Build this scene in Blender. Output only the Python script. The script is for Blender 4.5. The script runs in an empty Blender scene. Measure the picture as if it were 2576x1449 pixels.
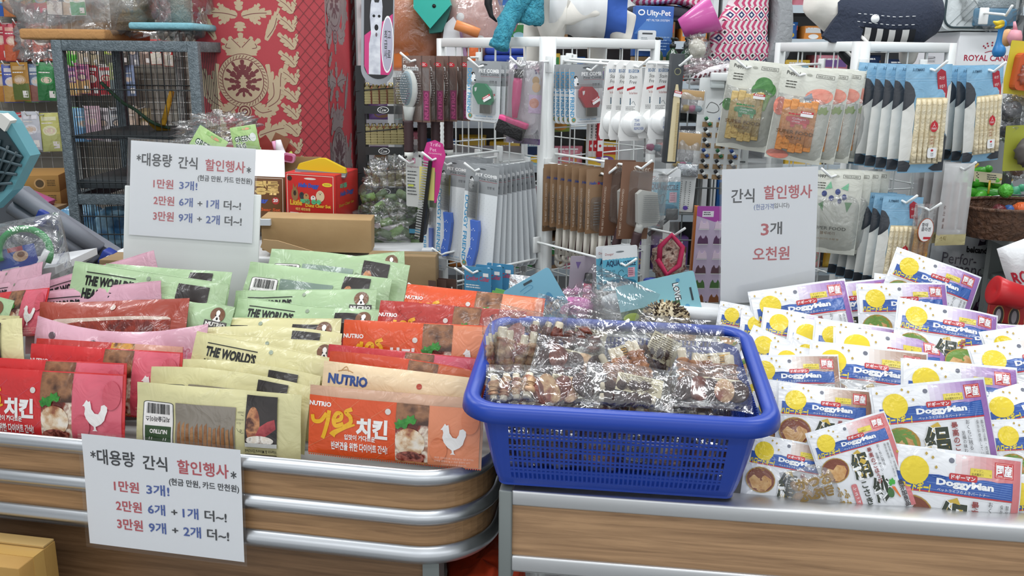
import bpy, bmesh, math, random
from math import sin, cos, pi, radians as rad
from mathutils import Vector, Matrix, noise
from mathutils.geometry import tessellate_polygon
V = Vector
SC = bpy.context.scene
COL = SC.collection
IW, IH, FPX = 2576, 1449, 2300.0
CAMZ, PITCH, ROLL = 1.5, 14.2, 0.62
cam_d = bpy.data.cameras.new('camera')
cam_d.sensor_width = 36.0
cam_d.lens = FPX / IW * 36.0
cam_d.clip_start = 0.02
cam = bpy.data.objects.new('camera', cam_d)
COL.objects.link(cam)
CM = Matrix.Translation((0, 0, CAMZ)) @ Matrix.Rotation(rad(90 - PITCH), 4, 'X') @ Matrix.Rotation(rad(ROLL), 4, 'Z')
cam.matrix_world = CM
SC.camera = cam
CR = CM.to_3x3()
CO = V((0, 0, CAMZ))
FWD = CR @ V((0, 0, -1))
SC.view_settings.view_transform = 'Standard'
SC.view_settings.look = 'None'
SC.view_settings.gamma = 1.0
SC.view_settings.use_curve_mapping = False
SC.view_settings.exposure = 0.06
cy = SC.cycles
cy.max_bounces = 8
cy.diffuse_bounces = 3
cy.glossy_bounces = 3
cy.transmission_bounces = 4
cy.transparent_max_bounces = 20
cy.use_denoising = True
cy.use_adaptive_sampling = True
cy.adaptive_threshold = 0.02
cy.caustics_reflective = False
cy.caustics_refractive = False
world = bpy.data.worlds.new('shop_air')
SC.world = world
world.use_nodes = True
world.node_tree.nodes['Background'].inputs[0].default_value = (0.93, 0.97, 1.0, 1)
world.node_tree.nodes['Background'].inputs[1].default_value = 0.88
def strip_light(name, x, y, z, lx, ly, power, col=(0.96, 0.985, 1.0)):
 d = bpy.data.lights.new(name, 'AREA')
 d.shape = 'RECTANGLE'
 d.size = lx
 d.size_y = ly
 d.energy = power
 d.color = col
 o = bpy.data.objects.new(name, d)
 o.location = (x, y, z)
 COL.objects.link(o)
 return o
LP = 10.5
for (lx_, ly_) in [(-1.7, -1.2), (-0.1, -1.2), (1.5, -1.2), (-1.7, 0.55), (-0.1, 0.55), (1.5, 0.55), (-1.9, 2.1), (-0.2, 2.0), (1.5, 2.0), (-1.9, 3.45), (0.2, 3.4), (2.2, 3.4)]:  # unseen overhead strips; the row behind the camera is added to light upright faces
 strip_light('overhead_strip', lx_, ly_, 2.72, 1.25, 0.1, LP * (1.0 if ly_ < 1 else 1.55))  # rear rows made stronger to brighten the racks
def ray(px, py):
 return CR @ V(((px - IW / 2) / FPX, -(py - IH / 2) / FPX, -1.0))
def at(px, py, Y):
 r = ray(px, py)
 return CO + r * (Y / r.y)
def atz(px, py, z):
 r = ray(px, py)
 return CO + r * ((z - CAMZ) / r.z)
def depth(p):
 return (p - CO).dot(FWD)
def S(n, px, py, Y):
 """metres that n pixels span at the point seen at (px,py) standing at distance Y"""
 return n * depth(at(px, py, Y)) / FPX
def lin(h):
 if isinstance(h, str):
  h = h.lstrip('#')
  c = [int(h[i:i + 2], 16) / 255 for i in (0, 2, 4)]
 else:
  c = [x / 255 for x in h]
 return tuple(x / 12.92 if x <= 0.04045 else ((x + 0.055) / 1.055) ** 2.4 for x in c) + (1.0,)
MC = {}
def mat(h, rough=0.5, metal=0.0, coat=0.0, bump=0.0, bs=40.0, spec=0.5, var=0.0, vs=8.0, dist=0.6, h2=None, ridged=False, emit=0.0):
 key = (str(h), rough, metal, coat, bump, bs, spec, var, vs, str(h2), ridged, emit)
 if key in MC:
  return MC[key]
 m = bpy.data.materials.new('m_%d' % len(MC))
 m.use_nodes = True
 nt = m.node_tree
 b = nt.nodes['Principled BSDF']
 b.inputs['Base Color'].default_value = lin(h)
 b.inputs['Roughness'].default_value = rough
 b.inputs['Metallic'].default_value = metal
 b.inputs['Specular IOR Level'].default_value = spec
 b.inputs['Coat Weight'].default_value = coat
 b.inputs['Coat Roughness'].default_value = 0.12
 m.diffuse_color = lin(h)
 if emit:
  b.inputs['Emission Color'].default_value = lin(h)
  b.inputs['Emission Strength'].default_value = emit
 tc = None
 if bump or h2 is not None:
  tc = nt.nodes.new('ShaderNodeTexCoord')
 if bump:
  n = nt.nodes.new('ShaderNodeTexNoise')
  n.inputs['Scale'].default_value = bs
  n.inputs['Detail'].default_value = 3.0
  n.inputs['Distortion'].default_value = dist
  if ridged:
   n.noise_type = 'RIDGED_MULTIFRACTAL'
  bp = nt.nodes.new('ShaderNodeBump')
  bp.inputs['Strength'].default_value = bump
  bp.inputs['Distance'].default_value = 0.01
  nt.links.new(tc.outputs['Object'], n.inputs['Vector'])
  nt.links.new(n.outputs['Fac'], bp.inputs['Height'])
  nt.links.new(bp.outputs['Normal'], b.inputs['Normal'])
  if coat:
   nt.links.new(bp.outputs['Normal'], b.inputs['Coat Normal'])
 if h2 is not None:
  n = nt.nodes.new('ShaderNodeTexNoise')
  n.inputs['Scale'].default_value = vs
  n.inputs['Detail'].default_value = 4.0
  cr = nt.nodes.new('ShaderNodeValToRGB')
  cols = h2 if isinstance(h2, (list, tuple)) and not isinstance(h2[0], (int, float)) else [h2]
  cols = [h] + list(cols)
  el = cr.color_ramp.elements
  lo, hi = 0.36, 0.64
  el[0].position = lo
  el[0].color = lin(cols[0])
  el[1].position = hi
  el[1].color = lin(cols[-1])
  for i in range(1, len(cols) - 1):
   e = el.new(lo + (hi - lo) * i / (len(cols) - 1))
   e.color = lin(cols[i])
  nt.links.new(tc.outputs['Object'], n.inputs['Vector'])
  nt.links.new(n.outputs['Fac'], cr.inputs['Fac'])
  nt.links.new(cr.outputs['Color'], b.inputs['Base Color'])
 MC[key] = m
 return m
def PK(h, **k):      # printed glossy pouch film
 d = dict(rough=0.36, coat=0.35, bump=0.35, bs=26.0, dist=0.9)
 d.update(k)
 return mat(h, **d)
def CD(h, **k):      # coated card
 d = dict(rough=0.42, spec=0.4)
 d.update(k)
 return mat(h, **d)
def PL(h, **k):      # moulded plastic
 d = dict(rough=0.32, spec=0.5)
 d.update(k)
 return mat(h, **d)
def MT(h='#c9ccd0', rough=0.3, **k):
 return mat(h, rough=rough, metal=1.0, **k)
def film(h='#ffffff', milk=0.06, gl=1.0, rough=0.13, bump=0.6, bs=22.0, ridged=False, edge=0.55):
 """thin clear plastic: mostly lets light straight through, with a faint milky body and crinkled gloss"""
 key = ('film', h, milk, gl, rough, bump, bs, ridged, edge)
 if key in MC:
  return MC[key]
 m = bpy.data.materials.new('film_%d' % len(MC))
 m.use_nodes = True
 nt = m.node_tree
 for n in list(nt.nodes):
  nt.nodes.remove(n)
 N = nt.nodes.new
 L = nt.links.new
 out = N('ShaderNodeOutputMaterial')
 tr = N('ShaderNodeBsdfTransparent')
 tr.inputs[0].default_value = (0.985, 0.99, 0.99, 1)
 df = N('ShaderNodeBsdfDiffuse')
 df.inputs[0].default_value = lin(h)
 g = N('ShaderNodeBsdfGlossy')
 g.inputs['Roughness'].default_value = rough
 tc = N('ShaderNodeTexCoord')
 no = N('ShaderNodeTexNoise')
 no.inputs['Scale'].default_value = bs
 no.inputs['Detail'].default_value = 4.0
 no.inputs['Distortion'].default_value = 1.2
 if ridged:
  no.noise_type = 'RIDGED_MULTIFRACTAL'
 bp = N('ShaderNodeBump')
 bp.inputs['Strength'].default_value = bump
 bp.inputs['Distance'].default_value = 0.012
 L(tc.outputs['Object'], no.inputs['Vector'])
 L(no.outputs['Fac'], bp.inputs['Height'])
 L(bp.outputs['Normal'], g.inputs['Normal'])
 lw = N('ShaderNodeLayerWeight')
 lw.inputs['Blend'].default_value = 0.35
 L(bp.outputs['Normal'], lw.inputs['Normal'])
 mr = N('ShaderNodeMapRange')
 mr.inputs['To Min'].default_value = 0.07 * gl
 mr.inputs['To Max'].default_value = edge
 L(lw.outputs['Fresnel'], mr.inputs['Value'])
 m1 = N('ShaderNodeMixShader')
 m1.inputs[0].default_value = milk
 L(tr.outputs[0], m1.inputs[1])
 L(df.outputs[0], m1.inputs[2])
 m2 = N('ShaderNodeMixShader')
 L(mr.outputs[0], m2.inputs[0])
 L(m1.outputs[0], m2.inputs[1])
 L(g.outputs[0], m2.inputs[2])
 L(m2.outputs[0], out.inputs[0])
 MC[key] = m
 return m
def wood(h1, h2, sc=(1.2, 14, 60), name='wood'):
 key = ('wood', h1, h2, sc)
 if key in MC:
  return MC[key]
 m = bpy.data.materials.new('wood_%d' % len(MC))
 m.use_nodes = True
 nt = m.node_tree
 b = nt.nodes['Principled BSDF']
 N = nt.nodes.new
 L = nt.links.new
 tc = N('ShaderNodeTexCoord')
 mp = N('ShaderNodeMapping')
 mp.inputs['Scale'].default_value = sc
 mp.inputs['Rotation'].default_value = (0, 0, rad(10))
 n1 = N('ShaderNodeTexNoise')
 n1.inputs['Scale'].default_value = 1.6
 n1.inputs['Detail'].default_value = 7.0
 n1.inputs['Roughness'].default_value = 0.65
 n1.inputs['Distortion'].default_value = 0.5
 cr = N('ShaderNodeValToRGB')
 e = cr.color_ramp.elements
 e[0].position, e[0].color = 0.33, lin(h1)
 e[1].position, e[1].color = 0.62, lin(h2)
 L(tc.outputs['Object'], mp.inputs[0])
 L(mp.outputs[0], n1.inputs['Vector'])
 L(n1.outputs['Fac'], cr.inputs[0])
 L(cr.outputs[0], b.inputs['Base Color'])
 b.inputs['Roughness'].default_value = 0.42
 bp = N('ShaderNodeBump')
 bp.inputs['Strength'].default_value = 0.12
 bp.inputs['Distance'].default_value = 0.004
 L(n1.outputs['Fac'], bp.inputs['Height'])
 L(bp.outputs[0], b.inputs['Normal'])
 MC[key] = m
 return m
WHITE = CD('#eef0f2')
BLK = CD('#1b1b1d')
RED = CD('#c8323a')
class MB:
 def __init__(s):
  s.v, s.f, s.fm, s.fs, s.mats = [], [], [], [], []
 def mi(s, m):
  if m not in s.mats:
   s.mats.append(m)
  return s.mats.index(m)
 def add(s, verts, faces, m, smooth=False, M=None):
  b = len(s.v)
  if M is not None:
   verts = [M @ V(p) for p in verts]
  s.v.extend([tuple(p) for p in verts])
  k = s.mi(m)
  for f in faces:
   s.f.append(tuple(i + b for i in f))
   s.fm.append(k)
   s.fs.append(smooth)
  return s
 def box(s, a, b, m, bev=0.0, M=None, seg=2):
  x0, y0, z0 = a
  x1, y1, z1 = b
  if not bev:
   vs = [(x0, y0, z0), (x1, y0, z0), (x1, y1, z0), (x0, y1, z0), (x0, y0, z1), (x1, y0, z1), (x1, y1, z1), (x0, y1, z1)]
   fs = [(0, 3, 2, 1), (4, 5, 6, 7), (0, 1, 5, 4), (1, 2, 6, 5), (2, 3, 7, 6), (3, 0, 4, 7)]
   return s.add(vs, fs, m, False, M)
  bm = bmesh.new()
  bmesh.ops.create_cube(bm, size=1.0)
  for v in bm.verts:
   v.co = V(((v.co.x + .5) * (x1 - x0) + x0, (v.co.y + .5) * (y1 - y0) + y0, (v.co.z + .5) * (z1 - z0) + z0))
  bmesh.ops.bevel(bm, geom=bm.edges[:], offset=bev, segments=seg, profile=0.5, affect='EDGES')
  bm.verts.index_update()
  s.add([v.co.copy() for v in bm.verts], [[v.index for v in f.verts] for f in bm.faces], m, True, M)
  bm.free()
  return s
 def tube(s, pts, r, m, n=8, cap=True, closed=False, M=None):
  pts = [V(p) for p in pts]
  k = len(pts)
  rr = r if isinstance(r, (list, tuple)) else [r] * k
  vs, fs = [], []
  up = None
  for i, p in enumerate(pts):
   if closed:
    t = pts[(i + 1) % k] - pts[i - 1]
   else:
    t = pts[min(i + 1, k - 1)] - pts[max(i - 1, 0)]
   if t.length < 1e-9:
    t = V((0, 0, 1))
   t.normalize()
   if up is None:
    up = V((0, 0, 1)) if abs(t.z) < 0.9 else V((1, 0, 0))
   a = t.cross(up)
   if a.length < 1e-6:
    a = t.cross(V((0, 1, 0.3)))
   a.normalize()
   b = a.cross(t).normalized()
   up = b
   for j in range(n):
    q = 2 * pi * j / n
    vs.append(p + (a * cos(q) + b * sin(q)) * rr[i])
  for i in range(k if closed else k - 1):
   i2 = (i + 1) % k
   for j in range(n):
    j2 = (j + 1) % n
    fs.append((i * n + j, i * n + j2, i2 * n + j2, i2 * n + j))
  if cap and not closed:
   fs.append(tuple(range(n - 1, -1, -1)))
   fs.append(tuple((k - 1) * n + j for j in range(n)))
  return s.add(vs, fs, m, True, M)
 def lathe(s, prof, m, n=24, M=None, smooth=True, sx=1.0, sy=1.0):
  vs, fs = [], []
  k = len(prof)
  for (r, z) in prof:
   for j in range(n):
    q = 2 * pi * j / n
    vs.append((r * cos(q) * sx, r * sin(q) * sy, z))
  for i in range(k - 1):
   for j in range(n):
    j2 = (j + 1) % n
    fs.append((i * n + j, i * n + j2, (i + 1) * n + j2, (i + 1) * n + j))
  if prof[0][0] > 1e-6:
   fs.append(tuple(range(n - 1, -1, -1)))
  if prof[-1][0] > 1e-6:
   fs.append(tuple((k - 1) * n + j for j in range(n)))
  return s.add(vs, fs, m, smooth, M)
 def grid(s, fn, nu, nv, m, smooth=True, M=None, wrapu=False):
  vs = [fn(i / nu, j / nv) for j in range(nv + 1) for i in range(nu + (0 if wrapu else 1))]
  w = nu if wrapu else nu + 1
  fs = []
  for j in range(nv):
   for i in range(nu):
    a = j * w + i
    b = j * w + (i + 1) % w
    fs.append((a, b, b + w, a + w))
  return s.add(vs, fs, m, smooth, M)
 def prism(s, poly, y0, y1, m, M=None, side=None, smooth=False):
  """polygon in x,z pushed from y0 (front) to y1 (back)"""
  n = len(poly)
  area = sum(poly[i][0] * poly[(i + 1) % n][1] - poly[(i + 1) % n][0] * poly[i][1] for i in range(n))
  if area < 0:
   poly = poly[::-1]
  vs = [(x, y0, z) for x, z in poly] + [(x, y1, z) for x, z in poly]
  tris = tessellate_polygon([[V((x, z, 0)) for x, z in poly]])
  s.add(vs, [tuple(t) for t in orient(tris, poly)], m, False, M)
  s.add(vs, [tuple(n + i for i in t[::-1]) for t in orient(tris, poly)], m, False, M)
  s.add(vs, [(i, i + n, (i + 1) % n + n, (i + 1) % n) for i in range(n)], side or m, smooth, M)
  return s
 def ball(s, c, r, m, nu=16, nv=10, M=None, fn=None):
  rx, ry, rz = r if isinstance(r, (list, tuple)) else (r, r, r)
  def g(u, v):
   a = 2 * pi * u
   b = pi * (v - .5)
   p = V((cos(b) * cos(a), cos(b) * sin(a), sin(b)))
   k = fn(p) if fn else 1.0
   return (c[0] + p.x * rx * k, c[1] + p.y * ry * k, c[2] + p.z * rz * k)
  return s.grid(g, nu, nv, m, True, M, wrapu=True)
 def mesh(s, name):
  me = bpy.data.meshes.new(name)
  me.from_pydata(s.v, [], s.f)
  for m in s.mats:
   me.materials.append(m)
  me.polygons.foreach_set('material_index', s.fm)
  me.polygons.foreach_set('use_smooth', s.fs)
  me.validate(clean_customdata=False)
  me.update()
  return me
def orient(tris, poly):
 out = []
 for a, b, c in tris:
  (ax, az), (bx, bz), (cx, cz) = poly[a], poly[b], poly[c]
  if (bx - ax) * (cz - az) - (bz - az) * (cx - ax) < 0:
   out.append((a, c, b))
  else:
   out.append((a, b, c))
 return out
def rrect(x0, z0, x1, z1, r, n=5):
 out = []
 for cx, cz, a0 in ((x1 - r, z1 - r, 0), (x0 + r, z1 - r, 90), (x0 + r, z0 + r, 180), (x1 - r, z0 + r, 270)):
  for i in range(n + 1):
   a = rad(a0 + 90 * i / n)
   out.append((cx + r * cos(a), cz + r * sin(a)))
 return out
def ring_pts(rx, rz, n=24, cx=0, cz=0):
 return [(cx + rx * cos(2 * pi * i / n), cz + rz * sin(2 * pi * i / n)) for i in range(n)]
def smooth_path(pts, k=6, closed=False):
 P = [V(p) for p in pts]
 n = len(P)
 out = []
 for i in range(n if closed else n - 1):
  if closed:
   a, b, c, d = P[i - 1], P[i], P[(i + 1) % n], P[(i + 2) % n]
  else:
   a, b, c, d = P[max(i - 1, 0)], P[i], P[i + 1], P[min(i + 2, n - 1)]
  for j in range(k):
   t = j / k
   out.append(0.5 * ((2 * b) + (c - a) * t + (2 * a - 5 * b + 4 * c - d) * t * t + (3 * b - a - 3 * c + d) * t ** 3))
 if not closed:
  out.append(P[-1])
 return out
TC = {}
def text2d(s, bold=0.0, shear=0.0, spacing=1.0):
 key = (s, bold, shear, spacing)
 if key in TC:
  return TC[key]
 c = bpy.data.curves.new('t', 'FONT')
 c.body = s
 c.size = 1.0
 c.resolution_u = 2
 c.offset = bold
 c.shear = shear
 c.space_character = spacing
 c.space_line = 1.0
 c.fill_mode = 'FRONT'
 o = bpy.data.objects.new('t', c)
 COL.objects.link(o)
 bpy.context.view_layer.update()
 dg = bpy.context.evaluated_depsgraph_get()
 me = o.evaluated_get(dg).to_mesh()
 vs = [(v.co.x, v.co.y) for v in me.vertices]
 fs = [tuple(p.vertices) for p in me.polygons]
 o.evaluated_get(dg).to_mesh_clear()
 bpy.data.objects.remove(o)
 bpy.data.curves.remove(c)
 if vs:
  bb = (min(p[0] for p in vs), min(p[1] for p in vs), max(p[0] for p in vs), max(p[1] for p in vs))
 else:
  bb = (0, 0, 1, 1)
 TC[key] = (vs, fs, bb)
 return TC[key]
def refine(vs, fs, mx):
 vs = list(vs)
 todo = []
 for f in fs:
  for i in range(1, len(f) - 1):
   todo.append((f[0], f[i], f[i + 1]))
 out = []
 mid = {}
 mx2 = mx * mx
 while todo:
  a, b, c = todo.pop()
  d = lambda i, j: (vs[i][0] - vs[j][0]) ** 2 + (vs[i][1] - vs[j][1]) ** 2
  e = [(d(a, b), a, b, c), (d(b, c), b, c, a), (d(c, a), c, a, b)]
  L, p, q, r = max(e)
  if L <= mx2:
   out.append((a, b, c))
   continue
  k = (min(p, q), max(p, q))
  if k not in mid:
   mid[k] = len(vs)
   vs.append(((vs[p][0] + vs[q][0]) / 2, (vs[p][1] + vs[q][1]) / 2))
  m = mid[k]
  todo.append((p, m, r))
  todo.append((m, q, r))
 return vs, out
def clipped(pts):
 for ax, lim, sg in ((0, 0, 1), (0, 1, -1), (1, 0, 1), (1, 1, -1)):
  out = []
  n = len(pts)
  for i in range(n):
   a, b = pts[i], pts[(i + 1) % n]
   da, db = (a[ax] - lim) * sg, (b[ax] - lim) * sg
   if da >= 0:
    out.append(a)
   if da * db < 0:
    t = da / (da - db)
    out.append((a[0] + (b[0] - a[0]) * t, a[1] + (b[1] - a[1]) * t))
  pts = out
 return pts
class Pr:
 """prints in fractions of the face: u 0..1 from its left edge, v 0..1 from its top"""
 def __init__(s, w, h, mx=0.02):
  s.w, s.h, s.mx, s.it, s.k = w, h, mx, [], 0
 def xy(s, u, v):
  return ((u - .5) * s.w, (.5 - v) * s.h)
 def push(s, vs, fs, m, mx=None):
  s.k += 1
  mx = mx or s.mx
  if mx < 5:
   vs, fs = refine(vs, fs, mx)
  s.it.append((vs, fs, m, s.k))
  return s
 clip = False
 def poly(s, pts, m):
  if s.clip:
   pts = clipped(pts)
   if len(pts) < 3:
    return s
  P = [s.xy(*p) for p in pts]
  return s.push(P, orient(tessellate_polygon([[V((x, z, 0)) for x, z in P]]), P), m)
 def rect(s, u0, v0, u1, v1, m):
  return s.poly([(u0, v1), (u1, v1), (u1, v0), (u0, v0)], m)
 def frame(s, u0, v0, u1, v1, t, m):
  tx, tz = t / s.w, t / s.h
  s.rect(u0, v0, u1, v0 + tz, m)
  s.rect(u0, v1 - tz, u1, v1, m)
  s.rect(u0, v0, u0 + tx, v1, m)
  return s.rect(u1 - tx, v0, u1, v1, m)
 def ell(s, u, v, ru, rv, m, n=22, rot=0):
  c, q = cos(rad(rot)), sin(rad(rot))
  pts = []
  for i in range(n):
   a = 2 * pi * i / n
   x, z = ru * s.w * cos(a), rv * s.h * sin(a)
   pts.append((u + (x * c - z * q) / s.w, v + (x * q + z * c) / s.h))
  return s.poly(pts, m)
 def circ(s, u, v, r, m, n=18):
  return s.ell(u, v, r / s.w, r / s.h, m, n)
 def stroke(s, pts, wd, m, k=5, taper=None):
  """a line through pts, wd metres wide"""
  P = [V(s.xy(*p) + (0,)) for p in pts]
  P = smooth_path(P, k) if k > 1 and len(P) > 2 else P
  if s.clip:
   P = [p for p in P if abs(p.x) <= s.w / 2 and abs(p.y) <= s.h / 2]
   if len(P) < 2:
    return s
  L, R = [], []
  n = len(P)
  for i, p in enumerate(P):
   t = P[min(i + 1, n - 1)] - P[max(i - 1, 0)]
   if t.length < 1e-9:
    t = V((1, 0, 0))
   t.normalize()
   w2 = wd / 2 * (taper(i / (n - 1)) if taper else 1)
   q = V((-t.y, t.x, 0)) * w2
   L.append((p + q).to_tuple()[:2])
   R.append((p - q).to_tuple()[:2])
  vs = L + R
  fs = [(i, n + i, n + i + 1, i + 1) for i in range(n - 1)]
  return s.push(vs, fs, m)
 def text(s, t, u0, v0, u1, v1, m, bold=0.0, rot=0, shear=0.0, keep=False, spacing=1.0, mx=None):
  """text fitted into the box; rot in degrees (90 reads downwards, -90 upwards, 180 upside down)"""
  vs, fs, bb = text2d(t, bold, shear, spacing)
  if not fs:
   return s
  x0, z1 = s.xy(u0, v0)
  x1, z0 = s.xy(u1, v1)
  bw, bh = bb[2] - bb[0], bb[3] - bb[1]
  cx, cz = (x0 + x1) / 2, (z0 + z1) / 2
  W, H = abs(x1 - x0), abs(z1 - z0)
  if rot in (90, -90):
   W, H = H, W
  sx, sz = W / max(bw, 1e-6), H / max(bh, 1e-6)
  if keep:
   sx = sz = min(sx, sz)
  a = rad(-rot)
  c, q = cos(a), sin(a)
  out = []
  for (x, y) in vs:
   X = (x - (bb[0] + bb[2]) / 2) * sx
   Z = (y - (bb[1] + bb[3]) / 2) * sz
   out.append((cx + X * c - Z * q, cz + X * q + Z * c))
  return s.push(out, fs, m, mx or 0.03)
 def lines(s, u0, v0, u1, v1, n, m, seed=1, fill=0.45):
  """small print too fine to read: thin broken bars"""
  r = random.Random(seed)
  for i in range(n):
   a = v0 + (v1 - v0) * i / n
   b = a + (v1 - v0) / n * fill
   x = u0
   end = u1 - (u1 - u0) * r.random() * .25
   while x < end:
    l = (u1 - u0) * r.uniform(.08, .3)
    s.rect(x, a, min(x + l, end), b, m)
    x += l + (u1 - u0) * .03
  return s
 def barcode(s, u0, v0, u1, v1, m, n=22, seed=3):
  r = random.Random(seed)
  x = 0.0
  vs, fs = [], []
  while x < 1:
   l = r.choice((.012, .02, .035))
   a, b = u0 + (u1 - u0) * x, u0 + (u1 - u0) * min(1, x + l)
   k = len(vs)
   vs += [s.xy(a, v1), s.xy(b, v1), s.xy(b, v0), s.xy(a, v0)]
   fs.append((k, k + 1, k + 2, k + 3))
   x += l + r.choice((.014, .02, .03))
  return s.push(vs, fs, m, 9)
 def onto(s, mb, surf, eps=0.0003, smooth=True, step=0.00004):
  for vs, fs, m, k in s.it:
   o = []
   for x, z in vs:
    p, nn = surf(x, z)
    o.append(p + nn * (eps + step * k))
   mb.add(o, fs, m, smooth)
  return mb
def flat(y=0.0):
 return lambda x, z: (V((x, y, z)), V((0, -1, 0)))
def tagp(o, label=None, cat=None, group=None, kind=None):
 if label:
  o['label'] = label
 if cat:
  o['category'] = cat
 if group:
  o['group'] = group
 if kind:
  o['kind'] = kind
 return o
class Rec:
 """a kind of thing: its own mesh (or none, then an Empty) and its part meshes"""
 def __init__(s, name, cat, own=None):
  s.name, s.cat, s.own, s.parts = name, cat, own.mesh(name) if isinstance(own, MB) else own, []
 def part(s, name, mb, label=None, of=None, M=None):
  s.parts.append((name, mb.mesh(name) if isinstance(mb, MB) else mb, label, of, M))
  return len(s.parts) - 1
 def put(s, M, label, group=None, skip=()):
  o = bpy.data.objects.new(s.name, s.own)
  COL.objects.link(o)
  o.matrix_world = M
  tagp(o, label, s.cat, group)
  made = []
  for i, (n, me, lb, of, pm) in enumerate(s.parts):
   if i in skip:
    made.append(None)
    continue
   c = bpy.data.objects.new(n, me)
   COL.objects.link(c)
   c.parent = o if of is None else made[of]
   if pm is not None:
    c.matrix_local = pm
   if lb:
    c['label'] = lb
   made.append(c)
  return o
def pose(p, yaw=0, tilt=0, roll=0, sc=1.0):
 """yaw turns to face +x, tilt leans the top away, roll turns clockwise as seen"""
 M = Matrix.Translation(p) @ Matrix.Rotation(rad(yaw), 4, 'Z') @ Matrix.Rotation(rad(-tilt), 4, 'X') @ Matrix.Rotation(rad(roll), 4, 'Y')
 if isinstance(sc, (tuple, list)):
  return M @ Matrix.Diagonal((sc[0], sc[1], sc[2], 1))
 return M @ Matrix.Scale(sc, 4)
def one(name, mb, label, cat, group=None, M=None):
 o = bpy.data.objects.new(name, mb.mesh(name) if isinstance(mb, MB) else mb)
 COL.objects.link(o)
 if M is not None:
  o.matrix_world = M
 return tagp(o, label, cat, group)
def struct(name, mb, M=None, parent=None):
 o = bpy.data.objects.new(name, mb.mesh(name))
 COL.objects.link(o)
 if M is not None:
  o.matrix_world = M
 if parent is not None:
  o.parent = parent
 else:
  o['kind'] = 'structure'
 return o
def skinmesh(verts, edges, radii, m, sub=2, fn=None):
 me = bpy.data.meshes.new('s')
 me.from_pydata([tuple(v) for v in verts], edges, [])
 o = bpy.data.objects.new('s', me)
 COL.objects.link(o)
 o.modifiers.new('k', 'SKIN')
 o.modifiers.new('d', 'SUBSURF').levels = sub
 for i, r in enumerate(radii):
  r = r if isinstance(r, (tuple, list)) else (r, r)
  me.skin_vertices[0].data[i].radius = r
  me.skin_vertices[0].data[i].use_root = (i == 0)
 bpy.context.view_layer.update()
 dg = bpy.context.evaluated_depsgraph_get()
 out = bpy.data.meshes.new_from_object(o.evaluated_get(dg))
 bpy.data.objects.remove(o)
 out.materials.clear()
 out.materials.append(m)
 for p in out.polygons:
  p.use_smooth = True
  p.material_index = 0
 if fn:
  for v in out.vertices:
   v.co = fn(v.co)
 return out
NTH = 'first second third fourth fifth sixth seventh eighth ninth tenth eleventh twelfth thirteenth fourteenth fifteenth sixteenth'.split()
def nz(p, sc, seed=0.0):
 return noise.noise(V((p[0] * sc + seed, p[1] * sc + seed * 1.7, p[2] * sc - seed)))
def pouch(w, h, d, seed=1, bow=0.0, sag=0.0, curl=0.0, wob=0.003, lam=14.0, mx=3.0, mz=2.4, flatb=False, side=0.0):
 """returns surf(x,z) on the front, back(x,z) and the warp; the face spans w x h, d thick"""
 def warp(p):
  x, y, z = p
  u = 2 * x / w
  t = z / h + .5
  return V((x, y + bow * u * u + curl * max(t, 0) ** 2 + side * u, z + sag * (u * u - .33) + 0 * t))
 def prof(x, z):
  u, t = min(1, abs(2 * x / w)), min(1, abs(2 * z / h))
  return max(0, 1 - u ** mx) ** .6 * max(0, 1 - t ** mz) ** .75
 def wr(x, z):
  e = .35 + .65 * prof(x, z)
  return wob * (nz((x, z, 0), lam, seed) * .9 + .45 * nz((x, z, 3), lam * 2.1, seed + 5)) + wob * .8 * sin(x / w * 9 + seed) * (max(0, z / h + .3) ** 1.5) * 1.2 * e
 def F(x, z):
  return warp((x, -d / 2 * prof(x, z) - wr(x, z), z))
 def B(x, z):
  return warp((x, d / 2 * prof(x, z) - wr(x, z) + .0006, z))
 def surf(x, z):
  e = .002
  p = F(x, z)
  a = F(x + e, z) - F(x - e, z)
  b = F(x, z + e) - F(x, z - e)
  n = a.cross(b)
  n.normalize()
  return p, n
 return F, B, surf
def pouch_mesh(w, h, d, m, mback=None, nu=26, nv=16, zig=0, zigm=None, outline=None, **k):
 """a sealed pouch as one mesh; returns (MB, surf)"""
 F, B, surf = pouch(w, h, d, **k)
 mb = MB()
 q = lambda u, v: ((u - .5) * w, (v - .5) * h)
 mb.grid(lambda u, v: F(*q(u, v)), nu, nv, m)
 mb.grid(lambda u, v: B(*q(1 - u, v)), nu, nv, mback or m)
 if zig:
  n = int(w / zig)
  vs, fs = [], []
  for i in range(n):
   x0 = -w / 2 + i * w / n
   x1 = x0 + w / n
   a, b, c = F(x0, -h / 2), F(x1, -h / 2), F((x0 + x1) / 2, -h / 2)
   c = c + V((0, 0, -zig * .7))
   kk = len(vs)
   vs += [a, c, b]
   fs += [(kk, kk + 1, kk + 2)]
  mb.add(vs, fs, zigm or m)
 return mb, surf
ROOMX0, ROOMX1, ROOMY0, ROOMY1, CEIL = -3.6, 4.2, -2.2, 5.6, 2.9
mb = MB().box((ROOMX0, ROOMY0, -0.05), (ROOMX1, ROOMY1, 0), mat('#8d8f90', rough=.35, bump=.05, h2='#a2a4a5', vs=3))
struct('floor', mb)
mb = MB().box((ROOMX0, ROOMY0, CEIL), (ROOMX1, ROOMY1, CEIL + .05), mat('#e9ebec', rough=.9))
struct('ceiling', mb)
wm = mat('#c9cccd', rough=.8, bump=.04)
struct('wall_back', MB().box((ROOMX0, ROOMY1, 0), (ROOMX1, ROOMY1 + .08, CEIL), wm))
struct('wall_left', MB().box((ROOMX0 - .08, ROOMY0, 0), (ROOMX0, ROOMY1 + .08, CEIL), wm))
struct('wall_right', MB().box((ROOMX1, ROOMY0, 0), (ROOMX1 + .08, ROOMY1 + .08, CEIL), wm))
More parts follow.
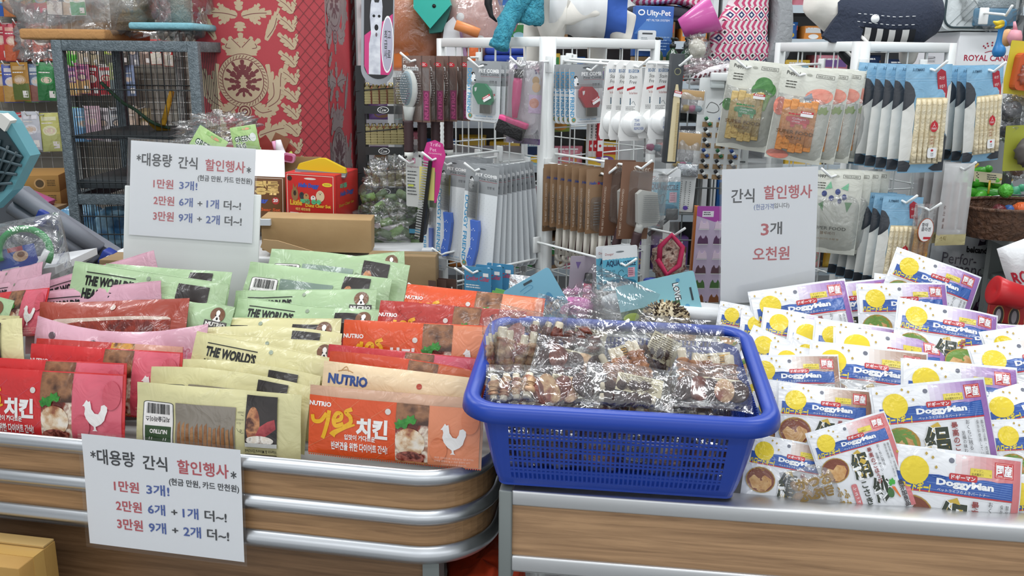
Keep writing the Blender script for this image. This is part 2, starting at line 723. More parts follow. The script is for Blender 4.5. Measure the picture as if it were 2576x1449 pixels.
def acanthus(bx, by, tx, ty, wd, lobes=5, one_side=0, cut=.45):
 """lobed leaf outline from base to tip, one_side 1/-1 gives half a leaf"""
 d = V((tx - bx, ty - by))
 L = d.length
 t = d / L
 n = V((-t.y, t.x))
 def edge(sg):
  out = []
  for i in range(lobes):
   a0 = i / lobes
   a1 = (i + .55) / lobes
   a2 = (i + .92) / lobes
   env = lambda a: wd * (sin(pi * min(1, a * .86 + .12)) ** .8)
   out.append((a0, env(a0) * cut * sg))
   out.append(((a0 + a1) / 2 + .02, env(a1) * .85 * sg))
   out.append((a1 + .1, env(a1) * 1.0 * sg))
   out.append((a2 + .05, env(a2) * .8 * sg))
  return out
 e1 = edge(1) if one_side >= 0 else [(0, 0.001)]
 e2 = edge(-1) if one_side <= 0 else [(0, -0.001)]
 pts = e1 + [(1.02, 0)] + e2[::-1]
 return [(bx + t.x * L * a + n.x * b, by + t.y * L * a + n.y * b) for a, b in pts]
COLY, COLW, COLD = 3.3, S(325, 660, 240, 3.3), 0.62
c0 = at(500, 240, COLY)
c1 = at(825, 240, COLY)
COLX0, COLX1 = c0.x, c1.x
zt, zb = at(660, -60, COLY).z, at(660, 520, COLY).z
cm_red = mat('#bc444c', rough=.55, bump=.05, bs=90)
cm_cream = mat('#cbb696', rough=.5)
cm_mar = mat('#7a3a3e', rough=.6)
cm_cream_sidelit = mat('#a59a98', rough=.38, metal=.35)  # cream of the same paper, oblique light on the side face put into its colour
cm_mar_sidelit = mat('#63454a', rough=.5)  # maroon of the same paper, toned as the oblique light shows it
mbc = MB().box((COLX0, COLY, 0), (COLX1, COLY + COLD, CEIL), cm_red)
def damask(P, U, cream, mar, full=True):
 """U maps crop coordinates of the paper to fractions of the face"""
 def A(*a, m=cream, sym=True, **k):
  P.poly([U(*q) for q in acanthus(*a, **k)], m)
  if sym:
   P.poly([U(810 - q[0], q[1]) for q in acanthus(*a, **k)], m)
 def vein(pts, m=mar, sym=True, w=.0025):
  P.stroke([U(*q) for q in pts], w, m)
  if sym:
   P.stroke([U(810 - q[0], q[1]) for q in pts], w, m)
 for dy in (0,):
  A(390, 100, 170, 80, 48, lobes=5)
  A(300, 70, 250, 20, 26, lobes=3)
  A(330, 120, 250, 165, 26, lobes=3)
  vein([(385, 110), (300, 90), (200, 85)])
  A(405, 70, 405, -30, 36, lobes=3, sym=False)
  A(405, 150, 405, 220, 48, lobes=3, sym=False)
  A(215, 285, 110, 55, 34, lobes=7, cut=.8)
  vein([(205, 265), (150, 190), (120, 90)])
  A(405, 345, 405, 232, 40, lobes=3, sym=False)
  A(385, 350, 320, 262, 30, lobes=3)
  A(365, 360, 262, 280, 36, lobes=3)
  A(330, 385, 262, 330, 24, lobes=2)
  vein([(400, 340), (365, 305), (335, 275)])
  vein([(340, 350), (290, 340), (300, 310)])
  P.poly([U(300, 360), U(330, 345), U(480, 345), U(510, 360), U(520, 400), U(290, 400)], cream)
  A(170, 760, 215, 470, 46, lobes=5, one_side=0)
  A(215, 800, 105, 600, 58, lobes=5)
  A(180, 720, 72, 470, 50, lobes=5)
  A(130, 640, 62, 700, 34, lobes=3)
  A(240, 790, 130, 740, 30, lobes=3)
  vein([(230, 790), (140, 720), (120, 560), (100, 490)])
  vein([(250, 770), (180, 700), (180, 600)])
  A(345, 770, 210, 830, 44, lobes=5)
  A(330, 820, 250, 860, 30, lobes=3)
  A(250, 860, 150, 790, 34, lobes=3)
  vein([(340, 780), (280, 830), (200, 815)])
  P.poly([U(405 + 192 * cos(a), 590 + 205 * sin(a)) for a in [2 * pi * i / 40 for i in range(40)]], mar)
  P.poly([U(405 + 188 * cos(a), 590 + 200 * sin(a)) for a in [2 * pi * i / 40 for i in range(40)]], cream)
  for i in range(44):
   a = 2 * pi * i / 44
   P.stroke([U(405 + 160 * cos(a), 590 + 172 * sin(a)), U(405 + 182 * cos(a + .09), 590 + 194 * sin(a + .09))], .0022, mar, k=1)
  P.poly([U(405 + 158 * cos(a), 590 + 170 * sin(a)) for a in [2 * pi * i / 40 for i in range(40)]], mar)
  P.poly([U(405 + 152 * cos(a), 590 + 164 * sin(a)) for a in [2 * pi * i / 40 for i in range(40)]], cream)
  A(405, 545, 405, 432, 32, lobes=3, m=mar, sym=False)
  A(392, 560, 330, 452, 22, lobes=3, m=mar)
  A(385, 580, 285, 505, 24, lobes=3, m=mar)
  A(385, 605, 265, 575, 19, lobes=3, m=mar)
  A(385, 625, 285, 655, 24, lobes=3, m=mar)
  A(398, 645, 345, 705, 16, lobes=2, m=mar)
  A(405, 640, 405, 712, 16, lobes=2, m=mar, sym=False)
  for q in ((405, 560), (380, 585), (430, 585), (405, 620)):
   P.poly([U(q[0] + 9 * cos(a), q[1] + 11 * sin(a)) for a in [2 * pi * i / 8 for i in range(8)]], cream)
  for r, m in ((52, cream), (46, mar), (36, cream), (24, mar), (12, cream)):
   P.poly([U(405 + r * cos(a), 822 + r * sin(a)) for a in [2 * pi * i / 20 for i in range(20)]], m)
  A(405, 870, 405, 930, 26, lobes=3, sym=False)
  if full:
   for dx in (0,):
    A(500, 1010, 800, 930, 60, lobes=6)
    A(560, 990, 590, 870, 26, lobes=3)
    A(640, 960, 700, 885, 22, lobes=3)
    A(480, 990, 440, 900, 26, lobes=3)
    A(560, 1020, 640, 1100, 30, lobes=4)
    vein([(510, 1005), (640, 960), (780, 935)])
P = Pr(COLW, zt - zb, mx=9)
P.clip = True
U = lambda cx, cy: ((480 + cx / 3.02 - 500) / 325, (cy / 3.02 + 60) / 580)
damask(P, U, cm_cream, cm_mar)
for i in range(12):
 y = -170 + i * 132
 P.poly([U(*q) for q in acanthus(808, y + 120, 690, y + 10, 40, lobes=4, one_side=0)], cm_cream)
 P.poly([U(*q) for q in acanthus(800, y + 110, 828, y + 10, 22, lobes=3)], cm_cream)
 P.stroke([U(800, y + 110), U(755, y + 60), U(712, y + 30)], .002, cm_mar)
 P.poly([U(*q) for q in acanthus(20, y + 110, 75, y + 60, 26, lobes=2)], cm_cream)
for i in range(-6, 22):
 y0 = i * 92
 P.stroke([U(812, y0), U(925, y0 + 130), U(1038, y0 + 226 * 1.15)], .0016, cm_mar, k=24)
 P.stroke([U(1038, y0), U(925, y0 + 130), U(812, y0 + 226 * 1.15)], .0016, cm_mar, k=24)
zc = (zt + zb) / 2
P.onto(mbc, lambda x, z: (V(((COLX0 + COLX1) / 2 + x, COLY, zc + z)), V((0, -1, 0))), .0002, smooth=False, step=.00001)
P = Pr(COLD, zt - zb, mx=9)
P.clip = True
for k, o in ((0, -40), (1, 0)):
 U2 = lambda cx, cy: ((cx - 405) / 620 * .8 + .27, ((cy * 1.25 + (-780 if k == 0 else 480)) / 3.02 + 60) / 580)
 damask(P, U2, cm_cream_sidelit, cm_mar_sidelit, full=False)
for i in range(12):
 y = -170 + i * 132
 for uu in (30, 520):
  P.poly([(q[0] / 620, (q[1] / 3.02 + 60) / 580) for q in acanthus(uu, y + 120, uu + 60, y + 10, 26, lobes=3)], cm_cream_sidelit)
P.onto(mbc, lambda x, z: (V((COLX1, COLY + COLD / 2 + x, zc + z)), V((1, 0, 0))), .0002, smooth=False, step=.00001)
struct('column', mbc)
CT = V((.9837, -.18, 0)).normalized()      # along the counter fronts, towards +x
CN = V((-CT.y, CT.x, 0))                   # into the counters
LA = atz(0, 1097, .82)
w1 = wood('#886747', '#b18a62')
w2 = wood('#664a30', '#856547')
ALU = MT('#c3c6ca', rough=.34)
ALUD = MT('#9da2a4', rough=.45)
GREYP = mat('#8b918f', rough=.45, metal=.5)
def lpath(off, z0=None):
 """plan of the rounded counter front, pushed out by off"""
 R = .12
 end = atz(1214, 1190, .82)
 L = (end - LA).dot(CT) - R
 pts = [LA + CT * (-.9) - CN * off]
 pts.append(LA + CT * L - CN * off)
 c = LA + CT * L + CN * R
 for i in range(1, 13):
  a = rad(90 * i / 12)
  pts.append(c + (-CN * cos(a) + CT * sin(a)) * (R + off))
 pts.append(c + CT * (R + off) + V((.13, .99, 0)) * .62)
 return [V((p.x, p.y, 0)) for p in pts]
def sweep(mb, prof, m, smooth=True):
 """profile (off,z) along the rounded front"""
 rows = [[V((p.x, p.y, z)) for p in lpath(o)] for o, z in prof]
 n = len(rows[0])
 vs = [p for r in rows for p in r]
 fs = []
 for i in range(len(rows) - 1):
  for j in range(n - 1):
   fs.append((i * n + j, i * n + j + 1, (i + 1) * n + j + 1, (i + 1) * n + j))
 mb.add(vs, fs, m, smooth)
 return mb
def rail_prof(z, h, o):
 return [(o * .1, z - h / 2)] + [(o * (.25 + .75 * sin(pi * i / 10)), z - h / 2 + h * i / 10) for i in range(11)] + [(o * .1, z + h / 2)]
ctr = Rec('display_counter', 'counter')
mb = MB()
sweep(mb, [(-.02, .70), (0, .70), (0, .81)], w1, smooth=False)
sweep(mb, [(0, .665), (0, .70)], w1, smooth=False)
ctr.part('front_panel', mb, 'oak-grain front panel')
zr = [(.815, .03), (.742, .03), (.672, .034)]
for z, h in zr:
 mb = MB()
 sweep(mb, rail_prof(z, h, .014), ALU)
 ctr.part('rail', mb, 'rounded aluminium rail')
mb = MB()
R_ = atz(1050, 1400, .66)
F0 = LA + CT * (-.9) + CN * .05
F1 = LA + CT * ((R_ - LA).dot(CT)) + CN * .05
for a, b in ((F0, F1),):
 vs = []
 for p, q in ((a, 0), (b, 0), (b, .6), (a, .6)):
  w = p + CN * q
  vs.append((w.x, w.y, .02))
 for p, q in ((a, 0), (b, 0), (b, .6), (a, .6)):
  w = p + CN * q
  vs.append((w.x, w.y, .665))
 mb.add(vs, [(0, 1, 5, 4), (1, 2, 6, 5), (2, 3, 7, 6), (3, 0, 4, 7), (4, 5, 6, 7)], w2)
ctr.part('base_cabinet', mb, 'brown wood base under the overhang')
mb = MB()
vs = []
for z in (.02, .665):
 for s_, q in ((0, -.006), (.03, -.006), (.03, .03), (0, .03)):
  w = F1 + CT * s_ + CN * q
  vs.append((w.x, w.y, z))
mb.add(vs, [(0, 1, 5, 4), (1, 2, 6, 5), (2, 3, 7, 6), (3, 0, 4, 7), (4, 5, 6, 7)], GREYP)
ctr.part('corner_post', mb, 'grey metal edge post')
BEDZ = .80
mb = MB()
vs = []
pl = lpath(-.004)
back = .64
nP = len(pl) - 1
top = [V((p.x, p.y, BEDZ - .01)) for p in pl]
a, b = pl[0] + CN * back, pl[nP]
mb.add(top + [V((a.x, a.y, .90))], [tuple(range(len(top) + 1))], mat('#9c9b98', rough=.7))
ctr.part('tray_bed', mb, 'pale tray under the packs')
ctr.put(Matrix.Identity(4), 'wood display counter with a rounded corner and three aluminium rails, full of treat packs')
RA = atz(1290, 1233, .82)
rc = Rec('tray_counter', 'counter')
def rbox(mb, s0, s1, q0, q1, z0, z1, m, bev=.002):
 M = Matrix.Translation((RA.x, RA.y, 0)) @ Matrix(((RT.x, RN.x, 0, 0), (RT.y, RN.y, 0, 0), (0, 0, 1, 0), (0, 0, 0, 1)))
 return mb.box((s0, q0, z0), (s1, q1, z1), m, bev, M)
RT = (atz(2576, 1325, .82) - RA)
RT.z = 0
RT.normalize()
RN = V((-RT.y, RT.x, 0))
mb = MB()
rbox(mb, 0, 1.35, 0, .025, .70, .80, wood('#8c6c4e', '#b8926c', sc=(.9, 14, 55)), 0)
rc.part('front_panel', mb, 'oak-grain front panel')
mb = MB()
rbox(mb, -.002, 1.35, -.006, .045, .795, .822, MT('#d4d5d6', rough=.42), .004)
rc.part('rail', mb, 'flat silver top rail')
mb = MB()
rbox(mb, -.002, 1.35, -.006, .03, .676, .705, MT('#d4d5d6', rough=.42), .004)
rc.part('rail', mb, 'flat silver bottom rail')
mb = MB()
rbox(mb, -.022, .0, -.008, .05, .655, .822, GREYP, .003)
rc.part('corner_post', mb, 'grey metal corner post')
mb = MB()
rbox(mb, -.018, 1.35, .03, .62, .655, .672, mat('#b9bab8', rough=.6), 0)
rbox(mb, -.022, -.012, .04, .62, .66, .815, GREYP, 0)
rbox(mb, -.02, 1.35, .61, .63, .66, .90, mat('#c9cac8', rough=.6), 0)
rc.part('tray', mb)
mb = MB()
M = Matrix.Translation((RA.x, RA.y, 0)) @ Matrix(((RT.x, RN.x, 0, 0), (RT.y, RN.y, 0, 0), (0, 0, 1, 0), (0, 0, 0, 1)))
mb.add([(-.02, .045, .70), (1.35, .045, .70), (1.35, .60, .88), (-.02, .60, .88)], [(0, 1, 2, 3)], mat('#a4a4a4', rough=.6), M=M)
rc.part('tray_bed', mb, 'pale sloping tray under the packs')
for s_ in (.12, 1.2):
 for q_ in (.08, .5):
  mb = MB()
  rbox(mb, s_, s_ + .03, q_, q_ + .03, 0, .66, GREYP, 0)
  rc.part('leg', mb)
rc.put(Matrix.Identity(4), 'wood tray counter with flat silver rails, holding the blue basket and white pouches')
def LY(px, row=0.0):
 """distance of the counter front below a pixel column, plus row metres behind"""
 r = ray(px, 1130)
 t = (LA - CO).dot(CN) / r.dot(CN)
 return (CO + r * t).y + row
def RY(px, row=0.0):
 r = ray(px, 1250)
 t = (RA - CO).dot(RN) / r.dot(RN)
 return (CO + r * t).y + row
S_RED, S_BLU, S_BLK = mat('#c4545c', rough=.5), mat('#4a62a8', rough=.5), mat('#3c3d41', rough=.5)
PAPER = mat('#f4f5f9', rough=.42, coat=.25)
BOARD = mat('#dfe3e0', rough=.55)
def sign_print(P, bold=.018):
 def T(t, px0, px1, py0, py1, m):
  P.text(t, (px0 - 30) / 900, (py0 - 15) / 640, (px1 - 30) / 900, (py1 - 15) / 640, m, bold=bold)
 for cx_, cy_ in ((90, 128), (887, 160)):
  for a_ in (90, 30, 150):
   dx_, dy_ = 17 * cos(rad(a_)), 20 * sin(rad(a_))
   P.stroke([((cx_ - dx_ - 30) / 900, (cy_ - dy_ - 15) / 640), ((cx_ + dx_ - 30) / 900, (cy_ + dy_ - 15) / 640)], .0022, S_BLK, k=1)
 T('대용량', 112, 330, 92, 180, S_BLK)
 T('간식', 376, 515, 100, 182, S_BLK)
 T('할인행사', 572, 860, 105, 185, S_RED)
 T('(현금 만원, 카드 만천원)', 520, 915, 215, 262, S_BLK)
 T('1만원', 200, 345, 262, 325, S_RED)
 T('3개!', 388, 520, 262, 325, S_BLU)
 T('2만원', 205, 355, 375, 438, S_RED)
 T('6개', 390, 490, 375, 438, S_BLU)
 T('+', 525, 560, 395, 425, S_BLK)
 T('1개', 590, 680, 375, 438, S_BLU)
 T('더~!', 715, 840, 375, 438, S_BLK)
 T('3만원', 205, 355, 480, 545, S_RED)
 T('9개', 390, 490, 480, 545, S_BLU)
 T('+', 525, 560, 500, 530, S_BLK)
 T('2개', 590, 690, 480, 545, S_BLU)
 T('더~!', 725, 850, 480, 545, S_BLK)
LAM = film(milk=.02, gl=.5, rough=.1, bump=.05, bs=6, edge=.2)
cs = Rec('sale_sign', 'sign')
w, h = .297, .212
sf = lambda x, z: (V((x, .003 * sin(x * 7) + .002 * sin(z * 15), z)), V((0, -1, 0)))
mb = MB().grid(lambda u, v: sf((u - .5) * w, (v - .5) * h)[0], 20, 14, PAPER)
P = Pr(w, h)
sign_print(P)
P.onto(mb, sf, .0002)
cs.part('sheet', mb, 'white printed sheet')
mb = MB().grid(lambda u, v: sf((u - .5) * (w + .012), (v - .5) * (h + .014))[0] + V((0, -.0022, 0)), 20, 14, LAM)
cs.part('laminate', mb, 'clear laminate pouch')
pc = at(408, 1283, 1.46)
pc = LA + CT * (pc - LA).dot(CT) - CN * .022
pc.z = .742
cs.put(Matrix.Translation(pc) @ Matrix.Rotation(math.atan2(CT.y, CT.x), 4, 'Z') @ Matrix.Rotation(rad(1.2), 4, 'Y'), 'laminated Korean price sign hanging on the rounded wood counter front')
Y1 = 2.02
b = Rec('sale_sign', 'sign')
w, h = S(313, 485, 480, Y1), S(236, 485, 480, Y1)
mb = MB().box((-.152, -.002, -h / 2 - .20), (.152, .006, h / 2 - .1), BOARD, .002)
mb.box((-.10, .006, -h / 2 - .20), (.10, .06, -h / 2 - .194), BOARD)
b.part('board', mb, 'white backing board')
sf = lambda x, z: (V((x, -.006, z)), V((0, -1, 0)))
mb = MB().box((-w / 2, -.006, -h / 2), (w / 2, -.0045, h / 2), PAPER)
P = Pr(w, h)
sign_print(P)
P.onto(mb, sf, .0002)
b.part('sheet', mb, 'white printed sheet')
mb = MB().box((-w / 2 - .006, -.0085, -h / 2 - .004), (w / 2 + .006, -.0075, h / 2 + .006), LAM)
b.part('laminate', mb, 'clear laminate pouch')
b.put(pose(at(485, 483, Y1), yaw=-1, tilt=8, roll=3.2), 'Korean price sign on a white board standing behind the green packs')
Y2 = 1.86
b = Rec('sale_sign', 'sign')
w, h = S(243, 1932, 590, Y2), S(338, 1932, 590, Y2)
mb = MB().box((-w / 2 + .006, -.002, -h / 2 - .09), (w / 2 - .016, .006, h / 2 - .02), BOARD, .002)
mb.box((-.07, .006, -h / 2 - .09), (.07, .06, -h / 2 - .084), BOARD)
b.part('board', mb, 'white backing board')
mb = MB().box((-w / 2, -.006, -h / 2), (w / 2, -.0045, h / 2), PAPER)
P = Pr(w, h)
T2 = lambda t, a, b_, c, d, m: P.text(t, (a - 790) / 850, (c - 85) / 1080, (b_ - 790) / 850, (d - 85) / 1080, m, bold=.018 if d - c > 60 else .004)
T2('간식', 872, 1078, 243, 355, S_BLK)
T2('할인행사', 1160, 1590, 225, 335, S_RED)
T2('(', 1075, 1088, 372, 420, S_BLU)
T2('현금가격', 1092, 1250, 368, 415, S_BLU)
T2('입니다)', 1254, 1390, 365, 412, S_BLK)
T2('3', 1140, 1212, 525, 622, S_RED)
T2('개', 1222, 1330, 515, 618, S_BLK)
T2('오천원', 1072, 1402, 715, 825, S_RED)
P.onto(mb, sf, .0002)
b.part('sheet', mb, 'white printed sheet')
mb = MB().box((-w / 2 - .005, -.0085, -h / 2 - .012), (w / 2 + .005, -.0075, h / 2 + .008), LAM)
b.part('laminate', mb, 'clear laminate pouch')
b.put(pose(at(1932, 592, Y2), yaw=4, tilt=4, roll=-2.0), 'portrait Korean price sign on a white board behind the white pouches')
BLU = PL('#1d42a6', rough=.34, spec=.5)
BW, BD, BH = .472, .366, .178      # rim size and height
bb, bd = .405, .285
def bdim(t):
 e = t ** .8
 return (bb + (BW - bb) * e) / 2, (bd + (BD - bd) * e) / 2, .016 + .026 * t
def bloop(seg, f, t, inn=0.0):
 hx, hy, r = bdim(t)
 hx, hy, r = hx - inn, hy - inn, max(r - inn, .004)
 if seg == 0:
  p = (-(hx - r) + 2 * (hx - r) * f, -hy)
 elif seg == 2:
  p = (hx, -(hy - r) + 2 * (hy - r) * f)
 elif seg == 4:
  p = ((hx - r) - 2 * (hx - r) * f, hy)
 elif seg == 6:
  p = (-hx, (hy - r) - 2 * (hy - r) * f)
 else:
  cx, cy_, a0 = {1: (hx - r, -(hy - r), -90), 3: (hx - r, hy - r, 0), 5: (-(hx - r), hy - r, 90), 7: (-(hx - r), -(hy - r), 180)}[seg]
  a = rad(a0 + 90 * f)
  p = (cx + r * cos(a), cy_ + r * sin(a))
 return V((p[0], p[1], .006 + t * (BH - .006)))
def bwall():
 st = []
 for seg in range(8):
  if seg % 2:
   st += [(seg, i / 6, False) for i in range(6)]
  else:
   n = 46 if seg in (0, 4) else 30
   m0 = .03
   st.append((seg, 0, False))
   for i in range(n):
    a = m0 + (1 - 2 * m0) * i / n
    b = m0 + (1 - 2 * m0) * (i + .56) / n
    st.append((seg, a, True))
    st.append((seg, b, False))
   st.append((seg, 1 - m0, False))
 rows = [(0, False)]
 z = .075
 for i in range(6):
  rows += [(z, True), (z + .082, False)]
  z += .082 + .022
  if i < 5:
   rows += [(z, True), (z + .022, False)]
   z += .022 + .02
 rows += [(.86, False), (1.0, False)]
 rows = [(min(a, .86), b) for a, b in rows]
 mbw = MB()
 n = len(st)
 nr = len(rows)
 vo = [bloop(s, f, t) for t, _ in rows for s, f, _h in st]
 vi = [bloop(s, f, t, .0028) for t, _ in rows for s, f, _h in st]
 N = len(vo)
 fs = []
 hole = lambda i, j: st[i % n][2] and rows[j][1] and 0 <= j < nr - 1
 for j in range(nr - 1):
  for i in range(n):
   a, b = j * n + i, j * n + (i + 1) % n
   if hole(i, j):
    fs += [(a, a + N, b + N, b), (a + n, b + n, b + n + N, a + n + N), (a, a + n, a + n + N, a + N), (b, b + N, b + n + N, b + n)]
   else:
    fs.append((a, b, b + n, a + n))
    fs.append((a + N, a + n + N, b + n + N, b + N))
 mbw.add(vo + vi, fs, BLU, False)
 return mbw
bk = Rec('plastic_basket', 'basket')
bk.part('slotted_wall', bwall())
mb = MB()
loop = [bloop(s, i / 8, 0) for s in range(8) for i in range(8)]
mb.add([V((p.x, p.y, .002)) for p in loop] + [V((p.x, p.y, .008)) for p in loop], [tuple(range(63, -1, -1)), tuple(range(64, 128))] + [(i, (i + 1) % 64, (i + 1) % 64 + 64, i + 64) for i in range(64)], BLU)
bk.part('floor_plate', mb)
mb = MB()
prof = [(-.003, -.012), (-.003, -.002), (.001, .003), (.012, .005), (.021, .002), (.025, -.006), (.027, -.022), (.0245, -.0225), (.022, -.008), (.016, -.002), (.004, -.003)]
st = [(s, i / (10 if s % 2 else 12)) for s in range(8) for i in range(10 if s % 2 else 12)]
n = len(st)
vs = []
for o, z in prof:
 for s, f in st:
  p = bloop(s, f, 1.0, -o)
  vs.append((p.x, p.y, BH + z))
fs = []
k = len(prof)
for i in range(k):
 for j in range(n):
  i2 = (i + 1) % k
  fs.append((i * n + j, i * n + (j + 1) % n, i2 * n + (j + 1) % n, i2 * n + j))
mb.add(vs, fs, BLU, True)
bk.part('rim', mb, 'smooth rolled rim')
BP0, BP1 = atz(1252, 1222, .826), atz(1846, 1256, .826)
bx = (BP1 - BP0)
bx.z = 0
BYAW = math.degrees(math.atan2(bx.y, bx.x))
bmid = (BP0 + BP1) / 2
by = V((-bx.y, bx.x, 0)).normalized()
bsc = bx.length / bb
BM = Matrix.Translation(bmid) @ Matrix.Rotation(rad(BYAW), 4, 'Z') @ Matrix.Rotation(rad(6), 4, 'X') @ Matrix.Rotation(rad(.6), 4, 'Y') @ Matrix.Scale(bsc, 4) @ Matrix.Translation((0, bd / 2, 0))
bk.put(BM, 'blue slotted plastic basket of bagged chews at the edge of the tray counter')
RAW = mat('#e9dcc2', rough=.6, bump=.3, bs=60)
MEAT1 = mat('#8a3f28', rough=.4, bump=.8, bs=55, h2='#5d2519', vs=40, coat=.3)
MEAT2 = mat('#c98345', rough=.42, bump=.7, bs=50, h2='#a35e2c', vs=35, coat=.3)
MEAT3 = mat('#4a2620', rough=.45, bump=.8, bs=60, h2='#2f1714', vs=30, coat=.3)
MEAT4 = mat('#a65a3a', rough=.45, bump=.8, bs=45, h2=['#d9b58c', '#8a3a26'], vs=28, coat=.25)
LABP = mat('#e2d8b8', rough=.5)
LABT = mat('#6b5a44', rough=.6)
BAGF = film(milk=.02, gl=1.5, rough=.12, bump=.7, bs=17, edge=.6)
BAGF2 = film(milk=.015, gl=1.4, rough=.1, bump=.8, bs=14, edge=.6)
def chew(p0, p1, r, meat, cover=(.14, .86), seed=0, ends=RAW):
 p0, p1 = V(p0), V(p1)
 m = MB()
 m.tube([p0.lerp(p1, t) for t in (0, .02, .98, 1)], [r * .5, r * .68, r * .68, r * .5], ends, n=8)
 a, b = cover
 if b > a:
  pts, rr = [], []
  for i in range(15):
   t = a + (b - a) * i / 14
   p = p0.lerp(p1, t)
   j = .18 * r
   p = p + V((nz((t * 9, seed, 0), 1, 1), nz((t * 9, seed, 4), 1, 2), nz((t * 9, seed, 8), 1, 3))) * j
   pts.append(p)
   e = min(1, min(i, 14 - i) / 1.5 + .35)
   rr.append(r * e * (1.0 + .28 * sin(i * 2.1 + seed) + .2 * nz((t * 14, seed, 1), 1)))
  m.tube(pts, rr, meat, n=9)
 return m
def slab(w, h, t, m, seed):
 q = MB()
 def f(u, v):
  a = 2 * pi * u
  b = pi * (v - .5)
  p = (cos(b) * cos(a) * w / 2, sin(b) * t / 2, cos(b) * sin(a) * h / 2)
  k = 1 + .22 * nz(p, 30, seed)
  return (p[0] * k, p[1] * k + .25 * t * nz(p, 40, seed + 3), p[2] * k)
 return q.grid(f, 18, 9, m, True, wrapu=True)
def chew_bag(kind, w, h, d, seed):
 r = random.Random(seed)
 R = Rec('chew_bag', 'chew bag')
 F, B, sf = pouch(w, h, d, seed=seed, wob=.011, lam=13, bow=.004)
 mb = MB()
 m = BAGF if seed % 2 else BAGF2
 mb.grid(lambda u, v: F((u - .5) * w * (1 - .1 * v), (v - .5) * h), 20, 20, m)
 mb.grid(lambda u, v: B((.5 - u) * w * (1 - .1 * v), (v - .5) * h), 20, 20, m)
 R.part('clear_bag', mb, 'clear plastic bag')
 if kind in ('stick', 'orange', 'dark'):
  me = {'stick': MEAT4, 'orange': MEAT2, 'dark': MEAT1}[kind]
  n = {'stick': 4, 'orange': 5, 'dark': 3}[kind]
  for i in range(n):
   x = (i - (n - 1) / 2) * w * .78 / n + r.uniform(-.003, .003)
   hh = h * r.uniform(.27, .36)
   tl = r.uniform(-.006, .006)
   cov = (.16, .84) if kind == 'stick' else (.04, .8) if kind == 'orange' else (.02, .97)
   R.part('chew_stick', chew((x + tl, r.uniform(-.1, .15) * d, -hh - h * .08), (x - tl, r.uniform(-.15, .1) * d, hh - h * .1), min(.0125, w * .46 / n) * r.uniform(.85, 1.1), me, cov, seed + i))
 if kind == 'slab':
  for i in range(5):
   R.part('dried_meat', slab(w * .26, h * r.uniform(.5, .72), d * .22, (MEAT3, MEAT1, MEAT3, MEAT4, MEAT3)[i] if seed % 3 else (MEAT1, MEAT4, MEAT1, MEAT4, MEAT3)[i], seed + i), M=Matrix.Translation(((i - 2) * w * .15, r.uniform(-.2, .2) * d, -h * .06)) @ Matrix.Rotation(rad(r.uniform(-25, 25)), 4, 'Y'))
 if kind == 'lump':
  for i in range(3):
   R.part('chew_stick', chew(((i - 1) * w * .2, 0, -h * .36), ((i - 1) * w * .16, -.006 * i, h * (.1 + .1 * (i == 1))), .013, MEAT1, (.55, 1.04), seed + i))
 if kind in ('slab', 'label', 'lump', 'orange'):
  lw, lh = w * .5, h * .42
  P = Pr(lw, lh)
  if kind == 'orange':
   P.rect(.05, .08, .95, .4, mat('#d8a53c', rough=.5))
  P.lines(.06, .08, .94, .95, 11, LABT, seed)
  q = MB().box((-lw / 2, -.0004, -lh / 2), (lw / 2, .0004, lh / 2), LABP)
  P.onto(q, flat(-.0004), .0002)
  R.part('paper_label', q, 'paper label of fine print', M=Matrix.Translation((w * .12, d * (.22 if kind != 'label' else -.12), h * .02)) @ Matrix.Rotation(rad(r.uniform(-25, 25)), 4, 'Y'))
 if kind == 'label':
  for i in range(2):
   R.part('chew_stick', chew((-w * .3, .004, -h * .3 + i * .02), (w * .3, .004, -h * .25 + i * .022), .011, MEAT3, (.02, .98), seed + i))
 return R
BIN = BM.inverted()
bags = []
KINDS = {}
def bag(kind, px, py, Y, wpx, hpx, roll=0, yaw=0, tilt=10, label='', seed=1):
 s = depth(at(px, py, Y)) / FPX
 w, h = wpx * s * 1.1, hpx * s * 1.15
 py -= 14
 chew_bag(kind, w, h, min(w, h) * .34, seed).put(pose(at(px, py, Y), yaw, tilt, roll), label, 'bagged chews in the blue basket')
bag('stick', 1243, 893, 1.47, 60, 150, roll=2, yaw=50, label='narrow clear bag of pale chews against the end wall of the blue basket', seed=3)
bag('stick', 1300, 893, 1.48, 130, 180, roll=14, yaw=10, tilt=14, label='clear bag of white-tipped chews near the end of the blue basket', seed=5)
bag('dark', 1368, 868, 1.50, 85, 190, roll=10, yaw=-15, tilt=10, label='clear bag holding an upright dark meat stick, with a pointed open top', seed=7)
bag('lump', 1462, 875, 1.52, 150, 150, roll=14, tilt=18, label='clear bag of knobbly red-brown chews sticking up mid basket', seed=9)
bag('none', 1530, 815, 1.56, 190, 190, roll=24, tilt=6, label='big empty-topped clear bag standing tallest in the basket', seed=12)
bag('slab', 1440, 922, 1.43, 190, 110, roll=8, tilt=40, label='clear bag of flat red meat pieces lying below the knobbly chews', seed=13)
bag('orange', 1570, 925, 1.42, 130, 170, roll=-26, tilt=38, label='clear bag of orange chicken sticks slanting in mid basket', seed=16)
bag('label', 1648, 890, 1.47, 140, 140, roll=18, tilt=26, label='clear bag with a slanted fine-print label above dark red chews', seed=19)
bag('none', 1730, 890, 1.49, 170, 130, roll=6, tilt=18, label='empty-looking clear bag behind the orange chews at the basket end', seed=21)
bag('orange', 1775, 935, 1.41, 170, 140, roll=4, tilt=30, label='clear bag of plump orange chicken sticks at the far end of the basket', seed=23)
bag('slab', 1790, 985, 1.35, 190, 110, roll=6, tilt=48, label='clear bag of a dark brown meat slab lying at a front corner of the basket', seed=25)
